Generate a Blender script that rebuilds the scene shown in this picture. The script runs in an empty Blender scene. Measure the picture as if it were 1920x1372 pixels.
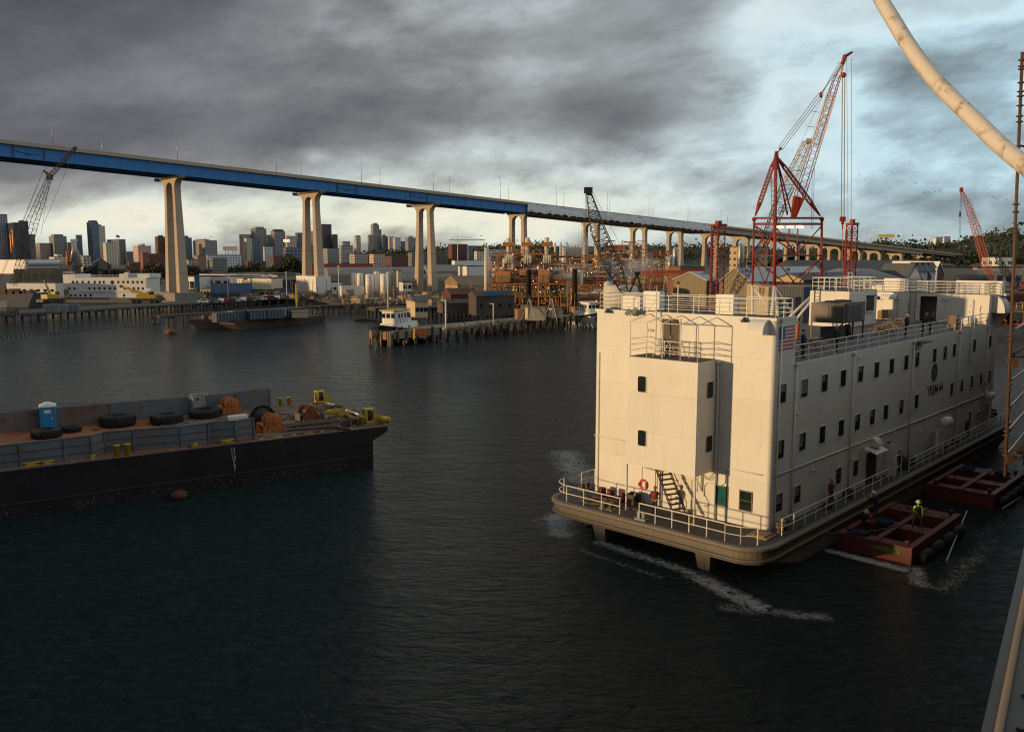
import bpy, bmesh, math, random
from mathutils import Vector, Matrix
from math import sin, cos, pi, radians, atan, atan2, sqrt, tan
R = random.Random(11)
scene = bpy.context.scene
COL = scene.collection

# ------------------------------------------------------------------ camera
FPX = 1610.0            # focal length in pixels of the 1920 wide photograph
PIT = atan(206 / 1610)  # pitch below the horizon
EYE = 18.0              # eye height above the water
cam_d = bpy.data.cameras.new("camera")
cam = bpy.data.objects.new("camera", cam_d)
COL.objects.link(cam)
cam.location = (0, 0, EYE)
cam.rotation_euler = (pi / 2 - PIT, 0, 0)
cam_d.sensor_width = 36
cam_d.lens = 36 * FPX / 1920
cam_d.clip_start = 0.2
cam_d.clip_end = 30000
scene.camera = cam

# ------------------------------------------------------------------ light
SUN_EL = radians(3.3)
SUN_AZ = atan2(-0.936, -0.353)          # compass angle of the sun seen from above, x = sin, y = cos
sdir = Vector((sin(SUN_AZ) * cos(SUN_EL), cos(SUN_AZ) * cos(SUN_EL), sin(SUN_EL)))
sun_d = bpy.data.lights.new("sun", 'SUN')
sun_d.energy = 3.5
sun_d.angle = radians(1.6)
sun_d.color = (1.0, 0.68, 0.345)
sun = bpy.data.objects.new("sun", sun_d)
COL.objects.link(sun)
sun.rotation_euler = sdir.to_track_quat('Z', 'Y').to_euler()
sun.location = (0, 0, 200)

scene.view_settings.view_transform = 'Standard'
scene.view_settings.look = 'None'
scene.view_settings.exposure = 0.0
scene.view_settings.gamma = 1.0
scene.cycles.max_bounces = 6
scene.cycles.transparent_max_bounces = 8
scene.cycles.use_denoising = True
scene.cycles.sample_clamp_direct = 3.0
scene.cycles.sample_clamp_indirect = 1.5
scene.cycles.caustics_reflective = False
scene.cycles.pixel_filter_type = 'BLACKMAN_HARRIS'
scene.cycles.filter_width = 1.15

world = bpy.data.worlds.new("World")
scene.world = world
world.use_nodes = True


class NT:
    """small helper for node trees"""
    def __init__(s, tree):
        s.t = tree; s.n = tree.nodes; s.l = tree.links
    def node(s, typ, ins=None, **kw):
        nd = s.n.new(typ)
        for k, v in kw.items(): setattr(nd, k, v)
        for k, v in (ins or {}).items(): s.put(nd.inputs[k], v)
        return nd
    def put(s, sock, v):
        if isinstance(v, bpy.types.NodeSocket): s.l.new(v, sock)
        elif isinstance(v, (tuple, list)) and len(v) == 3 and sock.type == 'RGBA': sock.default_value = (*v, 1)
        else: sock.default_value = v
    def m(s, op, a, b=None, c=None, clamp=False):
        nd = s.n.new('ShaderNodeMath'); nd.operation = op; nd.use_clamp = clamp
        s.put(nd.inputs[0], a)
        if b is not None: s.put(nd.inputs[1], b)
        if c is not None: s.put(nd.inputs[2], c)
        return nd.outputs[0]
    def vm(s, op, a, b=None):
        nd = s.n.new('ShaderNodeVectorMath'); nd.operation = op
        s.put(nd.inputs[0], a)
        if b is not None: s.put(nd.inputs[1], b)
        return nd.outputs[0]
    def mix(s, f, a, b, typ='MIX'):
        nd = s.n.new('ShaderNodeMix'); nd.data_type = 'RGBA'; nd.blend_type = typ
        s.put(nd.inputs[0], f); s.put(nd.inputs[6], a); s.put(nd.inputs[7], b)
        return nd.outputs[2]
    def ramp(s, fac, stops, interp='LINEAR'):
        nd = s.n.new('ShaderNodeValToRGB'); cr = nd.color_ramp; cr.interpolation = interp
        while len(cr.elements) < len(stops): cr.elements.new(0.5)
        for e, (p, c) in zip(cr.elements, stops):
            e.position = p; e.color = (*c, 1) if len(c) == 3 else c
        s.put(nd.inputs[0], fac)
        return nd.outputs[0]
    def noise(s, vec, scale, detail=4, rough=.5, dist=0.0, out=0):
        nd = s.n.new('ShaderNodeTexNoise')
        s.put(nd.inputs['Vector'], vec); nd.inputs['Scale'].default_value = scale
        nd.inputs['Detail'].default_value = detail; nd.inputs['Roughness'].default_value = rough
        nd.inputs['Distortion'].default_value = dist
        return nd.outputs[out]


def build_world():
    w = NT(world.node_tree)
    w.n.clear()
    out = w.node('ShaderNodeOutputWorld')
    sky = w.node('ShaderNodeTexSky', sky_type='NISHITA', sun_disc=False)
    sky.sun_elevation = SUN_EL
    sky.sun_rotation = SUN_AZ
    sky.air_density = 1.2; sky.dust_density = 1.5; sky.ozone_density = 2.0
    tc = w.node('ShaderNodeTexCoord')
    d = w.vm('NORMALIZE', tc.outputs['Generated'])
    sp = w.node('ShaderNodeSeparateXYZ', {0: d})
    x, y, z = sp.outputs[0], sp.outputs[1], sp.outputs[2]
    az = w.m('ARCTAN2', x, y)
    zc = w.m('MAXIMUM', z, 0.0)
    el = w.m('ARCSINE', zc)
    pc = w.node('ShaderNodeCombineXYZ', {0: x, 1: y, 2: w.m('ADD', w.m('MULTIPLY', zc, 2.3), w.m('MULTIPLY', x, -.25))}).outputs[0]
    warp = w.noise(pc, 3.0, 3, .5, 0, out=1)
    pw = w.vm('ADD', pc, w.vm('MULTIPLY', w.vm('SUBTRACT', warp, (.5, .5, .5)), (.10, .10, .12)))
    big = w.noise(w.vm('ADD', pw, (3.1, .4, 1.0)), 2.2, 4, .5)
    med = w.noise(pw, 4.6, 9, .56)
    fine = w.noise(w.vm('ADD', pw, (7.3, 2.1, 4.0)), 14.0, 8, .6)
    # billows: rounded bright tops against darker hollows
    bil = w.m('ABSOLUTE', w.m('SUBTRACT', w.noise(w.vm('ADD', pw, (1.7, 5.2, 2.0)), 6.5, 7, .55), .5))
    t = w.m('ADD', w.m('MULTIPLY', w.m('SUBTRACT', big, .5), .80), w.m('MULTIPLY', w.m('SUBTRACT', med, .5), 1.30))
    t = w.m('ADD', t, w.m('MULTIPLY', w.m('SUBTRACT', fine, .5), .50))
    t = w.m('ADD', t, w.m('MULTIPLY', w.m('SUBTRACT', .10, bil), .55))
    nz_, t = t, w.m('SUBTRACT', .47, w.m('MULTIPLY', w.m('SUBTRACT', .25, y, clamp=True), .16))
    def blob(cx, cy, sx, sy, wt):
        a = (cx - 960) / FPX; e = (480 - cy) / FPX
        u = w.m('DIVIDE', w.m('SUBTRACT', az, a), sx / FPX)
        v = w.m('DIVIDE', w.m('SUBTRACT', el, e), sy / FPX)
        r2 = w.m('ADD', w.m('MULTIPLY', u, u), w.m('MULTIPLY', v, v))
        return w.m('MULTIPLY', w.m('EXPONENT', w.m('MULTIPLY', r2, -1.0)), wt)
    for b in [(60, 60, 430, 250, -.50), (820, 225, 330, 50, -.12), (300, 265, 420, 50, -.12), (620, 100, 240, 90, .05), (1130, 130, 220, 90, -.16), (1150, 235, 120, 42, -.24),
              (1560, 75, 200, 60, .50), (1490, 215, 130, 60, .56), (1340, 30, 200, 70, -.20), (1700, 260, 200, 60, .08), (1660, 215, 110, 50, -.12),
              (1870, 225, 90, 45, .40), (1800, 60, 200, 60, .30), (1400, 330, 360, 70, .24), (960, 300, 200, 50, .18), (1750, 340, 300, 60, .16),
              (420, 418, 380, 50, .36), (800, 395, 360, 60, .32), (1060, 420, 300, 50, .26), (30, 410, 260, 60, .16),
              (1780, 330, 260, 45, .10), (1750, 420, 300, 30, .02), (500, 40, 600, 60, -.04),
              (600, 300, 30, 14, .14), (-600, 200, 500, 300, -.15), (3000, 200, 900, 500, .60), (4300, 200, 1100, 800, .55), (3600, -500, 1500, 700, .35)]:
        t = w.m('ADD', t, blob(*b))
    amp = w.m('ADD', .50, w.m('MULTIPLY', w.m('SUBTRACT', t, .28), 1.5, clamp=True))
    t = w.m('ADD', t, w.m('MULTIPLY', nz_, amp))
    col = w.ramp(t, [(0.0, (.090, .093, .104)), (.20, (.135, .140, .152)), (.36, (.215, .222, .228)), (.52, (.33, .352, .362)),
                     (.68, (.50, .56, .575)), (.84, (.74, .84, .86)), (1.0, (.92, .98, .98))])
    # low cloud near the horizon picks up the warm light of the sunset
    warm = w.m('ADD', blob(350, 425, 620, 70, .85), w.m('ADD', blob(950, 410, 360, 80, .55), blob(1650, 450, 420, 40, .35)))
    warm = w.m('MULTIPLY', warm, w.m('MULTIPLY', t, 1.5, clamp=True), clamp=True)
    col = w.mix(warm, col, w.mix(1.0, col, (1.22, 1.10, .86), 'MULTIPLY'))
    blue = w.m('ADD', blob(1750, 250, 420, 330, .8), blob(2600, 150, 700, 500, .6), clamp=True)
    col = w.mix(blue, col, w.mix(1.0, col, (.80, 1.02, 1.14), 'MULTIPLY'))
    purp = blob(80, 120, 520, 260, .7)
    col = w.mix(purp, col, w.mix(1.0, col, (1.02, .97, 1.10), 'MULTIPLY'))
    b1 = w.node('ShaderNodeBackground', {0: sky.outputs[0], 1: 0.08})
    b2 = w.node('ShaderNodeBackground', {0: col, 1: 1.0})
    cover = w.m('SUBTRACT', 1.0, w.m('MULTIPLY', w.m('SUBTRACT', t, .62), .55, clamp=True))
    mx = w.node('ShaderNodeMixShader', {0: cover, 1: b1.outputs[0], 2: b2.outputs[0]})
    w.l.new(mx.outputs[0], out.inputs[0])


build_world()


# ------------------------------------------------------------------ measuring: image point of the photo -> place on a level or at a distance
def ray(x, y):
    a, b, c = x - 960, 686 - y, FPX
    cs, sn = cos(PIT), sin(PIT)
    return Vector((a, c * cs + b * sn, -c * sn + b * cs))
def at(x, y, z=0.0):
    r = ray(x, y); return r * ((z - EYE) / r.z) + Vector((0, 0, EYE))
def atY(x, y, Y):
    r = ray(x, y); return r * (Y / r.y) + Vector((0, 0, EYE))


# ------------------------------------------------------------------ mesh builder
class MB:
    def __init__(s): s.v = []; s.f = []; s.mi = []; s.sm = []; s.cur = 0; s.smooth = False
    def add(s, vs, fs):
        o = len(s.v); s.v += [tuple(p) for p in vs]
        for f in fs:
            s.f.append(tuple(i + o for i in f)); s.mi.append(s.cur); s.sm.append(s.smooth)
        return s
    def box(s, x0, x1, y0, y1, z0, z1, M=None):
        vs = [Vector(p) for p in ((x0, y0, z0), (x1, y0, z0), (x1, y1, z0), (x0, y1, z0), (x0, y0, z1), (x1, y0, z1), (x1, y1, z1), (x0, y1, z1))]
        if M: vs = [M @ p for p in vs]
        return s.add(vs, [(0, 3, 2, 1), (4, 5, 6, 7), (0, 1, 5, 4), (1, 2, 6, 5), (2, 3, 7, 6), (3, 0, 4, 7)])
    def cbox(s, c, d, rz=0, M=None):
        m = Matrix.Translation(Vector(c)) @ Matrix.Rotation(rz, 4, 'Z')
        if M: m = m @ M
        return s.box(-d[0] / 2, d[0] / 2, -d[1] / 2, d[1] / 2, -d[2] / 2, d[2] / 2, m)
    def prism(s, poly, z0, z1, M=None):
        n = len(poly)
        vs = [Vector((p[0], p[1], z0)) for p in poly] + [Vector((p[0], p[1], z1)) for p in poly]
        if M: vs = [M @ p for p in vs]
        return s.add(vs, [tuple(range(n - 1, -1, -1)), tuple(range(n, 2 * n))] + [(i, (i + 1) % n, (i + 1) % n + n, i + n) for i in range(n)])
    def loft(s, rings, cap=True):
        n = len(rings[0]); vs = [p for r in rings for p in r]; fs = []
        for k in range(len(rings) - 1):
            for i in range(n):
                j = (i + 1) % n
                fs.append((k * n + i, k * n + j, (k + 1) * n + j, (k + 1) * n + i))
        if cap:
            fs.append(tuple(range(n - 1, -1, -1))); fs.append(tuple(range((len(rings) - 1) * n, len(rings) * n)))
        return s.add(vs, fs)
    def tube(s, a, b, r=.03, n=5, r2=None):
        a, b = Vector(a), Vector(b); d = b - a
        if d.length < 1e-6: return s
        q = d.normalized(); u = q.orthogonal().normalized(); w = q.cross(u)
        r2 = r if r2 is None else r2
        ph = pi / n if n == 4 else 0
        ra = [a + (u * cos(2 * pi * i / n + ph) + w * sin(2 * pi * i / n + ph)) * r for i in range(n)]
        rb = [b + (u * cos(2 * pi * i / n + ph) + w * sin(2 * pi * i / n + ph)) * r2 for i in range(n)]
        o = s.smooth; s.smooth = n > 5
        s.loft([ra, rb]); s.smooth = o
        return s
    def path(s, pts, r=.03, n=6, closed=False):
        pts = [Vector(p) for p in pts]; rings = []; u = None
        N = len(pts)
        for i, p in enumerate(pts):
            if closed: d = (pts[(i + 1) % N] - pts[i - 1]).normalized()
            else: d = (pts[min(i + 1, N - 1)] - pts[max(i - 1, 0)]).normalized()
            u = d.orthogonal().normalized() if u is None else (u - d * u.dot(d)).normalized()
            w = d.cross(u); rr = r[i] if isinstance(r, (list, tuple)) else r
            rings.append([p + (u * cos(2 * pi * k / n) + w * sin(2 * pi * k / n)) * rr for k in range(n)])
        if closed: rings.append(rings[0])
        o = s.smooth; s.smooth = True
        s.loft(rings, not closed); s.smooth = o
        return s
    def lathe(s, prof, n=12, M=None):
        rings = [[Vector((r * cos(2 * pi * i / n), r * sin(2 * pi * i / n), z)) for i in range(n)] for r, z in prof]
        if M: rings = [[M @ p for p in r] for r in rings]
        o = s.smooth; s.smooth = n > 7
        s.loft(rings); s.smooth = o
        return s
    def ball(s, c, r, n=10, k=6, sc=(1, 1, 1)):
        prof = [(max(1e-4, sin(pi * i / k)) * r, -cos(pi * i / k) * r) for i in range(k + 1)]
        return s.lathe(prof, n, Matrix.Translation(Vector(c)) @ Matrix.Diagonal((*sc, 1)))
    def truss(s, A, B, wa, wb, n, r=.04, rb=.025, up=(0, 0, 1), ha=None, hb=None):
        A, B = Vector(A), Vector(B); d = (B - A).normalized(); sx = d.cross(Vector(up)).normalized(); sy = sx.cross(d)
        ha = wa if ha is None else ha; hb = wb if hb is None else hb
        def ring(t):
            c = A.lerp(B, t); a = (wa + (wb - wa) * t) / 2; b = (ha + (hb - ha) * t) / 2
            return [c + sx * a + sy * b, c - sx * a + sy * b, c - sx * a - sy * b, c + sx * a - sy * b]
        r0, r1 = ring(0), ring(1)
        for i in range(4): s.tube(r0[i], r1[i], r, 4)
        prev = r0
        for k in range(1, n + 1):
            cur = ring(k / n)
            for i in range(4):
                j = (i + 1) % 4
                if k % 2: s.tube(prev[i], cur[j], rb, 3)
                else: s.tube(prev[j], cur[i], rb, 3)
                if rb > .03 or k == n: s.tube(cur[i], cur[j], rb, 3)
            prev = cur
        return s
    def rail(s, pts, h=1.05, rails=3, step=1.6, r=.025, rr=.018, close_ends=True):
        pts = [Vector(p) for p in pts]
        for a, b in zip(pts[:-1], pts[1:]):
            n = max(1, round((b - a).length / step))
            for i in range(n + 1):
                p = a.lerp(b, i / n); s.tube(p, p + Vector((0, 0, h)), r, 5)
            for k in range(rails):
                dz = Vector((0, 0, h * (k + 1) / rails)); s.tube(a + dz, b + dz, rr if k < rails - 1 else r, 5)
        return s
    def ladder(s, a, b, w=.4, side=(1, 0, 0), r=.02, step=.3):
        a, b, sd = Vector(a), Vector(b), Vector(side).normalized() * w / 2
        s.tube(a + sd, b + sd, r, 4); s.tube(a - sd, b - sd, r, 4)
        n = max(2, int((b - a).length / step))
        for i in range(1, n): p = a.lerp(b, i / n); s.tube(p - sd, p + sd, r * .8, 4)
        return s
    def build(s, name, mat=None, parent=None, loc=None, rz=None):
        me = bpy.data.meshes.new(name)
        me.from_pydata(s.v, [], s.f)
        mats = mat if isinstance(mat, (list, tuple)) else [mat]
        for m_ in mats:
            if m_: me.materials.append(m_)
        if len(mats) > 1: me.polygons.foreach_set('material_index', s.mi)
        me.polygons.foreach_set('use_smooth', s.sm)
        uv = me.uv_layers.new(name='uv')
        vv = me.vertices; data = [0.0] * (2 * len(me.loops)); k = 0
        for p in me.polygons:
            n = p.normal
            if abs(n.z) > .8: ax, ay, vert = 1.0, 0.0, False
            else:
                L = sqrt(n.x * n.x + n.y * n.y); ax, ay, vert = -n.y / L, n.x / L, True
            for vi in p.vertices:
                c = vv[vi].co
                data[k] = c.x * ax + c.y * ay if vert else c.x
                data[k + 1] = c.z if vert else c.y
                k += 2
        uv.data.foreach_set('uv', data)
        me.update()
        o = bpy.data.objects.new(name, me); COL.objects.link(o)
        if parent: o.parent = parent
        if loc is not None: o.location = loc
        if rz is not None: o.rotation_euler = (0, 0, rz)
        return o


def tag(o, label=None, cat=None, group=None, kind=None):
    if label: o['label'] = label
    if cat: o['category'] = cat
    if group: o['group'] = group
    if kind: o['kind'] = kind
    return o
def thing(name, label, cat, loc=(0, 0, 0), rz=0, group=None):
    o = bpy.data.objects.new(name, None); COL.objects.link(o)
    o.location = loc; o.rotation_euler = (0, 0, rz); o.empty_display_size = .5
    return tag(o, label, cat, group)
def copy_tree(o, parent=None):
    kids = list(o.children)
    c = o.copy(); COL.objects.link(c)
    if parent: c.parent = parent
    for k in kids: copy_tree(k, c)
    return c
def dup(o, loc, rz=None, label=None, sc=None):
    c = copy_tree(o); c.location = loc
    if rz is not None: c.rotation_euler = (0, 0, rz)
    if label: c['label'] = label
    if sc: c.scale = (sc, sc, sc) if isinstance(sc, (int, float)) else sc
    return c
def text(s, size, mat, name, parent, M, extrude=.008, align='CENTER', xs=1.0):
    cu = bpy.data.curves.new(name, 'FONT'); cu.body = s; cu.size = size; cu.extrude = extrude
    cu.align_x = align; cu.align_y = 'CENTER'; cu.offset = size * .018
    t = bpy.data.objects.new(name, cu); COL.objects.link(t)
    bpy.context.view_layer.update()
    me = bpy.data.meshes.new_from_object(t.evaluated_get(bpy.context.evaluated_depsgraph_get()))
    bpy.data.objects.remove(t); me.materials.clear(); me.materials.append(mat)
    me.transform(M @ Matrix.Diagonal((xs, 1, 1, 1)))
    o = bpy.data.objects.new(name, me); COL.objects.link(o)
    if parent: o.parent = parent
    return o


# ------------------------------------------------------------------ materials
_mc = {}
def mat(name, c, rough=.6, seam=0.0, metal=0.0, var=.18, vs=.6, rust=0.0, rs=1.2, rustc=(.13, .045, .015), streak=0.0, corr=0.0, cp=.5, bump=.0, bs=6.0, planks=0.0):
    if name in _mc: return _mc[name]
    m = bpy.data.materials.new(name); m.use_nodes = True
    w = NT(m.node_tree); bsdf = m.node_tree.nodes['Principled BSDF']
    tc = w.node('ShaderNodeTexCoord'); ob = tc.outputs['Object']
    n1 = w.noise(ob, vs, 5, .6); n2 = w.noise(ob, vs * 9, 3, .6)
    f = w.m('ADD', w.m('MULTIPLY', w.m('SUBTRACT', n1, .5), 2.2 * var), w.m('MULTIPLY', w.m('SUBTRACT', n2, .5), 1.1 * var))
    hv = w.m('ADD', f, 1.0)
    col = w.vm('SCALE', c); col.node.inputs[3].default_value = 1; w.l.new(hv, col.node.inputs[3])
    rg = w.m('ADD', rough, w.m('MULTIPLY', f, .5), clamp=True)
    uvn = w.node('ShaderNodeUVMap', uv_map='uv').outputs[0]
    h = None
    if streak:
        mp = w.node('ShaderNodeMapping', {0: uvn}); mp.inputs['Scale'].default_value = (3.2, .22, 1)
        sn = w.noise(mp.outputs[0], 1.0, 5, .65)
        sf = w.m('MULTIPLY', w.m('SUBTRACT', sn, .52), 6.0 * streak, clamp=True)
        col = w.mix(sf, col, (c[0] * .45 + .02, c[1] * .36 + .012, c[2] * .28 + .006))
    if rust:
        rn = w.noise(ob, rs, 8, .68, .3)
        rf = w.m('MULTIPLY', w.m('SUBTRACT', rn, .68 - .30 * rust), 9.0, clamp=True)
        col = w.mix(rf, col, w.mix(n2, (rustc[0] * .5, rustc[1] * .5, rustc[2] * .5), (rustc[0] * 1.5, rustc[1] * 1.5, rustc[2] * 1.5)))
        rg = w.m('MAXIMUM', rg, w.m('MULTIPLY', rf, .85))
    if corr:
        su = w.node('ShaderNodeSeparateXYZ', {0: uvn}).outputs[0]
        h = w.m('SINE', w.m('MULTIPLY', su, 2 * pi / cp))
        col = w.mix(w.m('MULTIPLY', w.m('ADD', h, 1.0), .5 * corr * .5), col, (c[0] * .4, c[1] * .4, c[2] * .4))
    if seam:
        bt = w.node('ShaderNodeTexBrick', {'Vector': uvn, 'Scale': 1.0}); bt.offset = .5
        bt.inputs['Brick Width'].default_value = seam * 2.6; bt.inputs['Row Height'].default_value = seam; bt.inputs['Mortar Size'].default_value = .012
        bt.inputs['Color1'].default_value = (.955, .955, .955, 1); bt.inputs['Color2'].default_value = (1.02, 1.02, 1.02, 1); bt.inputs['Mortar'].default_value = (.80, .78, .74, 1)
        col = w.mix(1.0, col, bt.outputs[0], 'MULTIPLY'); pn = w.noise(ob, 1.6, 3, .5)
        h = w.m('ADD', w.m('MULTIPLY', bt.outputs['Fac'], .10), w.m('MULTIPLY', pn, .35))
        lo = w.noise(w.vm('ADD', ob, (9, 4, 2)), .22, 6, .7); col = w.mix(w.m('MULTIPLY', w.m('SUBTRACT', lo, .47), 3.0, clamp=True), col, w.vm('MULTIPLY', col, (.90, .86, .78)))
    if planks:
        bt = w.node('ShaderNodeTexBrick', {'Vector': uvn, 'Scale': 1.0}); bt.offset = .5
        bt.inputs['Brick Width'].default_value = planks * 14; bt.inputs['Row Height'].default_value = planks
        bt.inputs['Mortar Size'].default_value = planks * .05
        bt.inputs['Color1'].default_value = (.72, .72, .72, 1); bt.inputs['Color2'].default_value = (1.2, 1.15, 1.1, 1); bt.inputs['Mortar'].default_value = (.25, .25, .25, 1)
        col = w.mix(1.0, col, bt.outputs[0], 'MULTIPLY')
    w.l.new(col, bsdf.inputs['Base Color']); w.l.new(rg, bsdf.inputs['Roughness'])
    bsdf.inputs['Metallic'].default_value = metal
    if bump or corr or seam:
        hh = w.m('MULTIPLY', w.noise(ob, bs, 4, .6), bump) if bump else 0.0
        if h is not None: hh = w.m('ADD', w.m('MULTIPLY', h, .25), hh)
        bp = w.node('ShaderNodeBump', {'Height': hh}); bp.inputs['Distance'].default_value = .08; bp.inputs['Strength'].default_value = .6
        w.l.new(bp.outputs[0], bsdf.inputs['Normal'])
    _mc[name] = m
    return m
def facade(name, wall, g1=(.06, .07, .085), g2=(.16, .17, .18), pu=3.2, pv=3.6, ms=1.1, var=.15, grough=.25, band=False):
    if name in _mc: return _mc[name]
    m = bpy.data.materials.new(name); m.use_nodes = True
    w = NT(m.node_tree); bsdf = m.node_tree.nodes['Principled BSDF']
    uvn = w.node('ShaderNodeUVMap', uv_map='uv').outputs[0]
    ob = w.node('ShaderNodeTexCoord').outputs['Object']
    bt = w.node('ShaderNodeTexBrick', {'Vector': uvn, 'Scale': 1.0}); bt.offset = 0.0
    bt.inputs['Brick Width'].default_value = 400 if band else pu; bt.inputs['Row Height'].default_value = pv
    bt.inputs['Mortar Size'].default_value = ms / 2; bt.inputs['Mortar Smooth'].default_value = .05
    bt.inputs['Color1'].default_value = (*g1, 1); bt.inputs['Color2'].default_value = (*g2, 1)
    nz = w.noise(ob, .03, 4, .6)
    wl = w.vm('SCALE', wall); w.l.new(w.m('ADD', w.m('MULTIPLY', nz, var * 2), 1 - var), wl.node.inputs[3])
    w.l.new(wl, bt.inputs['Mortar'])
    sep = w.node('ShaderNodeSeparateXYZ', {0: w.node('ShaderNodeNewGeometry').outputs['Normal']})
    top = w.m('GREATER_THAN', sep.outputs[2], .6)
    fac = w.m('MAXIMUM', bt.outputs['Fac'], top)
    w.l.new(w.mix(top, bt.outputs[0], (.12, .12, .12)), bsdf.inputs['Base Color'])
    w.l.new(w.m('ADD', grough, w.m('MULTIPLY', fac, .8 - grough)), bsdf.inputs['Roughness'])
    _mc[name] = m
    return m
def emit(name, c, s):
    if name in _mc: return _mc[name]
    m = bpy.data.materials.new(name); m.use_nodes = True
    b = m.node_tree.nodes['Principled BSDF']; b.inputs['Base Color'].default_value = (*c, 1)
    b.inputs['Emission Color'].default_value = (*c, 1); b.inputs['Emission Strength'].default_value = s
    _mc[name] = m
    return m
def glass(name, c, rough=.12):
    if name in _mc: return _mc[name]
    m = bpy.data.materials.new(name); m.use_nodes = True
    w = NT(m.node_tree); b = m.node_tree.nodes['Principled BSDF']
    n = w.noise(w.node('ShaderNodeTexCoord').outputs['Object'], 1.7, 3, .6)
    w.l.new(w.mix(n, (c[0] * .4, c[1] * .4, c[2] * .4), (c[0] * 1.6, c[1] * 1.6, c[2] * 1.6)), b.inputs['Base Color'])
    b.inputs['Roughness'].default_value = rough
    _mc[name] = m
    return m

M_cream = mat('barge_white_paint', (.68, .66, .61), .55, var=.06, vs=.35, rust=.10, rs=1.3, rustc=(.26, .13, .06), streak=.10, seam=2.42)
M_white = mat('white_paint', (.72, .70, .66), .5, var=.08)
M_rail = mat('rail_paint', (.74, .70, .62), .5, var=.12, vs=3, rust=.18, rs=3.0, rustc=(.28, .12, .05))
M_hull = mat('barge_hull_grey', (.17, .145, .115), .6, var=.22, vs=.5, rust=.34, rs=1.6, rustc=(.17, .075, .03), streak=.35)
M_deck = mat('dark_deck_paint', (.055, .052, .052), .8, var=.35, vs=.8, rust=.25, rs=1.2, rustc=(.11, .07, .045))
M_roof = mat('roof_dark_grey', (.085, .088, .092), .8, var=.2)
M_dark = mat('dark_metal', (.035, .033, .032), .55, var=.3)
M_black = mat('black_paint', (.012, .012, .013), .5, var=.3)
M_grey = mat('grey_paint', (.25, .25, .25), .55, var=.15)
M_glass = glass('window_glass_dark', (.014, .022, .026), .1)
M_glass_teal = glass('window_glass_teal', (.02, .10, .11), .12)
M_frame_b = mat('window_frame_brown', (.16, .09, .045), .6, var=.3, vs=5)
M_concrete = mat('bridge_concrete', (.42, .335, .245), .8, var=.10, vs=.15, streak=.12)
M_conc2 = mat('old_concrete', (.22, .20, .175), .85, var=.25, vs=.5, streak=.3)
M_blue_steel = mat('bridge_blue_steel', (.012, .17, .46), .5, var=.12, vs=.12, streak=.14)
M_tarp = mat('white_tarp', (.78, .79, .80), .6, var=.18, vs=.35, bump=1.0, bs=.5)
M_timber = mat('weathered_timber', (.075, .058, .045), .85, var=.4, vs=1.0, streak=.3)
M_timber_l = mat('pale_timber', (.26, .17, .095), .8, var=.3, vs=1.2)  # paler, warmer brown than the weathered timber
M_red = mat('red_crane_paint', (.27, .032, .018), .6, var=.3, vs=.6, rust=.3, rs=1)
M_orange = mat('orange_crane_paint', (.42, .085, .03), .5, var=.2)
M_yellow = mat('yellow_paint', (.46, .31, .025), .5, var=.2, vs=2, rust=.28, rs=2.5)
M_yorange = mat('winch_orange', (.36, .11, .02), .6, var=.3, vs=1.2, rust=.45, rs=1.8)
M_wire = mat('wire_rope', (.09, .095, .10), .5, var=.1)
M_rubber = mat('tyre_rubber', (.008, .008, .009), .75, var=.35, vs=2, bump=.5, bs=4)
M_rustdeck = mat('rusty_deck', (.26, .085, .03), .8, var=.5, vs=.35, rust=.62, rs=.5, rustc=(.40, .12, .03), bump=.5)
M_blackhull = mat('black_barge_hull', (.005, .0055, .009), .55, var=.5, vs=.4, rust=.22, rs=.6, rustc=(.04, .02, .016), streak=.4)
M_bulwark = mat('grey_bulwark', (.115, .13, .15), .6, var=.25, vs=.5, rust=.42, rs=.9, rustc=(.17, .075, .03), streak=.3)
M_bulwark_r = mat('rusty_bulwark', (.13, .11, .105), .7, var=.3, vs=.5, rust=.58, rs=.35, rustc=(.13, .05, .02), streak=.4)
M_skin = mat('skin', (.42, .23, .15), .6, var=.08)
M_redfloat = mat('red_float_paint', (.105, .014, .010), .6, var=.35, vs=.8, rust=.25, rs=1.5, rustc=(.07, .018, .012))
M_steel = mat('galvanised_steel', (.35, .35, .34), .4, metal=.5, var=.15)
M_rock = mat('riprap_rock', (.15, .12, .09), .9, var=.4, vs=1.2, bump=.6)
M_asphalt = mat('yard_asphalt', (.075, .07, .065), .9, var=.35, vs=.05)
# ------------------------------------------------------------------ water
BC = Vector((15.016, 48.67, 0)); BTH = .8136          # accommodation barge: corner of its superstructure and heading
BU = Vector((cos(BTH), sin(BTH), 0)); BV = Vector((-BU.y, BU.x, 0))
def bw(s, t, z=0.0): return BC + BU * s + BV * t + Vector((0, 0, z))
def bside(x, y, t=0.0):
    r = ray(x, y); k = (BV.dot(BC) + t) / (BV.x * r.x + BV.y * r.y); p = r * k + Vector((0, 0, EYE))
    return BU.dot(p - BC), p.z
def bend(x, y, s=0.0):
    r = ray(x, y); k = (BU.dot(BC) + s) / (BU.x * r.x + BU.y * r.y); p = r * k + Vector((0, 0, EYE))
    return BV.dot(p - BC), p.z


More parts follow.
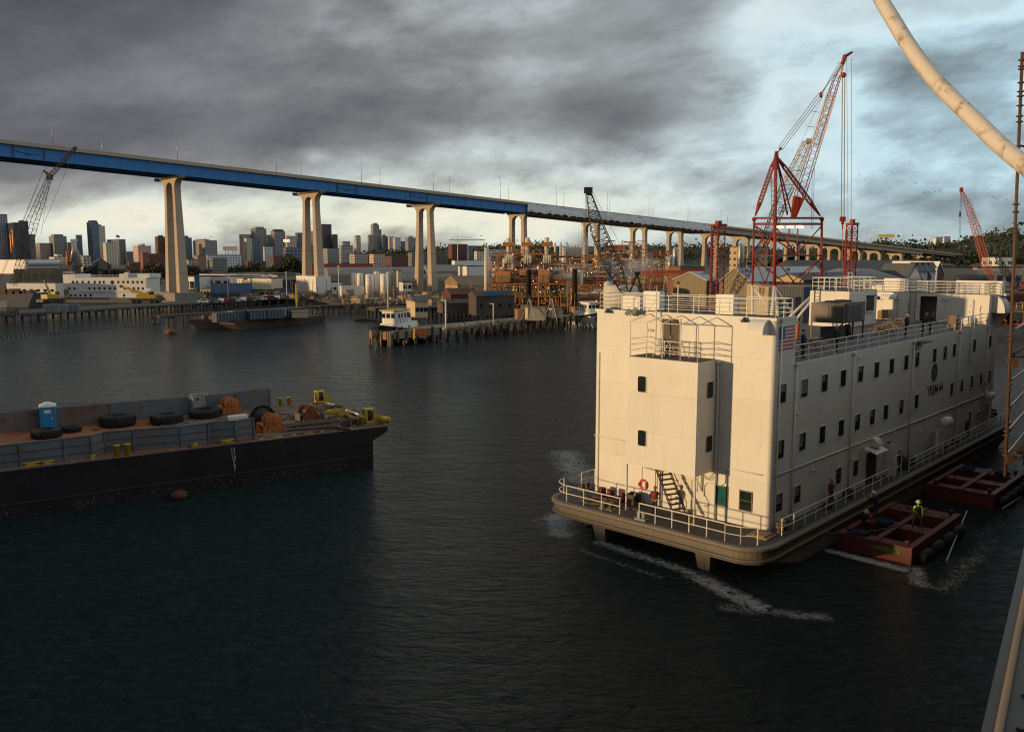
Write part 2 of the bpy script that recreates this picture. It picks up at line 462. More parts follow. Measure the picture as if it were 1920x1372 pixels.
def water_material():
    m = bpy.data.materials.new('harbour_water'); m.use_nodes = True
    w = NT(m.node_tree); b = m.node_tree.nodes['Principled BSDF']
    pos = w.node('ShaderNodeNewGeometry').outputs['Position']
    mp = w.node('ShaderNodeMapping', {0: pos}); mp.inputs['Rotation'].default_value = (0, 0, .55); mp.inputs['Scale'].default_value = (1.0, 1.9, 1)
    v = mp.outputs[0]
    n0 = w.noise(v, .10, 3, .5, .3)
    n1 = w.noise(v, .33, 5, .6, .5)
    n2 = w.noise(v, 1.15, 5, .62, .6)
    n3 = w.noise(w.vm('ADD', v, (5, 3, 0)), 3.6, 4, .6, .3)
    hgt = w.m('ADD', w.m('MULTIPLY', n0, 1.8), w.m('ADD', w.m('MULTIPLY', n1, 2.1), w.m('ADD', w.m('MULTIPLY', n2, 1.15), w.m('MULTIPLY', n3, .30))))
    # foam churned up by the moving barge and floats
    sep = w.node('ShaderNodeSeparateXYZ', {0: pos})
    def seg(p0, p1, wid, wt):
        p0, p1 = Vector(p0[:2]).to_3d(), Vector(p1[:2]).to_3d(); d = p1 - p0; L = d.length; d.normalize()
        rel = w.vm('SUBTRACT', pos, tuple(p0))
        dp = w.node('ShaderNodeVectorMath', operation='DOT_PRODUCT'); w.put(dp.inputs[0], rel); dp.inputs[1].default_value = d
        tt = w.m('MINIMUM', w.m('MAXIMUM', dp.outputs['Value'], 0.0), L)
        cl = w.vm('SCALE', tuple(d)); w.l.new(tt, cl.node.inputs[3])
        ds = w.node('ShaderNodeVectorMath', operation='DISTANCE'); w.put(ds.inputs[0], rel); w.put(ds.inputs[1], cl)
        q = w.m('DIVIDE', ds.outputs['Value'], wid)
        return w.m('MULTIPLY', w.m('EXPONENT', w.m('MULTIPLY', w.m('MULTIPLY', q, q), -1.0)), wt)
    segs = [(bw(-3.6, 12.5), bw(-1.5, 14.8), 1.5, 1.15), (bw(1, 15.2), bw(11, 16.4), 1.7, 1.15), (bw(-3.6, 9.5), bw(-4.2, 2.5), .8, .95),
            (bw(-5.6, 9.5), bw(-6.0, 3.5), .55, .62), (bw(-4.5, 2.0), bw(-6.0, -2.5), 1.1, .95), (bw(-7.2, -1.5), bw(-5.0, -5.5), .9, .75),
            (bw(4.9, -1.8), bw(4.7, -6.2), .55, 1.25), (bw(5.2, -6.6), bw(3.0, -7.6), .8, .9), (bw(3, -8.8), bw(14, -8.4), 1.1, .56),
            (bw(14, -7.6), bw(22, -7.6), 1.3, .50), (bw(30, -8), bw(60, -10), 4.0, .42), (bw(55, 4), bw(80, -2), 7.0, .42),
            (at(1130, 690), at(1020, 730), 3.0, .38), (at(1060, 850), at(1090, 900), 2.4, .85), (at(1010, 975), at(1050, 1000), .8, .7)]
    F = None
    for sg in segs:
        q = seg(*sg); F = q if F is None else w.m('MAXIMUM', F, q)
    fn = w.noise(pos, .9, 8, .68, 1.6)
    ridge = w.m('SUBTRACT', 1.0, w.m('MULTIPLY', w.m('ABSOLUTE', w.m('SUBTRACT', fn, .5)), 11.0))
    r3 = w.m('SUBTRACT', 1.0, w.m('MULTIPLY', w.m('ABSOLUTE', w.m('SUBTRACT', w.noise(pos, 2.4, 5, .6, 1.4), .5)), 8.0))
    fn2 = w.noise(pos, 3.0, 6, .7, .8)
    fo = w.m('ADD', w.m('MAXIMUM', ridge, w.m('MULTIPLY', r3, .85)), w.m('MULTIPLY', w.m('SUBTRACT', fn2, .5), .8))
    foam = w.m('MULTIPLY', w.m('SUBTRACT', w.m('ADD', fo, w.m('MULTIPLY', F, 1.3)), 1.46), 2.6, clamp=True)
    foam = w.m('MULTIPLY', foam, w.m('GREATER_THAN', F, .05))
    wc = w.noise(pos, .30, 6, .7, .9)                              # a few scattered flecks
    fleck = w.m('MULTIPLY', w.m('SUBTRACT', w.m('MULTIPLY', wc, fn2), .475), 14.0, clamp=True)
    foam = w.m('MAXIMUM', foam, w.m('MULTIPLY', fleck, .5))
    base = w.mix(w.noise(pos, .02, 3, .5), (.005, .0200, .0235), (.011, .0310, .0345))
    w.l.new(w.mix(foam, base, (.60, .60, .59)), b.inputs['Base Color'])
    w.l.new(w.m('ADD', w.m('ADD', .12, w.m('MULTIPLY', w.noise(pos, .035, 4, .6), .12)), w.m('MULTIPLY', foam, .5)), b.inputs['Roughness'])
    b.inputs['IOR'].default_value = 1.333
    bp = w.node('ShaderNodeBump', {'Height': w.m('ADD', hgt, w.m('MULTIPLY', foam, .25))}); bp.inputs['Distance'].default_value = 1.0; bp.inputs['Strength'].default_value = 1.0
    w.l.new(bp.outputs[0], b.inputs['Normal'])
    return m


mb = MB()
mb.add([(-6000, -600, 0), (6000, -600, 0), (6000, 9000, 0), (-6000, 9000, 0)], [(0, 1, 2, 3)])
tag(mb.build('water', water_material()), kind='structure')

# ------------------------------------------------------------------ land, hills
shore_px = [(-900, 556), (-200, 560), (290, 561), (300, 571), (440, 571), (560, 569), (620, 575), (735, 578), (900, 583), (1110, 585), (1400, 596), (1700, 602), (1870, 606), (2050, 607), (2600, 612)]
shore = [at(x, y, 0) for x, y in shore_px]
mb = MB()
top = [(p.x, p.y, 2.0) for p in shore] + [(5500, 300, 2.0), (5500, 9000, 2.0), (-5500, 9000, 2.0), (-5500, 330, 2.0)]
bot = [(p[0], p[1], -3.0) for p in top]
mb.loft([bot, top])
ground_m = mat('harbour_ground', (.085, .078, .066), .9, var=.45, vs=.02)
tag(mb.build('ground', ground_m), kind='structure')

# riprap: a bank of separate stones between the two old timber piers
mb = MB()
for i in range(420):
    a = R.random(); p = at(560 + 185 * a, 569 + 10 * a, 0); off = R.uniform(-3.5, 1.0)
    s_ = R.uniform(.45, 1.15); h = max(0.1, (off + 3.5) / 4.5 * 2.1)
    M = Matrix.Translation((p.x + R.uniform(-1, 1), p.y + off, h)) @ Matrix.Rotation(R.uniform(0, 6), 4, Vector((R.random(), R.random(), R.random() + .1))) @ Matrix.Diagonal((s_, s_ * R.uniform(.6, 1), s_ * R.uniform(.5, .8), 1))
    mb.prism([(cos(k * pi / 3 + R.uniform(-.3, .3)), sin(k * pi / 3)) for k in range(6)], -.6, .7, M)
tag(mb.build('riprap', M_rock), kind='stuff')


def hill(name, prof, Y, depth, m):
    """a ridge whose skyline follows the measured profile; it falls away in front and behind"""
    mb = MB(); rows = []
    N = 90
    for j, (dy, fz) in enumerate([(-1, 0), (-.75, .12), (-.5, .38), (-.25, .75), (0, 1), (.4, .8), (1, 0)]):
        row = []
        for i in range(N + 1):
            x = prof[0][0] + (prof[-1][0] - prof[0][0]) * i / N
            for (xa, ya), (xb, yb) in zip(prof[:-1], prof[1:]):
                if xa <= x <= xb: yy = ya + (yb - ya) * (x - xa) / (xb - xa); break
            zt = (480 - yy) * Y / FPX + EYE
            yw = Y + dy * depth
            row.append(((x - 960) / FPX * Y * (1 + dy * depth / Y * .3), yw, 1.5 + max(0, (zt - 1.5)) * fz * (1 + .06 * sin(i * 1.7 + j))))
        rows.append(row)
    vs = [p for r in rows for p in r]; n = N + 1
    mb.smooth = True
    mb.add(vs, [(j * n + i, j * n + i + 1, (j + 1) * n + i + 1, (j + 1) * n + i) for j in range(len(rows) - 1) for i in range(N)])
    return tag(mb.build(name, m), kind='structure')


M_hillg = mat('hill_scrub', (.035, .038, .026), .95, var=.5, vs=.02)
hill_a = [(700, 472), (820, 466), (900, 462), (1000, 462), (1090, 464), (1180, 461), (1260, 463), (1400, 466), (1520, 470), (1600, 468), (1800, 470), (2000, 470)]
hill('hill_far', hill_a, 1700, 500, M_hillg)
hill_b = [(1500, 477), (1580, 464), (1640, 460), (1700, 462), (1760, 460), (1800, 454), (1830, 446), (1860, 443), (1890, 441), (1920, 444), (2000, 440), (2200, 436), (2500, 450)]
hill('hill_near', hill_b, 900, 260, M_hillg)
# the long headland is unseen, added and gapped to shade much of the city
mb = MB()
rr = []
for y in range(250, 3600, 150):
    hgt = 165 if 400 < y < 3400 and (y // 150) % 5 not in (1, 3) else 60
    rr.append([(-3600, y, 0), (-3150, y, hgt * (.9 + .1 * sin(y * .01))), (-2900, y, hgt * (.85 + .1 * sin(y * .013))), (-2700, y, 0)])
mb.loft(rr)
tag(mb.build('shade_headland', M_hillg), kind='structure')


# added hull shape out of view, blocks sun glint on the near water
mb = MB(); mb.loft([[(-4, -70, -2), (4, -66, -2), (4, 96, -2), (-4, 92, -2)], [(-8, -72, 6.2), (5, -68, 6.2), (5, 98, 6.2), (-8, 94, 6.2)]])
tag(mb.build('hull_block', mat('ship2_hull', (.10, .11, .13), .6, var=.2), None, (-80, 0, 0)), 'added low grey hull shape out of view, shading the near water', 'hull')


# ------------------------------------------------------------------ foliage
def leaf_material(name, c):
    m = mat(name, c, .85, var=.45, vs=.35)
    return m
M_leaf = leaf_material('tree_leaves', (.040, .050, .022))
M_leaf2 = leaf_material('olive_leaves', (.060, .065, .028))
M_bark = mat('bark', (.09, .07, .05), .9, var=.3)
def crown_mb(r, h, n, leaf, rnd, lobes=7):
    mb = MB(); cs = []
    for i in range(lobes):
        a = rnd.uniform(0, 2 * pi); q = rnd.uniform(.1, .75)
        cs.append(Vector((cos(a) * r * q, sin(a) * r * q, h * rnd.uniform(.3, .85))))
    for i in range(n):
        c = rnd.choice(cs); d = Vector((rnd.gauss(0, 1), rnd.gauss(0, 1), rnd.gauss(0, .7))).normalized() * (r * .5 * rnd.uniform(.5, 1.05))
        p = c + d; a = Vector((rnd.gauss(0, 1), rnd.gauss(0, 1), rnd.gauss(0, 1))).normalized(); b = a.orthogonal().normalized() * leaf * rnd.uniform(.6, 1.3); e = a.cross(b).normalized() * leaf * rnd.uniform(.5, 1)
        mb.add([p - b, p - e * .7, p + b, p + e], [(0, 1, 2, 3)])
    return mb, cs
def make_tree(name, h, r, n, leaf, lm, seed, label, group, palm=False):
    rnd = random.Random(seed); t = thing(name, label, 'tree', group=group)
    tb = MB()
    if palm:
        tb.tube((0, 0, 0), (.2, 0, h), .22, 6, .14); tb.build('trunk', M_bark, t)
        mb = MB()
        for k in range(26):
            a = rnd.uniform(0, 2 * pi); el = rnd.uniform(-.9, .9); prev = Vector((.2, 0, h))
            for q in range(4):
                nx = prev + Vector((cos(a) * cos(el), sin(a) * cos(el), sin(el))) * r * .3; el -= .45; sd = Vector((-sin(a), cos(a), 0)) * .28
                mb.add([prev - sd, prev + sd, nx + sd * .7, nx - sd * .7], [(0, 1, 2, 3)]); prev = nx
        mb.build('crown', lm, t); return t
    mb, cs = crown_mb(r, h * .75, n, leaf, rnd)
    for i, p in enumerate(mb.v): mb.v[i] = (p[0], p[1], p[2] + h * .2)
    tb.tube((0, 0, -.5), (0, 0, h * .45), h * .035, 6, h * .022)
    for c in cs[:5]: tb.tube((0, 0, h * .40), (c.x, c.y, c.z + h * .2), h * .018, 4, h * .006)
    tb.build('trunk', M_bark, t); mb.build('crown', lm, t)
    return t
TREES = [make_tree('tree', 9, 4.2, 420, .75, M_leaf, 3, 'x', None), make_tree('tree', 7.5, 4.6, 380, .7, M_leaf2, 5, 'x', None), make_tree('tree', 12, 3.2, 420, .7, M_leaf, 8, 'x', None)]
PALM = make_tree('palm_tree', 10, 2.6, 0, 0, M_leaf, 9, 'x', None, palm=True)
_used = set()
def put_tree(k, loc, sc, label, group):
    src = PALM if k == 'p' else TREES[k]
    if k not in _used: _used.add(k); o = src; o.location = loc; o.scale = (sc,) * 3; o.rotation_euler = (0, 0, R.uniform(0, 6))
    else: o = dup(src, loc, R.uniform(0, 6), sc=sc)
    o['label'] = label; o['group'] = group
    return o
def finish_trees():
    for k in (0, 1, 2, 'p'):
        if k not in _used:
            src = PALM if k == 'p' else TREES[k]
            for c in list(src.children): bpy.data.objects.remove(c)
            bpy.data.objects.remove(src)
# distant woods along the hilltops read as one mass
def woods(name, prof, Y, depth, n, size, seed, up=0):
    rnd = random.Random(seed); mb = MB()
    x0, x1 = prof[0][0], prof[-1][0]
    for i in range(n):
        x = rnd.uniform(x0, x1)
        for (xa, ya), (xb, yb) in zip(prof[:-1], prof[1:]):
            if xa <= x <= xb: yy = ya + (yb - ya) * (x - xa) / (xb - xa); break
        dy = rnd.uniform(-.75, .05); zt = (480 - yy) * Y / FPX + EYE
        f = {True: 1, False: 0}[False]
        f = max(0.05, 1 + dy * 1.05) if dy < 0 else 1
        c = Vector(((x - 960) / FPX * Y * (1 + dy * depth / Y * .3), Y + dy * depth, 1.5 + (zt - 1.5) * f - size * .2))
        s_ = size * rnd.uniform(.4, 1.1)
        if rnd.random() < .10: c.z += s_ * .4; mb.tube(c - Vector((0, 0, s_ * 1.2)), c, s_ * .05, 4)
        for k in range(34):
            p = c + Vector((rnd.gauss(0, .42), rnd.gauss(0, .42), abs(rnd.gauss(0, .30)))) * s_
            a = Vector((rnd.gauss(0, 1), rnd.gauss(0, 1), rnd.gauss(0, 1))).normalized(); b = a.orthogonal().normalized() * s_ * .13; e = a.cross(b).normalized() * s_ * .11
            mb.add([p - b, p - e, p + b, p + e], [(0, 1, 2, 3)])
    return tag(mb.build(name, M_leaf), kind='stuff')
woods('far_woods', hill_a, 1700, 500, 620, 20, 21)
woods('hillside_woods', hill_b, 900, 260, 900, 13, 22)
# ------------------------------------------------------------------ people
def limb_mesh(J, E, root):
    """one continuous skinned surface over a skeleton of joints"""
    me = bpy.data.meshes.new('sk'); names = list(J); idx = {k: i for i, k in enumerate(names)}
    me.from_pydata([J[k][0] for k in names], [(idx[a], idx[b]) for a, b in E], [])
    o = bpy.data.objects.new('sk', me); COL.objects.link(o)
    o.modifiers.new('s', 'SKIN'); sv = me.skin_vertices[0].data
    for k in names:
        r = J[k][1]; sv[idx[k]].radius = (r, r) if not isinstance(r, tuple) else r
        sv[idx[k]].use_root = (k == root)
    ss = o.modifiers.new('d', 'SUBSURF'); ss.levels = 1; ss.render_levels = 1
    bpy.context.view_layer.update()
    out = bpy.data.meshes.new_from_object(o.evaluated_get(bpy.context.evaluated_depsgraph_get()))
    bpy.data.objects.remove(o); bpy.data.meshes.remove(me)
    return out
def person(label, loc, rz, top, legs, hat=None, vest=None, pose='stand', group=None, arms=None, hatstyle='hard', boots=M_black):
    t = thing('person', label, 'person', loc, rz, group)
    sit = pose == 'sit'; lean = .28 if pose == 'lean' else (.35 if sit else 0.0)
    dz = -.48 if sit else 0.0
    def L(p):        # the upper body leans forward about the pelvis
        x, y, z = p; h = z - .95
        return (x, y + h * sin(lean), .95 + h * cos(lean) + dz)
    J = {'pelvis': ((0, 0, .96 + dz), (.15, .115)), 'waist': (L((0, 0, 1.12)), (.15, .11)), 'chest': (L((0, 0, 1.33)), (.185, .125)), 'neckb': (L((0, 0, 1.47)), (.09, .08)),
         'neck': (L((0, .01, 1.54)), .055), 'chin': (L((0, .035, 1.60)), .072), 'head': (L((0, .02, 1.69)), .096), 'crown': (L((0, .01, 1.765)), .07), 'nose': (L((0, .135, 1.665)), .014)}
    E = [('pelvis', 'waist'), ('waist', 'chest'), ('chest', 'neckb'), ('neckb', 'neck'), ('neck', 'chin'), ('chin', 'head'), ('head', 'crown'), ('chin', 'nose')]
    A = {'hang': ((.25, .0, 1.17), (.27, .09, .92)), 'hips': ((.36, -.06, 1.20), (.20, .10, 1.04)), 'front': ((.27, .02, 1.18), (.10, .26, 1.14)), 'rail': ((.26, .10, 1.16), (.22, .36, 1.08)), 'up': ((.30, .18, 1.35), (.26, .42, 1.45))}
    arms = arms or ('hang', 'hang')
    for sgn, sd, ar in ((-1, 'l', arms[0]), (1, 'r', arms[1])):
        el, wr = A[ar]; S = lambda p: L((p[0] * sgn, p[1], p[2]))
        J['sh' + sd] = (S((.19, 0, 1.42)), .072); J['el' + sd] = (S(el), .048); J['wr' + sd] = (S(wr), .032)
        d = (Vector(wr) - Vector(el)).normalized(); pm = Vector(wr) + d * .07
        J['pm' + sd] = (S(pm), (.035, .02)); E += [('chest', 'sh' + sd), ('sh' + sd, 'el' + sd), ('el' + sd, 'wr' + sd), ('wr' + sd, 'pm' + sd)]
        o1 = d.cross(Vector((0, 0, 1))).normalized() if abs(d.z) < .9 else Vector((0, 1, 0))
        for q, ln in enumerate((.068, .078, .074, .058)):
            f1 = pm + d * ln * .55 + o1 * (q - 1.5) * .017; f2 = f1 + d * ln * .4 + Vector((0, .012, -.012))
            J[f'f{q}' + sd] = (S(f1), .009); J[f'g{q}' + sd] = (S(f2), .0075); E += [('pm' + sd, f'f{q}' + sd), (f'f{q}' + sd, f'g{q}' + sd)]
        th_ = Vector(wr) + d * .035 + o1 * -.04 + Vector((0, .02, 0)); J['th' + sd] = (S(th_), .011); E.append(('wr' + sd, 'th' + sd))
        step = .10 if pose == 'walk' else 0.0
        if sit:
            J['hp' + sd] = ((.10 * sgn, .06, .44), .095); J['kn' + sd] = ((.15 * sgn, .42, .47), .068); J['an' + sd] = ((.15 * sgn, .40, .09), .045); J['toe' + sd] = ((.16 * sgn, .58, .05), (.05, .035))
        else:
            w_ = .13 if pose != 'wide' else .24
            J['hp' + sd] = ((.095 * sgn, 0, .86), .10); J['kn' + sd] = ((w_ * .95 * sgn, .03 + step * sgn, .50), .068); J['an' + sd] = ((w_ * sgn, -.03 + step * 1.9 * sgn, .09), .045); J['toe' + sd] = ((w_ * 1.1 * sgn, .14 + step * 1.9 * sgn, .045), (.05, .035))
        E += [('pelvis', 'hp' + sd), ('hp' + sd, 'kn' + sd), ('kn' + sd, 'an' + sd), ('an' + sd, 'toe' + sd)]
    me = limb_mesh(J, E, 'pelvis'); me.name = 'body'
    for m_ in (top, legs, M_skin, boots): me.materials.append(m_)
    pts = [(Vector(J[k][0]), (2 if k[:2] in ('ne', 'ch', 'he', 'cr', 'no', 'pm', 'th') and k != 'chest' and k != 'neckb' or k[0] in 'fg' else 3 if k[:2] in ('an', 'to') else 1 if k[:2] in ('hp', 'kn', 'pe') else 0)) for k in J]
    for sd in 'lr':
        pts.append((Vector(J['wr' + sd][0]), 2 if False else 0)); pts.append(((Vector(J['sh' + sd][0]) + Vector(J['el' + sd][0])) / 2, 0))
        pts.append(((Vector(J['kn' + sd][0]) + Vector(J['an' + sd][0])) / 2, 1)); pts.append(((Vector(J['hp' + sd][0]) + Vector(J['kn' + sd][0])) / 2, 1))
    for p in me.polygons:
        c = p.center; p.material_index = min(pts, key=lambda q: (q[0] - c).length_squared)[1]; p.use_smooth = True
    b = bpy.data.objects.new('body', me); COL.objects.link(b); b.parent = t
    hc = Vector(L((0, .015, 1.72)))
    if hat:
        mb = MB(); rot = Matrix.Translation(hc) @ Matrix.Rotation(-lean, 4, 'X')
        if hatstyle == 'hard':
            mb.lathe([(.185, -.012), (.188, 0), (.128, .012), (.126, .06), (.10, .115), (.05, .145), (.001, .152)], 14, rot)
            mb.build('hard_hat', hat, t)
        else:
            mb.lathe([(.108, -.04), (.112, .02), (.10, .07), (.06, .10), (.001, .108)], 12, rot)
            if hatstyle == 'cap': mb.cbox(hc + Vector((0, .14, -.01)), (.14, .10, .012))
            mb.build('cap' if hatstyle == 'cap' else 'beanie', hat, t)
    else:
        mb = MB(); mb.ball(hc + Vector((0, -.02, .0)), .112, 10, 6, (1, 1, .85)); mb.build('hair', M_black, t)
    if vest:
        mb = MB(); rings = []
        for z, rx, ry in ((1.03, .175, .135), (1.2, .20, .155), (1.38, .205, .155), (1.47, .15, .12)):
            rings.append([Vector(L((cos(a) * rx, sin(a) * ry, z))) for a in [2 * pi * k / 14 for k in range(14)]])
        mb.smooth = True; mb.loft(rings); mb.build('life_vest', vest, t)
    return t
M_navy = mat('navy_cloth', (.012, .017, .035), .85, var=.25, vs=4)
M_blackcloth = mat('black_cloth', (.014, .014, .017), .85, var=.2)
M_redcloth = mat('red_cloth', (.22, .018, .012), .8, var=.25, vs=4)
M_jeans = mat('jeans', (.025, .04, .075), .85, var=.25, vs=4)
M_khaki = mat('khaki_cloth', (.16, .11, .06), .85, var=.2, vs=4)
M_hivis = mat('hi_vis_cloth', (.45, .85, .02), .7, var=.1, vs=4)
M_hatw = mat('hard_hat_white', (.8, .8, .78), .35, var=.04)
M_hatb = mat('hard_hat_blue', (.10, .28, .42), .35, var=.05)
M_hatt = mat('hard_hat_tan', (.62, .45, .28), .35, var=.05)
M_hatg = mat('knit_cap_grey', (.16, .19, .17), .9, var=.2)


# ------------------------------------------------------------------ the accommodation barge
DZ, D3, RZ_, LL, WW = 2.0, 11.69, 14.43, 45.6, 12.95
barge = thing('accommodation_barge', 'four storey white navy accommodation barge marked YRBM-44 being moved across the water', 'barge', tuple(BC), BTH)
def rrect(x0, x1, y0, y1, r, n=5, corners=(1, 1, 1, 1)):
    pts = []
    for (cx, cy, a0, on) in ((x1 - r, y1 - r, 0, corners[0]), (x0 + r, y1 - r, pi / 2, corners[1]), (x0 + r, y0 + r, pi, corners[2]), (x1 - r, y0 + r, 3 * pi / 2, corners[3])):
        if on:
            for k in range(n + 1): a = a0 + pi / 2 * k / n; pts.append((cx + r * cos(a), cy + r * sin(a)))
        else: pts.append((x1 if a0 in (0, 3 * pi / 2) else x0, y1 if a0 in (0, pi / 2) else y0))
    return pts
def zring(poly, z, dx=None): return [(p[0], p[1], z) for p in poly]
hullpoly = rrect(-3.6, 49.0, -1.35, 14.3, 1.7, 8)
mb = MB()
inset = lambda k, e: [(p[0] + (e if p[0] < -1.7 else 0) - (e if p[0] > 47 else 0), min(max(p[1], -1.35 + k), 14.3 - k)) for p in hullpoly]
mb.smooth = False
mb.loft([zring(inset(.15, 7.5), -1.2), zring(inset(.12, 5.0), -.25), zring(inset(.05, .5), .95), zring(hullpoly, 1.0), zring(hullpoly, DZ)])
mb.build('hull', M_hull, barge)
def band(z, r, poly, name='fender_strip'):
    mb = MB(); mb.path([(p[0], p[1], z) for p in poly], r, 8, True); mb.build(name, M_hull, barge)
band(1.86, .15, rrect(-3.66, 49.06, -1.41, 14.36, 1.75, 8)); band(1.2, .11, rrect(-3.63, 49.03, -1.37, 14.33, 1.72, 8))
mb = MB(); mb.prism(rrect(-3.45, 48.85, -1.2, 14.15, 1.55, 8), DZ, DZ + .006); mb.build('deck', M_deck, barge)
for ty in (9.82, 2.3):
    mb = MB(); mb.loft([[(-3.1, ty - .24, -1), (3.5, ty - .24, -1), (3.5, ty + .24, -1), (-3.1, ty + .24, -1)], [(-3.45, ty - .52, 1.05), (3.5, ty - .52, 1.05), (3.5, ty + .52, 1.05), (-3.45, ty + .52, 1.05)]])
    mb.build('skeg', M_hull, barge)
# walls
def walls():
    mb = MB()
    mb.prism(rrect(0, LL, 0, WW, .26, 6, (0, 1, 1, 0)), DZ, D3)
    mb.build('main_wall', M_cream, barge)
    mb = MB(); mb.prism(rrect(0, 2.55, 0, WW, .26, 6, (0, 1, 1, 0)), D3, RZ_); mb.build('end_house_wall', M_cream, barge)
    # far house with an open passage through its face
    mb = MB()
    for t0, t1, z0, z1 in ((0, 4.55, D3, RZ_), (6.1, WW, D3, RZ_), (4.55, 6.1, D3 + 2.45, RZ_)): mb.box(42.4, 42.6, t0, t1, z0, z1)
    mb.box(42.602, LL, .0, .15, D3, RZ_); mb.box(42.602, LL, WW - .15, WW, D3, RZ_); mb.box(LL - .15, LL, .152, WW - .152, D3, RZ_)
    mb.box(42.602, LL - .152, .152, WW - .152, RZ_ - .12, RZ_)
    mb.build('far_house_wall', M_cream, barge)
    mb = MB(); mb.box(42.61, LL - .16, 4.3, 4.4, D3 + .02, RZ_ - .13); mb.box(43.6, 43.7, 4.41, 6.4, D3 + .02, RZ_ - .13); mb.build('passage_wall', mat('passage_paint', (.16, .11, .08), .7), barge)
    mb = MB(); mb.box(29.92, 36.37, 8.0, 11.6, D3, 14.88); mb.build('deck_house_wall', M_cream, barge)
    mb = MB(); mb.box(-2.2, -.002, 3.68, 8.66, 5.02, 11.83); mb.build('stair_tower_wall', M_cream, barge)
walls()
for nm, a in (('end_house_roof', (.1, 2.45, .1, WW - .1, RZ_)), ('far_house_roof', (42.5, LL - .1, .1, WW - .1, RZ_)), ('deck_house_roof', (30.0, 36.3, 8.1, 11.5, 14.88)), ('balcony_floor', (-2.12, -.03, 3.76, 8.58, 11.83)), ('upper_deck', (2.56, 42.39, .12, WW - .12, D3))):
    mb = MB(); mb.box(a[0], a[1], a[2], a[3], a[4] + .001, a[4] + .03); mb.build(nm, M_deck if nm != 'upper_deck' else mat('upper_deck_paint', (.075, .066, .060), .75, var=.3, vs=.6), barge)
# raised coaming strips at the roof edge
mb = MB(); mb.box(-.03, 2.58, -.03, .09, RZ_ - .10, RZ_ + .07); mb.box(-.03, .09, .10, WW, RZ_ - .10, RZ_ + .07); mb.build('roof_edge', M_cream, barge)

# windows
MS = Matrix.Rotation(pi / 2, 4, 'X')          # sign plane: x along the side, y up, facing -t
fr_i = 0
def window_side(s, z, w=.88, h=1.10, t=0.0, framem=M_cream, gm=M_glass):
    mb = MB(); f = .045
    for a, b, c, d in ((s - w / 2 - f, s + w / 2 + f, z + h / 2, z + h / 2 + f), (s - w / 2 - f, s + w / 2 + f, z - h / 2 - f, z - h / 2), (s - w / 2 - f, s - w / 2, z - h / 2, z + h / 2), (s + w / 2, s + w / 2 + f, z - h / 2, z + h / 2)):
        mb.box(a, b, t - .045, t + .01, c, d)
    o = mb.build('window', framem, barge)
    mb = MB(); mb.box(s - w / 2, s + w / 2, t - .012, t + .012, z - h / 2, z + h / 2); mb.build('pane', gm, o)
    if R.random() < .6:
        mb = MB(); k = R.uniform(.3, .8); mb.box(s - w / 2 + .03, s + w / 2 - .03 - R.uniform(0, .35), t - .016, t - .0125, z + h / 2 - h * k, z + h / 2 - .02); mb.build('blind', mat('window_blind', (.12, .14, .13), .8, var=.4, vs=3), o)
    return o
for s in (1.07, 3.96, 6.84, 9.72, 12.61, 15.47, 18.35, 21.32, 23.69, 27.76, 30.36, 32.81, 38.53, 43.43): window_side(s, 10.05)
for s in (1.1, 3.99, 6.86, 9.78, 12.49, 15.14, 17.69, 20.81, 24.11, 32.77, 35.56, 38.48, 41.31, 44.11): window_side(s, 6.73)
for s in (1.17, 3.6, 9.73, 12.6, 38.55, 44.03): window_side(s, 3.5)
def window_end(t, z, w, h, s, framem, gm, bars=0):
    mb = MB(); f = .06
    for a, b, c, d in ((t - w / 2 - f, t + w / 2 + f, z + h / 2, z + h / 2 + f), (t - w / 2 - f, t + w / 2 + f, z - h / 2 - f, z - h / 2), (t - w / 2 - f, t - w / 2, z - h / 2, z + h / 2), (t + w / 2, t + w / 2 + f, z - h / 2, z + h / 2)):
        mb.box(s - .05, s + .01, a, b, c, d)
    for k in range(bars): mb.box(s - .035, s - .013, t - w / 2, t + w / 2, z - h / 2 + h * (k + 1) / (bars + 1) - .015, z - h / 2 + h * (k + 1) / (bars + 1) + .015)
    o = mb.build('window', framem, barge)
    mb = MB(); mb.box(s - .012, s + .012, t - w / 2, t + w / 2, z - h / 2, z + h / 2); mb.build('pane', gm, o)
window_end(3.09, 3.55, .72, 1.15, 0, M_frame_b, M_glass_teal); window_end(1.5, 3.55, .74, 1.12, 0, M_frame_b, M_glass, 1)
def rounded_window(c, w, h, axis):
    mb = MB(); mb2 = MB()
    p = rrect(-w / 2, w / 2, -h / 2, h / 2, .12, 4); q = rrect(-w / 2 - .05, w / 2 + .05, -h / 2 - .05, h / 2 + .05, .15, 4)
    if axis == 's': M = Matrix(((0, 0, -1, c[0]), (1, 0, 0, c[1]), (0, 1, 0, c[2]), (0, 0, 0, 1)))
    else: M = Matrix(((1, 0, 0, c[0]), (0, 0, -1, c[1]), (0, 1, 0, c[2]), (0, 0, 0, 1)))
    n = len(p)
    vs = [M @ Vector((a, b, z)) for z in (0, .035) for poly in (p, q) for a, b in poly]
    fs = []
    for i in range(n):
        j = (i + 1) % n
        fs += [(i + 2 * n, j + 2 * n, j + 3 * n, i + 3 * n), (i + 3 * n, j + 3 * n, j + n, i + n), (i + 2 * n, i, j, j + 2 * n)]
    mb.add(vs, fs); o = mb.build('window', M_cream, barge)
    mb2.prism(p, -.01, .012, M); mb2.build('pane', M_glass, o)
for py in (720, 821):
    t_, z_ = bend(1204, py, -2.2); rounded_window((-2.2, t_, z_), .60, .98, 's')
for px_, py in ((1331, 731), (1329, 832)):
    s_, z_ = bside(px_, py, 3.68); rounded_window((s_, 3.68, z_), .70, .98, 't')

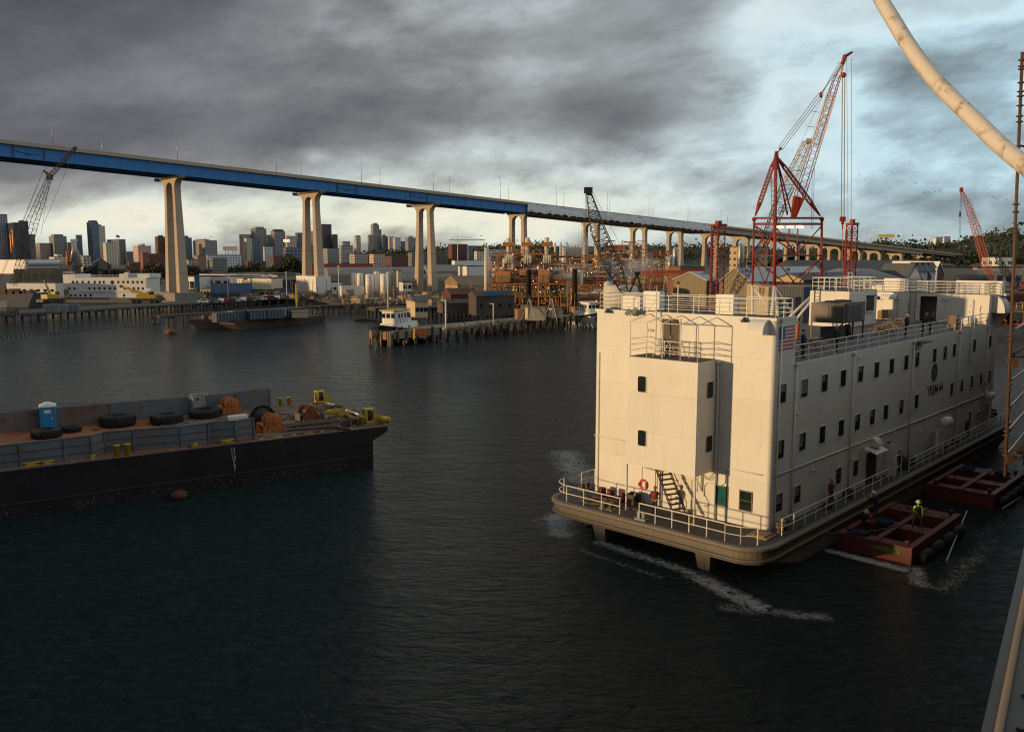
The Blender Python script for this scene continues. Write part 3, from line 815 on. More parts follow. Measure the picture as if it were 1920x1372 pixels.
# writing and emblems on the side
M_ink = mat('black_lettering', (.012, .012, .012), .6, var=.05)
MSID = Matrix(((1, 0, 0, 0), (0, 0, -1, 0), (0, 1, 0, 0), (0, 0, 0, 1)))
text('YRBM-44', 1.16, M_ink, 'lettering', barge, Matrix.Translation((28.5, -.004, 7.16)) @ MSID, .006, xs=.86)
text('U.S. NAVY  YRBM-44', .62, mat('faded_lettering', (.30, .29, .27), .7, var=.3, vs=4), 'lettering', barge, Matrix.Translation((20.5, -1.358, 1.53)) @ MSID, .004, xs=1.0)
MEND = Matrix(((0, 0, -1, 0), (-1, 0, 0, 0), (0, 1, 0, 0), (0, 0, 0, 1)))
text('1134', .26, M_ink, 'door_number', barge, Matrix.Translation((-.004, bend(1221, 618, 0)[0], 13.3)) @ MEND, .004)
# round seal: coloured rings
def disc(mb, s, z, r0, r1, th, n=28, e=1.0, t=0.0):
    for k in range(n):
        a, b = 2 * pi * k / n, 2 * pi * (k + 1) / n
        mb.add([(s + cos(q) * r_, t - th, z + sin(q) * r_ * e) for q, r_ in ((a, r0), (b, r0), (b, r1), (a, r1))], [(0, 1, 2, 3)])
for r0, r1, c, th in ((.72, .80, (.55, .42, .06), .010), (.44, .72, (.015, .05, .022), .011), (0.001, .44, (.03, .14, .17), .012)):
    mb = MB(); disc(mb, 28.05, 8.63, r0, r1, th); mb.build('emblem', mat('emblem_%d' % int(r1 * 100), c, .5, var=.15, vs=3), barge)
mb = MB()
for k in range(9): a = pi + k * pi / 8; mb.tube((28.05 + cos(a) * .58, -.018, 8.63 + sin(a) * .58), (28.05 + cos(a + .22) * .58, -.018, 8.63 + sin(a + .22) * .58), .028, 4)
mb.build('emblem', mat('emblem_red', (.35, .03, .02), .6), barge)
# painted flag on the end house
def flag():
    root = MB(); root.box(.30, 2.36, -.008, .002, 12.60, 13.98); f = root.build('flag', mat('flag_white', (.62, .60, .57), .6, var=.1), barge)
    mb = MB(); sh = 1.38 / 13
    for k in range(0, 13, 2):
        x0 = 1.13 if k < 7 else .30
        mb.box(x0, 2.36, -.012, -.0085, 13.98 - sh * (k + 1), 13.98 - sh * k)
    mb.build('stripe', mat('flag_red', (.42, .10, .09), .6, var=.25, vs=3), f)
    mb = MB(); mb.box(.30, 1.129, -.012, -.0085, 13.98 - sh * 7, 13.98); u_ = mb.build('blue_field', mat('flag_blue', (.02, .07, .26), .6, var=.15), f)
    mb = MB()
    for r_ in range(9):
        for c_ in range(6 if r_ % 2 == 0 else 5):
            x = .37 + c_ * .137 + (0 if r_ % 2 == 0 else .068); z = 13.98 - .05 - r_ * .079
            mb.add([(x + cos(pi / 2 + q * pi / 5) * (.026 if q % 2 == 0 else .012), -.0135, z + sin(pi / 2 + q * pi / 5) * (.026 if q % 2 == 0 else .012)) for q in range(10)], [tuple(range(10))])
    mb.build('star', M_white, u_)
flag()

# pipes running down and along the walls
for s, zt in ((.55, 14.35), (2.68, 11.6), (11.24, 11.55), (22.67, 11.5), (34.06, 11.5), (42.5, 11.5)):
    mb = MB(); mb.tube((s, -.09, DZ), (s, -.09, zt), .055, 8); mb.cbox((s, -.10, zt + .05), (.28, .2, .16))
    for z in (3.5, 5.7, 7.9, 10): mb.cbox((s, -.06, z), (.16, .10, .05))
    mb.build('drain_pipe', M_cream, barge)
mb = MB(); mb.tube((36.9, -.10, 8.6), (36.9, -.10, 14.3), .04, 6); mb.build('aerial_pole', M_cream, barge)
mb = MB(); mb.path([(.5, -.05, 5.25), (10, -.05, 5.22), (30, -.05, 5.12), (45.5, -.05, 5.08)], .05, 6)
for k in range(22): mb.cbox((1.2 + 2.05 * k, -.05, 5.2 - .004 * k), (.06, .09, .16))
mb.build('pipe_run', M_cream, barge)
mb = MB(); mb.tube((38.2, -.15, 8.9), (43.1, -.15, 5.6), .04, 6); mb.tube((43.1, -.15, 5.6), (43.3, -.15, 2.6), .04, 6); mb.build('hose_pipe', M_rail, barge)
mb = MB()
tt, zz = bend(1345, 683); mb.path([(-.10, 3.56, 11.7), (-.10, 3.56, 10.9), (-.13, 3.50, 10.7), (-.13, 3.50, DZ)], .06, 8); mb.cbox((-.12, 3.56, 11.72), (.2, .22, .18))
mb.path([(-.04, .45, 5.3), (-.04, 2.6, 5.32), (-.04, 2.85, 5.2), (-.04, 2.9, 4.4), (-.04, 3.15, 4.2), (-.04, 4.1, 4.2), (-.04, 4.3, 4.0), (-.04, 4.3, 3.3)], .03, 6)
mb.path([(-.04, 12.9, 5.9), (-.04, 9.0, 5.85)], .035, 6)
mb.tube((-.06, 12.55, DZ), (-.06, 12.55, 11.6), .03, 6); mb.tube((-.03, 8.95, DZ), (-.03, 8.95, 11), .018, 4)
mb.build('pipe_run', M_cream, barge)
# hood vents and light fittings
def hood(mb, s, t, z, w, d, h, axis):
    n = 6; prof = [(0, 0), (d, 0)] + [(d * cos(a), h * sin(a)) for a in [pi / 2 * k / n for k in range(1, n + 1)]]
    if axis == 's': M = Matrix(((-1, 0, 0, s), (0, 0, 1, t), (0, 1, 0, z), (0, 0, 0, 1)))
    else: M = Matrix(((0, 0, 1, s), (-1, 0, 0, t), (0, 1, 0, z), (0, 0, 0, 1)))
    mb.prism(prof, -w / 2, w / 2, M)
mb = MB(); hood(mb, 0, .95, 13.55, 1.0, .75, .85, 's'); mb.build('hood_vent', M_cream, barge)
mb = MB(); hood(mb, 44.3, 0, 12.75, 1.9, 1.1, 1.65, 't'); mb.build('hood_vent', M_cream, barge)
mb = MB(); mb.box(44.2, 45.5, -.9, -.002, 14.3, 14.5); mb.loft([[(45.35, -.04, 11.2), (45.5, -.04, 11.2), (45.5, -.001, 11.2), (45.35, -.001, 11.2)], [(45.35, -1.0, 12.7), (45.5, -1.0, 12.7), (45.5, -.001, 12.7), (45.35, -.001, 12.7)]]); mb.build('vent_bracket', M_cream, barge)
mb = MB(); hood(mb, 15.6, 0, 4.62, .9, .55, .6, 't'); mb.build('hood_vent', M_cream, barge)
mb = MB(); hood(mb, 29.9, 8.55, 13.3, .5, .4, .9, 's'); mb.build('hood_vent', M_cream, barge)
def blob_light(name, p, m=M_cream, r=.16):
    mb = MB(); mb.ball(p, r, 8, 5); mb.tube(Vector(p) + Vector((0, 0, .1)), Vector(p) + Vector((0, .25, .25)), .03, 5); mb.build(name, m, barge)
for s, z in ((11.6, 4.3), (13.6, 4.65), (2.9, 8.6), (12.0, 11.2), (23.4, 11.0), (25.0, 4.2), (33.5, 11.2), (39.7, 11.2), (19.6, 4.9), (5.4, 4.7), (42.9, 5.2)): blob_light('wall_light', (s, -.16, z), M_cream, .11)
blob_light('horn_speaker', (13.55, -.35, 4.65), M_white, .24)
for s in (8.6, 9.4, 16.9, 31.6, 40.6): mb = MB(); mb.box(s - .05, s + .05, -.06, 0, 4.0, 4.6); mb.build('bracket', M_rail, barge)
def floodlight(p, rz):
    mb = MB(); M = Matrix.Translation(p) @ Matrix.Rotation(rz, 4, 'Z') @ Matrix.Rotation(.6, 4, 'X'); mb.box(-.28, .28, -.12, .12, -.2, .2, M); mb.tube(p, Vector(p) + Vector((0.3, 0, -.25)), .04, 5); mb.build('floodlight', M_steel, barge)
for px_, py in ((1178, 585), (1190, 583)): t_, z_ = bend(px_, py, -.5); floodlight((-.5, t_, z_), R.uniform(-.5, .5))
for px_, py in ((1140, 583), (1396, 600)):
    t_, z_ = bend(px_, py, -.2); mb = MB(); mb.lathe([(.22, -.12), (.22, -.05), (.12, 0), (.10, .14), (.03, .16)], 8, Matrix.Translation((-.22, t_, z_))); mb.box(-.2, 0, t_ - .3, t_ + .3, z_ - .02, z_ + .02); mb.build('wall_lamp', M_dark, barge)
t_, z_ = .9, 11.1; mb = MB(); mb.box(23.2, 24.6, -.75, -.05, 11.42, 11.5); mb.tube((23.9, -.02, 11.1), (23.9, -.6, 11.4), .03, 5); mb.build('floodlight', M_dark, barge)

# doors and passages
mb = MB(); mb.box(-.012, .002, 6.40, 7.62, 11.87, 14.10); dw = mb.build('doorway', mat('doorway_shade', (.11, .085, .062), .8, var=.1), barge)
mb = MB(); mb.box(-.05, -.013, 6.28, 6.39, 11.87, 14.2); mb.box(-.05, -.013, 7.63, 7.72, 11.87, 14.2); mb.box(-.05, -.013, 6.39, 7.63, 14.11, 14.2); mb.build('frame', M_cream, dw)
mb = MB(); mb.box(-.08, -.015, 6.9, 7.1, 12.9, 13.1); mb.tube((-.05, 7.0, 13.1), (-.05, 7.05, 14.1), .02, 5); mb.build('switch_box', M_dark, dw)
mb = MB(); mb.lathe([(.3, 0), (.3, .02), (.28, .9), (.05, 1.0)], 10, Matrix.Translation((-.32, 7.55, 11.86))); mb.build('deck_locker', M_cream, barge)
mb = MB(); mb.box(14.55, 16.4, -.012, .002, DZ + .02, 4.35); d = mb.build('door', mat('roller_door_brown', (.05, .026, .02), .7, var=.3, vs=2, corr=.5, cp=.25), barge)
mb = MB(); mb.loft([[(14.4, -.75, 4.22), (16.55, -.75, 4.22), (16.55, -.75, 4.27), (14.4, -.75, 4.27)], [(14.4, -.002, 4.52), (16.55, -.002, 4.52), (16.55, -.002, 4.57), (14.4, -.002, 4.57)]]); mb.build('canopy', M_rail, d)
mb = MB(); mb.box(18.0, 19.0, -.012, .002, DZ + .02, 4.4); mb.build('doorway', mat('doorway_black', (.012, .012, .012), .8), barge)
mb = MB(); mb.box(17.9, 18.0, -.9, -.02, DZ + .02, 4.4); mb.build('door', M_cream, barge)
# heavy door on the end wall under the stair and the far house doors
mb = MB(); mb.box(-.05, 0, 5.2, 6.15, 2.2, 4.15); d = mb.build('door', M_cream, barge)
mb = MB()
for k in range(5): mb.cbox((-.07, 6.25, 2.5 + k * .36), (.08, .16, .07))
mb.build('dog_clip', M_frame_b, d)
mb = MB(); mb.box(42.34, 42.4, 7.2, 8.1, D3 + .25, D3 + 2.2); d = mb.build('door', M_cream, barge)
mb = MB()
for k in range(5): mb.cbox((42.32, 8.2, D3 + .4 + k * .4), (.06, .12, .06)); mb.cbox((42.32, 7.1, D3 + .4 + k * .4), (.06, .12, .06))
mb.build('dog_clip', M_frame_b, d)
mb = MB(); hood(mb, 42.4, 9.0, 13.75, 1.5, .5, .5, 's'); mb.build('hood_vent', M_cream, barge)
mb = MB(); mb.box(33.9, 35.6, 7.95, 8.0, 13.0, 14.3); mb.box(33.8, 35.8, 7.7, 7.99, 14.35, 14.42); mb.build('shutter_opening', M_black, barge)
mb = MB(); mb.box(33.8, 35.7, 7.8, 7.99, 12.9, 12.98); mb.build('counter', M_rail, barge)
mb = MB(); mb.ladder((42.3, 6.75, D3), (42.3, 6.75, 14.7), .5, (0, 1, 0), .025); mb.build('ladder', M_frame_b, barge)
mb = MB(); mb.ladder((29.85, 10.9, D3 + .8), (29.85, 10.9, 15.3), .5, (0, 1, 0), .03); mb.build('ladder', M_dark, barge)
mb = MB()
for a in ((42.33, 3.6, 13.9), (42.33, 4.0, 13.9)):
    mb.path([Vector(a) + Vector((0, cos(q) * .16, sin(q) * .16)) for q in [2 * pi * k / 12 for k in range(12)]], .05, 5, True)
mb.tube((42.33, 3.8, 12.4), (42.33, 3.8, 13.7), .02, 4); mb.tube((42.33, 1.3, D3), (42.33, 1.3, 13.9), .03, 4); mb.tube((42.33, .75, D3 + .5), (42.33, .75, 13.4), .03, 4)
for z in (12.3, 12.7, 13.3): mb.cbox((42.3, .75, z), (.08, .2, .08)); mb.cbox((42.3, 1.7, z + .1), (.08, .14, .08))
mb.build('wall_fittings', M_rail, barge)

# railings
def railing(pts, **k):
    mb = MB(); mb.rail(pts, **k); return mb.build('railing', M_rail, barge)
railing([(2.7, .1, D3), (42.3, .1, D3)], h=1.05, rails=3, step=1.85, r=.032, rr=.022)
railing([(.25, .2, RZ_), (.25, WW - .2, RZ_)], h=1.1, rails=4, step=1.75, r=.034, rr=.022)
railing([(2.35, .2, RZ_), (2.35, WW - .2, RZ_)], h=1.1, rails=4, step=2.1, r=.030, rr=.020)
railing([(.25, .2, RZ_), (2.35, .2, RZ_)], h=1.1, rails=4, step=1.0, r=.034, rr=.022)
railing([(.25, WW - .2, RZ_), (2.35, WW - .2, RZ_)], h=1.1, rails=4, step=1.0, r=.034, rr=.022)
railing([(42.55, .15, RZ_), (42.55, WW - .2, RZ_)], h=1.1, rails=4, step=1.9, r=.034, rr=.024)
railing([(LL - .2, .15, RZ_), (LL - .2, WW - .2, RZ_)], h=1.1, rails=4, step=2.1, r=.034, rr=.024)
railing([(42.55, .15, RZ_), (LL - .2, .15, RZ_)], h=1.1, rails=4, step=1.2, r=.034, rr=.024)
railing([(30.05, 8.15, 14.9), (36.2, 8.15, 14.9), (36.2, 11.45, 14.9), (30.05, 11.45, 14.9), (30.05, 8.15, 14.9)], h=1.15, rails=3, step=1.3, r=.04, rr=.028)
zt = DZ + .006
endposts = [(-3.27, 12.0), (-3.3, 10.5), (-3.3, 9.2), (-3.3, 8.3)]
arc0 = [(-3.3 + 1.4 * (1 - cos(a)), 12.6 + 1.4 * sin(a), zt) for a in [pi / 2 * k / 4 for k in range(5)]]
mb = MB(); mb.rail([(-3.3, 8.3, zt), (-3.3, 12.6, zt)], h=1.05, rails=2, step=1.4, r=.036, rr=.026)
for zh in (.52, 1.05): mb.path([(p[0], p[1], p[2] + zh) for p in arc0], .028, 5)
mb.tube(arc0[-1], Vector(arc0[-1]) + Vector((0, 0, 1.05)), .036, 5); mb.build('railing', M_rail, barge)
mb = MB(); mb.rail([(-3.35, 6.8, zt), (-3.35, .95, zt)], h=1.05, rails=2, step=1.18, r=.036, rr=.026); mb.rail([(-3.35, .95, zt), (-3.2, .05, zt), (-2.7, -.72, zt)], h=1.0, rails=2, step=2, r=.036, rr=.020); mb.build('railing', M_rail, barge)
railing([(.0, 14.0, zt), (45, 14.0, zt)], h=1.05, rails=2, step=1.5, r=.034, rr=.024)
railing([(-.35, -1.0, zt), (16.0, -1.08, zt)], h=1.05, rails=2, step=1.46, r=.036, rr=.024)
railing([(17.0, -1.1, zt), (18.3, -1.1, zt)], h=1.75, rails=2, step=1.3, r=.036, rr=.024)
railing([(20.0, -1.1, zt), (47.6, -1.1, zt)], h=1.05, rails=3, step=1.5, r=.036, rr=.024)
railing([(47.8, -.9, zt), (47.8, 12, zt)], h=1.05, rails=3, step=1.6, r=.036, rr=.024)
# the balcony cage over the stair tower
mb = MB(); zb = 11.86; T = [8.58, 7.35, 6.2, 4.95, 3.78]
for q in T: mb.tube((-2.1, q, zb), (-2.1, q, 14.0), .032, 6); mb.tube((-2.1, q, 14.0), (0, q, 14.36), .03, 6)
mb.tube((-2.1, T[0], 14.0), (-2.1, T[-1], 14.0), .032, 6)
for z in (.35, .7, 1.05): mb.path([(0, T[0], zb + z), (-2.1, T[0], zb + z), (-2.1, T[-1], zb + z), (0, T[-1], zb + z)], .02, 5)
mb.build('balcony_cage', M_rail, barge)
mb = MB(); mb.rail([(-.75, 6.95, zb), (-.75, 5.2, zb), (-.1, 5.2, zb)], h=.95, rails=3, step=1.8, r=.03, rr=.022)
for q in (6.6, 7.25): mb.path([(-1.6, q, zb), (-1.0, q, zb + .75), (-.85, q, zb + .85), (-.7, q, zb + .7), (-.7, q, zb)], .028, 6)
mb.build('hatch_rail', M_rail, barge)
# long antenna pole, flag staff
mb = MB(); t_, z_ = bend(1231, 600, -.3); mb.tube((-.35, t_, 11.9), (-.35, t_, 15.9), .045, 6); mb.tube((-.35, t_, 15.3), (-.05, t_ + .9, 14.5), .03, 5); mb.tube((-.35, t_, 14.9), (.9, t_ + .8, 15.7), .02, 4); mb.build('mast', M_rail, barge)
mb = MB(); t_, z_ = bend(1271, 560, .4); mb.tube((.4, t_, RZ_), (.4, t_, 16.3), .035, 6); o = mb.build('mast', M_rail, barge); mb = MB(); mb.ball((.4, t_, 16.35), .11, 8, 5); mb.build('beacon', M_red, o)
mb = MB(); t_, z_ = bend(1755, 520, 42.8); mb.tube((42.8, t_, RZ_), (42.8, t_, 16.6), .04, 6); mb.lathe([(.06, 0), (.09, .05), (.09, .25), (.04, .3)], 8, Matrix.Translation((42.8, t_, 16.6))); mb.build('mast', M_rail, barge)
# under the stair tower: pillars, braces, inclined ladder
for p in ((-2.2, 8.6), (-2.05, 3.75)): mb = MB(); mb.tube((*p, zt), (*p, 5.02), .07, 8); mb.build('pillar', M_cream, barge)
mb = MB()
for p in ((-.35, 7.55), (-.35, 4.6)): mb.tube((*p, zt if p[1] > 6 else 3.6), (*p, 5.02), .05, 6); mb.tube((p[0], p[1] + .12, zt if p[1] > 6 else 3.6), (p[0], p[1] + .12, 5.02), .03, 6)
mb.tube((-2.1, 7.4, 5.0), (-.1, 7.4, 4.3), .03, 5); mb.tube((-.1, 3.9, 4.4), (-1.0, 3.9, 5.0), .03, 5); mb.tube((-.1, 4.1, 4.4), (-1.0, 4.1, 5.0), .03, 5)
mb.build('support_frame', M_cream, barge)
mb = MB(); a, b = Vector((-1.45, 7.0, 5.0)), Vector((-1.9, 5.15, zt)); off = Vector((.85, -.35, 0))
for o_ in (Vector(), off):
    for dz_ in (.10, -.10): mb.tube(a + o_ + Vector((0, 0, dz_)), b + o_ + Vector((0, 0, dz_ + .1)), .035, 4)
for k in range(1, 11): p = a.lerp(b, k / 11); mb.add([p + Vector((0, .12, 0)), p - Vector((0, .12, 0)), p + off - Vector((0, .12, 0)), p + off + Vector((0, .12, 0)), p + Vector((0, .12, .05)), p + Vector((0, -.12, .05)), p + off + Vector((0, -.12, .05)), p + off + Vector((0, .12, .05))], [(0, 1, 2, 3), (7, 6, 5, 4), (0, 4, 5, 1), (1, 5, 6, 2), (2, 6, 7, 3), (3, 7, 4, 0)])
stair = mb.build('stair', mat('stair_brown', (.055, .036, .028), .6, var=.3), barge)
mb = MB(); mb.path([(-1.2, 5.9, 4.95), (-1.4, 4.7, 3.1), (-1.45, 4.65, 2.85), (-1.5, 4.9, 2.75), (-1.5, 5.05, 2.8)], .028, 6); mb.build('handrail', M_frame_b, stair)
# deck gear
def bollard_pair(s, t, rz=0, m=M_hull):
    mb = MB()
    for d in (-.28, .28):
        p = Vector((s + d * cos(rz), t + d * sin(rz), zt)); mb.lathe([(.15, 0), (.15, .42), (.20, .44), (.20, .50), (.001, .51)], 10, Matrix.Translation(p))
    mb.cbox((s, t, zt + .03), (1.1, .5, .06), rz); mb.build('bollard', m, barge)
bollard_pair(-2.85, 9.6, pi / 2); bollard_pair(-.2, 13.5, 0); bollard_pair(.2, -.72, 0); bollard_pair(30, -.75, 0)
mb = MB(); mb.box(-3.45, -3.0, 6.3, 7.1, zt, zt + .10); mb.lathe([(.18, .1), (.12, .25), (.18, .45)], 8, Matrix.Translation((-3.2, 6.55, zt))); mb.lathe([(.18, .1), (.12, .25), (.18, .45)], 8, Matrix.Translation((-3.2, 6.9, zt))); mb.build('fairlead', M_grey, barge)
mb = MB()
for k in range(5):
    pts = [(-2.1 + cos(q) * (.5 + .1 * k) + .2 * sin(3 * q + k), 10.9 + sin(q) * (.75 + .12 * k), zt + .04 + .02 * k) for q in [2 * pi * j / 16 for j in range(16)]]; mb.path(pts, .03, 5, True)
mb.path([(-2.2, 9.5, zt + .05), (-1.8, 8.2, zt + .04), (-2.1, 7.6, zt + .04), (-1.6, 6.2, zt + .04)], .035, 5); mb.build('mooring_rope', M_frame_b, barge)
for s, t, h in ((.8, -.45, .9), (7.0, -.5, .35), (10.2, -.5, .75), (21.0, -.45, 1.0), (22.4, -.5, .8), (33, -.5, .4)):
    mb = MB(); mb.lathe([(.3, 0), (.32, .1), (.26, h * .5), (.30, h * .8), (.10, h)], 9, Matrix.Translation((s, t, zt)) @ Matrix.Rotation(.15, 4, 'X')); mb.box(s - .4, s - .1, t - .2, t + .2, zt, zt + h * .6); mb.build('deck_gear', M_timber if h > .5 else M_dark, barge)
mb = MB(); mb.box(-1.6, -.4, -.75, .55, zt, zt + .08); mb.box(-1.5, -.3, -.5, .3, zt + .081, zt + .15); mb.build('plank', M_timber_l, barge)
# rope along the side deck
mb = MB(); mb.path([(-2.7, -.75, zt + .9), (-1.5, -1.0, zt + .55), (-.4, -1.0, zt + .7)], .02, 5); mb.build('rope', M_frame_b, barge)
# roof boxes, fans
for px_, w_, hh in ((1187, 1.2, .9), (1202, .5, .85), (1229, 1.25, 1.25), (1366, 1.2, 1.2)):
    t_, z_ = bend(px_, 575, 2.0); mb = MB(); mb.box(1.5, 2.1, t_ - w_ / 2, t_ + w_ / 2, RZ_ + .03, RZ_ + .03 + hh); mb.box(1.47, 1.499, t_ - w_ * .3, t_ + w_ * .3, RZ_ + .2, RZ_ + hh * .8); mb.build('roof_cabinet', M_white, barge)
for px_, w_, hh in ((1651, 1.3, 1.2), (1680, 2.0, 2.6), (1694, .6, 2.6), (1838, 4.0, 2.4), (1860, 1.0, 2.2)):
    t_, z_ = bend(px_, 540, 44.5); w_ *= .5; mb = MB(); mb.box(43.9, 45.0, t_ - w_, t_ + w_, RZ_ + .03, RZ_ + .03 + hh * .5); mb.build('roof_cabinet', M_white, barge)
mb = MB(); mb.box(43.2, 43.6, 5.0, 5.5, RZ_ + .03, RZ_ + .25); mb.build('marker_box', M_yellow, barge)
# life rafts in capsules on cradles over the side
def raft(s, z, arm=True):
    o = thing('life_raft', None, None); del_keys = None
    o.parent = barge
    mb = MB(); mb.lathe([(.001, -.75), (.30, -.70), (.42, -.5), (.44, 0), (.42, .5), (.30, .70), (.001, .75)], 14, Matrix.Translation((s, -1.0, z)) @ Matrix.Rotation(pi / 2, 4, 'Y')); mb.build('capsule', M_white, o)
    mb = MB(); mb.tube((s - .5, -.02, z - .9), (s - .5, -1.0, z - .45), .04, 5); mb.tube((s + .4, -.02, z - .9), (s + .4, -1.0, z - .45), .04, 5); mb.tube((s - .4, -1.0, z - .5), (s - .4, -1.0, zt), .04, 5); mb.tube((s - .4, -1.0, z - .7), (s - 2.1, -.9, z - .6), .035, 5); mb.build('cradle', M_rail, o)
raft(28.6, 4.62)
mb = MB(); mb.box(26.9, 27.9, -.95, -.75, zt + .6, zt + 1.9); mb.build('notice_board', M_rail, barge)
mb = MB(); mb.lathe([(.001, -.5), (.32, -.45), (.36, 0), (.32, .45), (.001, .5)], 12, Matrix.Translation((43.0, -.5, 5.0)) @ Matrix.Rotation(pi / 2, 4, 'Y')); mb.build('life_raft', M_white, barge)
mb = MB(); mb.box(3.5, 4.5, WW, WW + .9, 5.3, 6.6); mb.box(3.6, 4.4, WW, WW + .6, 3.4, 5.29); mb.build('side_locker', M_cream, barge)
mb = MB(); mb.lathe([(.001, -.9), (.42, -.8), (.42, .8), (.001, .9)], 12, Matrix.Translation((39.6, .75, D3 + .45)) @ Matrix.Rotation(pi / 2, 4, 'Y')); mb.box(38.9, 40.2, .4, 1.1, D3 + .03, D3 + .12); mb.build('raft_canister', M_white, barge)
mb = MB(); mb.box(34.6, 35.3, .5, 1.1, D3 + .03, D3 + 1.2); mb.box(34.7, 35.2, .42, .499, D3 + .9, D3 + 1.15); mb.build('hose_reel', M_frame_b, barge)

# things standing on the barge
def on(s, t, z): return tuple(bw(s, t, z))
ac = thing('air_conditioning_unit', 'big brown louvred air conditioning unit on legs on the upper deck of the white barge', 'air conditioner', on(17.6, 3.4, D3 + .03), BTH)
M_brown = mat('ac_brown', (.075, .06, .052), .5, var=.08)
mb = MB(); mb.box(0, 4.1, 0, 2.5, 1.28, 2.78); 
mb.build('body', M_brown, ac)
mb = MB()
for x, y in ((0.02, .02), (3.98, .02), (0.02, 2.4), (3.98, 2.4), (2, .02)): mb.box(x, x + .1, y, y + .1, 0, 1.27)
mb.box(.3, 3.9, .4, 2.2, .0, .18); mb.build('leg', M_brown, ac)
mb = MB()
for y in (.62, 1.6): mb.box(-.03, -.001, y - .42, y + .42, 1.36, 2.68)
mb.build('panel', mat('ac_panel', (.085, .067, .058), .45, var=.06), ac)
for k in range(3):
    mb = MB()
    for q in range(11):
        z = 1.42 + q * .118; x0 = .55 + k * 1.15
        mb.loft([[(x0, -.06, z), (x0 + 1.05, -.06, z), (x0 + 1.05, -.002, z + .05), (x0, -.002, z + .05)], [(x0, -.06, z + .015), (x0 + 1.05, -.06, z + .015), (x0 + 1.05, -.002, z + .07), (x0, -.002, z + .07)]])
    mb.build('louvre', M_brown, ac)
mb = MB(); mb.box(.5, 4.05, -.004, .0, 1.38, 2.72); mb.build('coil', M_black, ac)
for x in (1.1, 2.9): mb = MB(); mb.lathe([(.62, 2.781), (.66, 2.86), (.60, 2.90), (.58, 2.83), (.001, 2.82)], 16, Matrix.Translation((x, 1.25, 0))); mb.build('fan_ring', M_dark, ac)
mb = MB(); mb.box(.4, 1.8, .5, 1.9, .2, .9); mb.lathe([(.3, 0), (.3, .7), (.15, .85)], 10, Matrix.Translation((2.8, .8, .2))); mb.lathe([(.25, 0), (.25, .6), (.1, .75)], 10, Matrix.Translation((3.4, 1.5, .2))); mb.path([(1.8, 1, .6), (2.3, .9, .5), (2.5, .8, .7)], .06, 6); mb.build('compressor', M_dark, ac)

def picnic(label):
    t = thing('picnic_table', label, 'table', group='wooden picnic tables on the open upper deck')
    mb = MB()
    for k in range(5): mb.box(-.9, .9, -.37 + k * .152, -.37 + k * .152 + .135, .71, .75)
    mb.build('table_top', M_timber_l, t)
    for s_ in (-1, 1):
        mb = MB()
        for k in range(2): mb.box(-.9, .9, s_ * .72 - .13 + k * .135, s_ * .72 - .01 + k * .135, .42, .46)
        mb.build('bench', M_timber_l, t)
        mb = MB()
        x = s_ * .62
        for d_ in (-1, 1): mb.tube((x, d_ * .28, .70), (x, d_ * .62, 0), .045, 4)
        mb.tube((x, -.8, .40), (x, .8, .40), .04, 4); mb.tube((x, -.36, .69), (x, .36, .69), .04, 4); mb.build('leg', M_timber_l, t)
    return t
pt = picnic('wooden picnic table at the near railing behind the man in the dark jacket')
pls = [(5.9, 2.3, .1, None), (4.0, 4.6, .1, 'wooden picnic table close behind the painted flag wall'), (10.6, 2.6, .05, 'wooden picnic table in front of the brown air conditioning unit'), (25.2, 3.2, -.05, 'wooden picnic table right of the brown air conditioning unit at the rail'), (29.4, 4.2, .1, 'wooden picnic table beside the white deck house on the upper deck'), (34.5, 5.0, 0, 'wooden picnic table farthest along the upper deck behind the three leaning men')]
for i, (s, t, a, lb) in enumerate(pls):
    if i == 0: pt.location = on(s, t, D3 + .03); pt.rotation_euler = (0, 0, BTH + a)
    else: dup(pt, on(s, t, D3 + .03), BTH + a, lb)
# box stand, propane can near far house
o = thing('wooden_crate', 'yellow brown crate with a light top against the far house wall of the white barge', 'crate', on(41.6, 9.3, D3 + .03), BTH)
mb = MB(); mb.box(-.4, .4, -.35, .35, .1, .95); mb.build('crate_body', M_timber_l, o); mb = MB(); mb.box(-.45, .45, -.4, .4, .951, 1.03); mb.build('lid', M_white, o)
mb = MB(); mb.lathe([(.001, 0), (.5, .02), (.55, .18), (.35, .32), (.001, .36)], 14); tag(mb.build('blue_cover', mat('blue_cover', (.02, .06, .30), .6), None, on(41.9, 10.3, D3 + 2.0), BTH), 'blue covered dish light fixed high beside the far house door', 'cover')
o = thing('gas_cylinder', 'orange gas cylinder standing beside the brown air conditioning unit', 'gas cylinder', on(16.9, 6.6, D3 + .03), 0)
mb = MB(); mb.lathe([(.13, 0), (.15, .05), (.15, 1.1), (.08, 1.28), (.04, 1.3)], 10); mb.build('cylinder', M_yorange, o); mb = MB(); mb.lathe([(.03, 1.3), (.05, 1.34), (.05, 1.42), (.02, 1.44)], 6); mb.build('valve', M_steel, o)
# life ring on the end wall
lr = thing('life_ring', 'orange and white life ring hung on the lit end wall of the white barge', 'life ring', on(-.08, 8.83, 3.2), BTH)
mb = MB(); mb.path([(0, cos(a) * .28, sin(a) * .28) for a in [2 * pi * k / 24 for k in range(24)]], .085, 8, True); mb.build('ring', mat('ring_orange', (.60, .06, .02), .5), lr)
for k in range(4):
    mb = MB(); a0 = pi / 4 + k * pi / 2; mb.path([(0, cos(a0 + q) * .28, sin(a0 + q) * .28) for q in (-.16, 0, .16)], .093, 8); mb.build('band', M_white, lr)
lr2 = copy_tree(lr); lr2.location = on(41.2, -.15, 3.5); lr2.rotation_euler = (0, 0, BTH + pi / 2); lr2['label'] = 'dark red life ring hung on the shaded side wall near the far end'
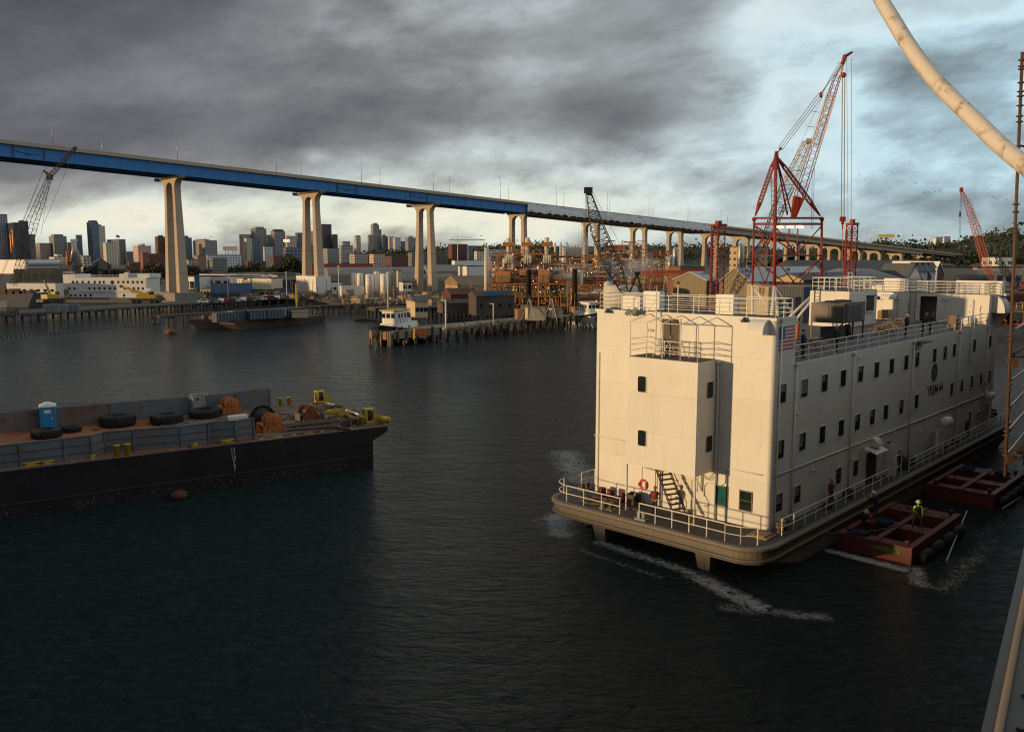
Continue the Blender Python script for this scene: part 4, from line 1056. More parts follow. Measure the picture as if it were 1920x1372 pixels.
# red drums / boxes by the end wall
dr = thing('oil_drum', 'dark red drum nearest the corner on the lit end deck', 'drum', on(-.75, 11.6, zt), 0, 'red drums on the end deck')
mb = MB(); mb.lathe([(.28, 0), (.29, .02), (.28, .28), (.295, .3), (.28, .32), (.28, .58), (.295, .6), (.28, .62), (.28, .86), (.29, .88), (.001, .88)], 14); mb.build('shell', mat('drum_red', (.09, .014, .010), .5, var=.3, rust=.2), dr); mb = MB(); mb.lathe([(.04, .881), (.04, .90)], 6, Matrix.Translation((.15, 0, 0))); mb.build('cap', M_steel, dr)
dr.scale = (.9, .9, .68)
for s, t, lb in ((-.75, 10.9, 'dark red drum in the middle of the three by the white wall'), (-.75, 9.95, 'dark red drum standing alone left of the white pillar')): dup(dr, on(s, t, zt), 0, lb)
o = thing('equipment_crate', 'small brown open crate behind the white pillar on the lit end deck', 'crate', on(-.8, 9.05, zt), BTH)
mb = MB(); mb.box(-.4, .4, -.35, .35, 0, .12); mb.box(-.4, -.35, -.35, .35, .12, .7); mb.box(.35, .4, -.35, .35, .12, .7); mb.box(-.35, .35, .3, .35, .12, .7); mb.build('crate_body', M_timber, o); mb = MB(); mb.tube((-.2, 0, .15), (.2, 0, .65), .08, 6); mb.build('coil', M_white, o)

# people on the barge; an angle of BTH + pi faces the camera side end, BTH - pi/2 faces outboard to the right
F_END, F_OUT = BTH + pi / 2, BTH + pi
person('person in a dark coat, red vest and knit cap on the lit end deck', on(-1.75, 6.75, zt), F_END + .15, M_navy, M_blackcloth, M_hatg, M_redcloth, arms=('hips', 'hips'), hatstyle='beanie')
person('person in red with a blue hard hat on the side deck between the nearest windows', on(7.6, -.45, zt), F_OUT - .3, M_redcloth, M_blackcloth, M_hatb, None, arms=('front', 'hang'))
person('person in a red vest and dark cap just inside the black doorway', on(18.4, -.25, zt), F_OUT, M_navy, M_blackcloth, M_blackcloth, M_redcloth, hatstyle='cap')
person('person in an orange red vest and tan hard hat stepping out of the doorway', on(19.6, -.55, zt), F_OUT - .4, M_navy, M_blackcloth, M_hatt, M_redcloth, arms=('hips', 'hang'), pose='walk')
s_, z_ = bside(1813, 805, -.5)
person('person in red with a blue hard hat at the far end of the side deck', on(s_, -.5, zt), F_OUT - .5, M_redcloth, M_blackcloth, M_hatb, None, arms=('front', 'rail'))
person('person in navy coveralls holding something at the rail beside the painted flag', on(5.2, .75, D3 + .03), F_OUT, M_navy, M_navy, None, None, arms=('front', 'front'))
person('person in dark clothes and white hard hat at the rail below the air conditioning unit', on(10.2, .8, D3 + .03), F_OUT - .3, M_blackcloth, M_blackcloth, M_hatw)
person('person in dark blue bending over the table behind the painted flag wall', on(4.4, 3.6, D3 + .03), F_OUT + .5, M_navy, M_navy, M_navy, None, pose='lean', arms=('front', 'front'), hatstyle='cap')
person('person in black beside the end house corner behind the painted flag', on(3.6, 3.9, D3 + .03), F_OUT + .8, M_blackcloth, M_blackcloth, M_blackcloth, None, hatstyle='cap')
person('person with a white hard hat leaning on the upper deck rail, leftmost of three', on(23.2, .75, D3 + .03), F_OUT - .2, M_navy, M_blackcloth, M_hatw, None, arms=('front', 'rail'))
person('person with a grey blue cap leaning on the upper deck rail, middle of three', on(26.5, .6, D3 + .03), F_OUT, M_navy, M_navy, M_hatb, None, arms=('rail', 'rail'), pose='lean', hatstyle='cap')
person('person with a dark cap leaning on the upper deck rail, rightmost of three', on(28.2, .6, D3 + .03), F_OUT + .1, M_navy, M_blackcloth, mat('cap_slate', (.09, .12, .15), .9), None, arms=('rail', 'hang'), pose='lean', hatstyle='cap')

# black rubber fender at the far corner
mb = MB(); mb.lathe([(.001, -1.3), (.6, -1.1), (.95, -.5), (1.0, 0), (.95, .5), (.6, 1.1), (.001, 1.3)], 16, Matrix.Rotation(pi / 2, 4, 'Y'))
tag(mb.build('rubber_fender', M_rubber, None, on(49.3, 1.6, 2.1), BTH + pi / 2), 'large black rubber fender bulging past the far corner of the white barge', 'fender')

# ------------------------------------------------------------------ red floats alongside
def red_float(label, s0, s1, t0, t1, group):
    L_, W_ = s1 - s0, t1 - t0
    f = thing('camel_float', label, 'float', on(s0, t0, 0), BTH, group)
    zt_ = .98
    mb = MB(); xs = [0, 1.15, L_ * .40, L_ * .52, L_ - 1.9, L_]
    for y0, y1 in ((0, .32), (W_ / 2 - .17, W_ / 2 + .17), (W_ - .32, W_)): mb.box(0, L_, y0, y1, -.6, zt_)
    for x0, x1 in ((0, 1.15), (L_ * .40, L_ * .53), (L_ - 1.6, L_)):
        for y0, y1 in ((.322, W_ / 2 - .172), (W_ / 2 + .172, W_ - .322)): mb.box(x0 + .003, x1 - .003, y0, y1, -.6, zt_ - .05)
    mb.build('frame', M_redfloat, f)
    mb = MB()
    for x0, x1 in ((1.15, L_ * .40), (L_ * .53, L_ - 1.6)):
        for y0, y1 in ((.322, W_ / 2 - .172), (W_ / 2 + .172, W_ - .322)): mb.box(x0 + .003, x1 - .003, y0, y1, -.6, .12)
    mb.build('well_floor', mat('float_well', (.06, .008, .006), .8, var=.4), f)
    mb = MB()
    for y in (.16, W_ / 2, W_ - .16): mb.box(.02, L_ - .02, y - .18, y + .18, zt_ + .002, zt_ + .04)
    mb.box(-.03, .0, -.02, W_ + .02, zt_ - .12, zt_ + .02); mb.build('coaming', M_redfloat, f)
    mb = MB()
    for k in range(4): mb = MB(); mb.lathe([(.001, -.8), (.30, -.7), (.34, 0), (.30, .7), (.001, .8)], 10, Matrix.Translation((1.5 + k * (L_ - 3) / 3, -.28, .30)) @ Matrix.Rotation(pi / 2, 4, 'Y')); mb.build('rubber_fender', M_rubber, f)
    mb = MB(); mb.lathe([(.001, -.7), (.36, -.6), (.42, 0), (.36, .6), (.001, .7)], 10, Matrix.Translation((L_ + .25, 1.0, .4)) @ Matrix.Rotation(pi / 2, 4, 'X'))
    mb.build('rubber_fender', M_rubber, f)
    mb = MB()
    for k in range(14):
        y = R.uniform(.3, W_ - .3); x = R.choice([R.uniform(.1, 1.0), R.uniform(L_ - 1.5, L_ - .2), R.uniform(L_ * .41, L_ * .51)])
        mb.path([(x, y, zt_ - .02), (x + R.uniform(-.4, .4), y + R.uniform(-.5, .5), zt_ + .03), (x + R.uniform(-.5, .5), y + R.uniform(-.6, .6), zt_ - .01)], .022, 4)
    mb.build('rope', mat('old_rope', (.14, .08, .05), .9, var=.3), f)
    for k, (x, y) in enumerate(((.5, W_ - .5), (L_ - .5, .5), (.4, .4))): mb = MB(); mb.lathe([(.12, 0), (.10, .2), (.18, .28), (.02, .3)], 8, Matrix.Translation((x, y, zt_))); mb.build('bollard', M_redfloat, f)
    return f
f1 = red_float('near dark red steel float with a green smear, four open wells, alongside the white barge', 5.7, 15.0, -6.2, -1.8, 'red camel floats alongside the barge')
mb = MB(); mb.add([(-.034, y, z) for y, z in ((.55, .55), (.75, .78), (1.4, .80), (2.6, .62), (3.0, .66), (2.0, .50), (1.2, .45))], [tuple(range(7))]); mb.build('green_smear', mat('green_smear', (.09, .15, .02), .7, var=.4, vs=3), f1)
f2 = red_float('far dark red steel float with blue netting, under the rusty scaffold pole', 21.6, 30.0, -6.5, -1.9, 'red camel floats alongside the barge')
def net(label, s, t, z, sx, sy, seed):
    rnd = random.Random(seed); mb = MB()
    for k in range(26):
        a = rnd.uniform(0, 6.28); pts = []
        for q in range(7): a += rnd.uniform(-.9, 1.3); pts.append((cos(a) * sx * rnd.uniform(.3, 1), sin(a) * sy * rnd.uniform(.3, 1), rnd.uniform(.02, .16)))
        mb.path(pts, .028, 4)
    mb.lathe([(sx * .95, 0), (sx * .6, .07), (.001, .12)], 10, Matrix.Diagonal((1, sy / sx, 1, 1)))
    return tag(mb.build('netting', mat('blue_netting', (.010, .035, .075), .85, var=.4, vs=5), None, on(s, t, z), BTH), label, 'netting', 'blue netting heaped on the floats')
net('blue netting heaped between the wells of the near red float', 9.9, -3.1, .95, .75, .6, 1)
net('blue netting at the near left corner of the near red float', 6.5, -2.8, .95, .5, .7, 2)
net('blue netting along the back edge of the far red float', 28.9, -2.8, .95, .9, .5, 3)
net('blue netting on the outer end of the far red float', 28.9, -5.2, .95, .8, .6, 4)
zf = .95
person('person in a yellow high visibility jacket and tan hat standing on the near red float', on(10.0, -5.05, zf), BTH + pi * .62, M_hivis, M_khaki, M_hatt, M_blackcloth, pose='wide', arms=('hang', 'front'))
person('person in black with a white hard hat leaning on the near red float', on(10.3, -2.35, zf), BTH - .3, M_blackcloth, M_jeans, M_hatw, None, pose='lean', arms=('up', 'hang'))
person('person in dark blue with a tan hard hat crouching on the near red float', on(7.6, -2.6, zf), F_OUT - .6, M_navy, M_navy, M_hatt, None, pose='sit', arms=('front', 'front'))
p = at(1913, 872, 1.0)
person('person in a yellow high visibility jacket at the right end of the far red float', (p.x + .3, p.y, .95), F_OUT, M_hivis, M_navy, M_hatw, M_blackcloth, pose='lean', arms=('front', 'front'))
mb = MB(); mb.path([bw(2, -1.0, 2.1), bw(4.5, -1.9, 1.25), bw(7.5, -3.6, 1.1), bw(9.5, -4.0, 1.05)], .03, 5); tag(mb.build('mooring_line', M_wire), 'dark rope slung from the white barge deck down to the near red float', 'rope')
for a, b, lb in ((at(1812, 972), at(1770, 1060), 'thin metal pole slanting into the water off the near red float'), (at(1878, 968), at(1920, 925), 'thin metal pole in the water below the far red float')):
    mb = MB(); mb.tube(a + Vector((0, 0, .55)), b + Vector((0, 0, -.1)), .05, 6); tag(mb.build('pole', M_steel), lb, 'pole')
# ------------------------------------------------------------------ our own ship: hull side and deck edge at the lower right
SH0 = Vector((1.28, 2.22, 0)); SHT = radians(56.2)
ship = thing('ship', 'grey ship side with a raised deck edge at the lower right corner', 'ship', tuple(SH0), SHT)
# local: x forward along the side, y positive outboard (to the left), top of the sheer strake at z 16.7
M_ship = mat('ship_grey', (.045, .036, .028), .55, var=.15, vs=1.5, rust=.18, rs=4, streak=.15)
mb = MB(); mb.loft([[(-90, -30, -2), (130, -30, -2), (130, -1.2, -2), (-90, -1.2, -2)], [(-90, -30, 16.62), (130, -30, 16.62), (130, -.0, 16.62), (-90, -.0, 16.62)]]); mb.build('hull', mat('ship_hull_grey', (.047, .034, .023), .6, var=.15, vs=.3, streak=.2), ship)
mb = MB(); mb.box(-90, 130, -.30, -.01, 16.625, 16.69); mb.box(-90, 130, -.30, -.15, 16.6905, 16.72); mb.build('deck_edge', M_ship, ship)
mb = MB()
for k in range(60): mb.lathe([(.012, 0), (.012, .008), (.001, .011)], 6, Matrix.Translation((-1 + k * .22, -.10, 16.69)))
mb.build('rivet_row', M_ship, ship)
mb = MB(); mb.path([(-3, -.052, 16.70), (20, -.052, 16.70)], .012, 8); mb.build('edge_bar', mat('edge_bar_paint', (.15, .125, .095), .5, var=.2, vs=6), ship)
mb = MB(); mb.box(-75, -8, -24, -7, 16.63, 27); mb.box(-50, -20, -22, -9, 27, 36); mb.build('superstructure', mat('ship_upper_grey', (.09, .09, .092), .6, var=.1), ship)
# hanging scaffold over the side
scf = thing('scaffold', 'rusty brown scaffold pole with couplers and slanting braces hanging at the right edge', 'scaffold')
M_sc = mat('scaffold_rust', (.10, .052, .028), .65, var=.4, vs=6, rust=.35, rs=8, rustc=(.20, .07, .02))
top_, bot_ = atY(1917, 98, 15.6), atY(1884.5, 893, 15.6)
mb = MB(); mb.tube(bot_, top_, .027, 10)
mb.build('standard', M_sc, scf)
mb = MB()
def onp(y): t = (y - 893) / (98 - 893); return bot_.lerp(top_, t)
for y in (112, 123, 128, 152, 168, 176, 193, 212, 222, 266, 277, 372, 386, 416, 424, 617, 624, 663, 668, 712, 722, 760, 768, 803, 812, 851):
    p = onp(y); mb.lathe([(.03, -.02), (.045, -.012), (.045, .012), (.03, .02)], 10, Matrix.Translation(p)); mb.box(p.x - .055, p.x + .05, p.y - .03, p.y + .03, p.z - .01, p.z + .01)
mb.build('coupler', M_sc, scf)
for (x0, y0, x1, y1, r_, Y1) in ((1903, 617, 1935, 598, .018, 16.6), (1901, 663, 1935, 640, .024, 16.6), (1898, 668, 1940, 668, .024, 15.9), (1897, 712, 1940, 680, .020, 16.6), (1894, 762, 1940, 715, .020, 16.6), (1891, 806, 1940, 752, .024, 16.6), (1889, 850, 1940, 789, .020, 16.6), (1894, 857, 1945, 859, .028, 15.9), (1912, 273, 1945, 280, .02, 15.9), (1911, 418, 1945, 420, .02, 15.9)):
    mb = MB(); mb.tube(atY(x0, y0, 15.64), atY(x1, y1, Y1), r_, 8); mb.build('brace', M_sc if y0 in (663, 857, 668, 273, 418) else M_steel, scf)
mb = MB(); p0, p1 = atY(1899, 850, 15.8), atY(1944, 800, 16.8)
mb.loft([[p0, p0 + Vector((.6, -.3, 0)), p0 + Vector((.6, -.3, .04)), p0 + Vector((0, 0, .04))], [p1, p1 + Vector((.6, -.3, 0)), p1 + Vector((.6, -.3, .04)), p1 + Vector((0, 0, .04))]]); mb.build('plank', mat('scaffold_plank', (.07, .045, .035), .8, var=.3), scf)
mb = MB(); p = onp(855); mb.box(p.x, p.x + .12, p.y - .05, p.y + .05, p.z - .10, p.z + .06); p = onp(668); mb.box(p.x + .02, p.x + .12, p.y - .05, p.y + .05, p.z - .10, p.z + .06); mb.build('clamp', M_sc, scf)
# pale curved pipe close to the camera
arc_px = [(1560, -215), (1590, -140), (1610, -85), (1630, -42), (1652, 0), (1675, 38), (1701, 81), (1733, 126), (1774, 173), (1821, 219), (1872, 269), (1916, 306), (1965, 345), (2035, 398)]
w_px = [21, 22, 23, 24, 25, 26, 27, 28, 29, 30.5, 32, 33.5, 35, 37]
pts = []; rad = []
for (x, y), w_ in zip(arc_px, w_px):
    Y = 3.1 * 29 / w_; pts.append(atY(x, y, Y)); rad.append(.0275)
fine = []
for i in range(len(pts) - 1):
    a, b, c, d = pts[max(i - 1, 0)], pts[i], pts[i + 1], pts[min(i + 2, len(pts) - 1)]
    for k in range(5):
        t = k / 5; fine.append(.5 * ((2 * b) + (c - a) * t + (2 * a - 5 * b + 4 * c - d) * t * t + (3 * b - a - 3 * c + d) * t ** 3))
fine.append(pts[-1])
mb = MB(); mb.path(fine, .0275, 8)
M_pipe = mat('pale_pipe', (.66, .60, .52), .6, var=.10, vs=4, rust=.42, rs=13, rustc=(.34, .25, .19))
tag(mb.build('curved_pipe', M_pipe), 'thick pale stained pipe curving down across the upper right corner, close to the camera', 'pipe')
# ------------------------------------------------------------------ the high bridge
BRP = Vector((-121.52, 315.0, 52.26)); BRT = .72; BRG = .0467
bridge = thing('bridge', 'long high blue and white bridge on tall paired concrete piers crossing behind everything', 'bridge', tuple(BRP), BRT)
# local frame: x along the bridge, y away from the camera side edge, z relative to the kerb top at x = 0
def zx(s): return -BRG * s
S0, S1, S2, S3, S4, DW = -75.0, 172.0, 324.0, 620.0, 980.0, 19.0
def beam(mb, s0, s1, y0, y1, dz0, dz1, curve=0.0):
    n = max(1, int((s1 - s0) / 40))
    for k in range(n):
        a, b = s0 + (s1 - s0) * k / n, s0 + (s1 - s0) * (k + 1) / n
        ca = cb = 0.0
        mb.loft([[(a, y0, zx(a) + dz0), (a, y1, zx(a) + dz0), (a, y1, zx(a) + dz1), (a, y0, zx(a) + dz1)], [(b, y0, zx(b) + dz0), (b, y1, zx(b) + dz0), (b, y1, zx(b) + dz1), (b, y0, zx(b) + dz1)]])
mb = MB(); beam(mb, S0, S4, .0, DW, -1.25, -.95); mb.build('deck', M_concrete, bridge)
mb = MB(); beam(mb, S0, S4, 0, .3, -.949, 0); mb.build('parapet', M_concrete, bridge)
mb = MB(); beam(mb, S0, S4, DW - .3, DW, -.949, 0); mb.build('parapet', M_concrete, bridge)
for y in (1.2, 6.6, 12.0, 17.4):
    mb = MB(); beam(mb, S0, S1, y, y + .12, -5.1, -1.252); beam(mb, S0, S1, y - .25, y + .4, -5.25, -5.101)
    s = S0
    if y == 1.2:
        while s < S1: mb.box(s, s + .07, y - .10, y - .001, zx(s) - 5.0, zx(s) - 1.4); s += 4.75
    mb.build('blue_girder', M_blue_steel, bridge)
mb = MB()
for s in range(int(S0), int(S1), 8): mb.box(s, s + .3, 1.33, 17.3, zx(s) - 4.6, zx(s) - 1.4)
mb.build('cross_frame', M_dark, bridge)
for s in (-51, 66.5, 103):
    mb = MB()
    for q in (0, 9): mb.box(s + q, s + q + .6, 1.03, 1.195, zx(s + q) - 4.9, zx(s + q) - 1.7)
    mb.path([(s, 1.1, zx(s) - 3), (s + 4.5, 1.1, zx(s + 4.5) - 3.6), (s + 9.5, 1.1, zx(s + 9.5) - 3.2)], .1, 4); mb.box(s + 4, s + 6, 1.0, 1.19, zx(s) - 4.2, zx(s) - 3.6); mb.build('inspection_frame', mat('old_blue', (.02, .07, .16), .6), bridge)
# white sheeting hung over the side with its loose bottom hem
mb = MB(); n = 150; rows = []
for k in range(n + 1):
    s = S1 + (S2 - S1) * k / n
    rows.append([(s, -.12 + .10 * sin(k * 1.3) + R.uniform(-.05, .05), zx(s) - .45), (s, .02 + R.uniform(-.32, .22), zx(s) - 1.9 + R.uniform(-.1, .1)), (s, .0 + R.uniform(-.35, .25), zx(s) - 3.2), (s, .25 + R.uniform(-.3, .3), zx(s) - 4.75 + R.uniform(-.35, .3) + .5 * abs(sin(k * .55)))])
vs = [p for r in rows for p in r]
mb.smooth = True; mb.add(vs, [(i * 4 + j, (i + 1) * 4 + j, (i + 1) * 4 + j + 1, i * 4 + j + 1) for i in range(n) for j in range(3)])
mb.add([(p[0], p[1] + .06, p[2]) for p in vs], [(i * 4 + j, i * 4 + j + 1, (i + 1) * 4 + j + 1, (i + 1) * 4 + j) for i in range(n) for j in range(3)])
mb.build('sheeting', M_tarp, bridge)
mb = MB(); beam(mb, S1, S2, -.3, 16, -5.6, -5.35)
for s in range(int(S1), int(S2), 3): mb.box(s, s + .12, -.7, -.3, zx(s) - 5.5, zx(s) - 4.6)
mb.build('work_platform', mat('platform_planks', (.16, .11, .07), .85, var=.4, vs=.4), bridge)
for y in (1.4, 7, 12, 17):
    mb = MB(); beam(mb, S1, S3, y, y + .5, -4.3, -1.252); mb.build('concrete_girder', M_concrete, bridge)
for y in (1.4, 16.5):
    mb = MB(); beam(mb, S3, S4, y, y + .6, -2.9, -1.252); mb.build('concrete_girder', M_concrete, bridge)
PIERS = [2.6, 59.3, 116.9, 174.0, 227.3, 266.7, 299.8, 335.4, 369.0, 400.0, 430, 460, 490, 520, 552, 590, 640, 700, 770, 850]
def leg_ring(cx, cy, z, wx, wy): return [(cx - wx / 2, cy - wy / 2, z), (cx + wx / 2, cy - wy / 2, z), (cx + wx / 2, cy + wy / 2, z), (cx - wx / 2, cy + wy / 2, z)]
for i, s in enumerate(PIERS):
    gz = 2.0 - BRP.z                   # ground level
    big = i < 3
    cz = zx(s) - (6.0 if big else 4.6)        # underside of the cap
    if i > 8: cz = zx(s) - 4.4
    H_ = cz - gz
    if H_ < 2.5: continue
    cy = DW / 2
    pier = thing('pier', None, None); pier.parent = bridge; 
    # cap: flares from the legs to the full width by a quarter round, with an arch between the legs
    sep = 4.1 if big else 4.4
    fl = min(3.4 if big else 4.2, H_ * .45); lw = 2.1 if big else 2.0; th = 2.4 if big else 2.2
    cap = []
    half = DW / 2 + .3 if big else DW / 2 - .3
    n = 7
    outer = lambda sg: [(cy + sg * (sep + lw / 2 + (half - sep - lw / 2) * (1 - cos(a))), cz - fl * (1 - sin(a))) for a in [pi / 2 * k / n for k in range(n + 1)]]
    r_ = sep - lw / 2
    arch = [(cy + r_ * cos(a), cz - fl + min(fl * .62, r_ * 1.0) * sin(a)) for a in [pi * k / 10 for k in range(11)]]
    prof = [(cy - half, cz + .75)] + outer(-1)[::-1] + arch[::-1] + outer(1) + [(cy + half, cz + .75)]
    mb = MB(); M = Matrix(((0, 0, 1, s), (1, 0, 0, 0), (0, 1, 0, 0), (0, 0, 0, 1)))
    # build the cap as strips so the arch stays open
    top = cz + .75
    ol, orr = outer(-1), outer(1)
    def strip(pts):
        for (a, za), (b, zb) in zip(pts[:-1], pts[1:]):
            if abs(a - b) < 1e-4: continue
            x0, x1 = min(a, b), max(a, b); z0, z1 = (za, zb) if a < b else (zb, za)
            mb.add([(s - th / 2, x0, z0), (s - th / 2, x1, z1), (s - th / 2, x1, top), (s - th / 2, x0, top), (s + th / 2, x0, z0), (s + th / 2, x1, z1), (s + th / 2, x1, top), (s + th / 2, x0, top)],
                   [(3, 2, 1, 0), (4, 5, 6, 7), (0, 1, 5, 4), (3, 7, 6, 2)])
    strip(ol); strip(orr); strip(arch)
    strip([(cy - sep - lw / 2, cz - fl), (cy - sep + lw / 2, cz - fl)]); strip([(cy + sep - lw / 2, cz - fl), (cy + sep + lw / 2, cz - fl)])
    for yy in (cy - half, cy + half):
        mb.add([(s - th / 2, yy, cz), (s + th / 2, yy, cz), (s + th / 2, yy, top), (s - th / 2, yy, top)], [(0, 1, 2, 3), (3, 2, 1, 0)])
    mb.build('cap', M_concrete, pier)
    bot = gz - (0 if not i == 0 else 0)
    zl = cz - fl
    spb = sep + (1.6 if big else .6) * H_ / 44
    for sg in (-1, 1):
        mb = MB(); k = H_ / 44
        mb.loft([leg_ring(s, cy + sg * spb, bot, th + 1.1 * k, lw + 1.3 * k), leg_ring(s, cy + sg * (sep + .05), zl - 1.9, th - .1, lw + .0)])
        mb.loft([leg_ring(s, cy + sg * sep, zl - 1.9, th + .12, lw + .12), leg_ring(s, cy + sg * sep, zl + .001, th, lw)])
        mb.build('leg', M_concrete, pier)
        if i < 6:
            for q in (.25, .5, .75): h_ = bot + (zl - 1.9 - bot) * q; mb = MB(); wq = 1 - q; mb.prism([(s + a * (th + 1.1 * k * wq + .06) / 2, cy + sg * (spb + (sep - spb) * q) + b * (lw + 1.3 * k * wq + .06) / 2) for a, b in ((-1, -1), (1, -1), (1, 1), (-1, 1))], h_, h_ + .12); mb.build('form_joint', M_conc2, pier)
    if big:
        mb = MB()
        mb.box(s - 2.6, s - 1.3, cy - half - 1.6, cy + half + .5, cz + .1, cz + .2); mb.rail([(s - 2.6, cy - half - 1.6, cz + .2), (s - 2.6, cy + half + .5, cz + .2)], h=1.0, rails=2, step=3, r=.05, rr=.04)
        mb.box(s + 1.3, s + 2.6, cy - half - 1.6, cy + half + .5, cz + .1, cz + .2); mb.box(s - 2.6, s + 2.6, cy + half + .8, cy + half + 1.4, cz - .3, cz + .9); mb.build('inspection_walkway', M_dark, pier)
    if i == 0:
        mb = MB(); mb.box(s - 5, s + 5, cy - 11, cy + 11, 2.0 - BRP.z - 3.5, 2.0 - BRP.z + 2.6); mb.box(s - 6.2, s + 6.2, cy - 12.5, cy + 12.5, -BRP.z - 1.5, -BRP.z + 1.6); mb.build('base_block', M_conc2, pier)
    if i == 1:
        mb = MB(); mb.box(s - 3.4, s + 3.4, cy - 8.5, cy + 8.5, gz, gz + 7.8); mb.build('white_wrap', M_white, pier)
# small hanging lines under the sheeting
mb = MB()
for s in (211, 213, 215.5): mb.tube((s, 3, zx(s) - 5), (s, 3, zx(s) - 26), .06, 3)
mb.build('hanging_line', M_wire, bridge)
# lamps on both edges
def lamp_post(label, h):
    t = thing('street_lamp', label, 'street lamp', group='lamp posts along the high bridge')
    mb = MB(); mb.tube((0, 0, 0), (0, 0, h * .85), .11, 6, .075); mb.path([(0, 0, h * .85), (0, .05, h * .95), (0, .45, h * 1.0), (0, 1.3, h)], .06, 5); mb.build('pole', M_steel, t)
    mb = MB(); mb.box(-.14, .14, 1.2, 1.95, h - .08, h + .08); mb.build('lamp_head', M_steel, t)
    return t
NL = [-39.1, 1.5, 39.8, 77.9, 115, 154.5, 191.8, 229.6, 264.1, 299.5, 332.5, 372, 412, 452, 492, 532, 580, 630, 690, 760]
FLm = [-53, -18.5, 22.1, 60.2, 99, 138.1, 175.9, 215.3, 251.9, 290, 326, 366, 406, 446, 486, 526, 574, 624, 680, 750]
base = lamp_post('x', 10.5)
def bpt(s, y, dz): c, q = cos(BRT), sin(BRT); return (BRP.x + s * c - y * q, BRP.y + s * q + y * c, BRP.z + zx(s) + dz)
ordw = ['first', 'second', 'third', 'fourth', 'fifth', 'sixth', 'seventh', 'eighth', 'ninth', 'tenth', 'eleventh', 'twelfth', 'thirteenth', 'fourteenth', 'fifteenth', 'sixteenth', 'seventeenth', 'eighteenth', 'nineteenth', 'twentieth']
first = True
for side, lst, yy, rz in (('near', NL, .15, BRT), ('far', FLm, DW - .15, BRT + pi)):
    for i, s in enumerate(lst):
        lb = f'{ordw[i]} lamp post from the left along the {side} edge of the bridge'
        if first: base.location = bpt(s, yy, -.1); base.rotation_euler = (0, 0, rz); base['label'] = lb; first = False
        else: dup(base, bpt(s, yy, -.1), rz, lb, sc=(1, 1, .95 if side == 'far' else 1))
# elevated road beyond, where the bridge meets the hill
# ------------------------------------------------------------------ the black deck barge on the left
KA = Vector((-10.78, 73.15, 0)); KB = Vector((-34.97, 57.26, 0))      # near gunwale: right end, left end of view
kd = (KA - KB).normalized(); kn = Vector((-kd.y, kd.x, 0)); KTH = atan2(kd.y, kd.x)
ZD = 3.4; KL = 62.0; KW = 15.2
work = thing('deck_barge', 'black steel deck barge with a rusty deck and grey bulwarks at the left', 'barge', tuple(KA), KTH)
# local: x along the barge, zero at the right end (bow), negative to the left; y from the near side to the far side
def kp(x, y, z=0.0): return tuple(KA + kd * x + kn * y + Vector((0, 0, z)))
def kl(px_, py_, z=ZD):
    p = at(px_, py_, z) - KA; return p.dot(kd), p.dot(kn)
mb = MB()
sec = [(-KL, -1.0), (-1.4, -1.0), (-1.4, 2.25), (0, 2.95), (0, ZD), (-KL, ZD)]
mb.loft([[(x, 0, z) for x, z in sec], [(x, KW, z) for x, z in sec]]); mb.build('hull', M_blackhull, work)
mb = MB(); mb.box(-KL + .1, -.12, .12, KW - .12, ZD + .001, ZD + .015); mb.build('deck', M_rustdeck, work)
mb = MB(); mb.box(-KL, .03, -.06, .10, ZD - .02, ZD + .06); mb.box(-.1, .05, .11, KW, ZD - .02, ZD + .06); mb.build('gunwale', M_bulwark, work)
mb = MB(); mb.box(-16.5, -.2, .7, KW - .5, ZD + .016, ZD + .12); mb.build('timber_deck', mat('barge_planks', (.18, .12, .075), .85, var=.4, vs=.8, planks=.28, rust=.2), work)
mb = MB(); mb.box(-61, -49, 1.5, 13.5, ZD + .02, ZD + 4.8); mb.build('deck_house_block', M_bulwark, work)  # added block out of view, keeps the low sun off this deck
# low line of growth and rubbing line along the water
mb = MB(); mb.box(-KL, -1.43, -.05, -.001, 1.0, 1.08); mb.build('rubbing_strip', mat('worn_strip', (.045, .035, .03), .8, var=.6, vs=2, rust=.4), work)
M_barn = mat('barnacles', (.30, .28, .24), .9, var=.5, vs=3)
mb = MB()
for k in range(900):
    x = -1.5 - 40 * R.random() ** 1.0; g = sin(x * .55) + sin(x * 1.3 + 1)
    if g < -.2 and R.random() < .75: continue
    z = R.uniform(.05, .55) if R.random() < .8 else R.uniform(.5, .8); r_ = R.uniform(.015, .045)
    mb.add([(x - r_, -.015, z), (x, -.015, z - r_ * .7), (x + r_, -.015, z), (x, -.015, z + r_ * .6), (x, -.05, z)], [(0, 1, 4), (1, 2, 4), (2, 3, 4), (3, 0, 4)])
tag(mb.build('barnacles', M_barn, work), kind='stuff')
# draft numbers
x0, _ = kl(430, 850)
hx = kl(429, 855, 2.2)[0]
for k, n_ in enumerate(('12', '11', '10', '9', '8', '7')):
    text(n_, .36, mat('draft_white', (.42, .42, .42), .7, var=.25, vs=4), 'draft_mark', work, Matrix.Translation((hx + .02 * k, -.006, 2.95 - k * .315)) @ Matrix(((1, 0, 0, 0), (0, 0, -1, 0), (0, 1, 0, 0), (0, 0, 0, 1))), .004)
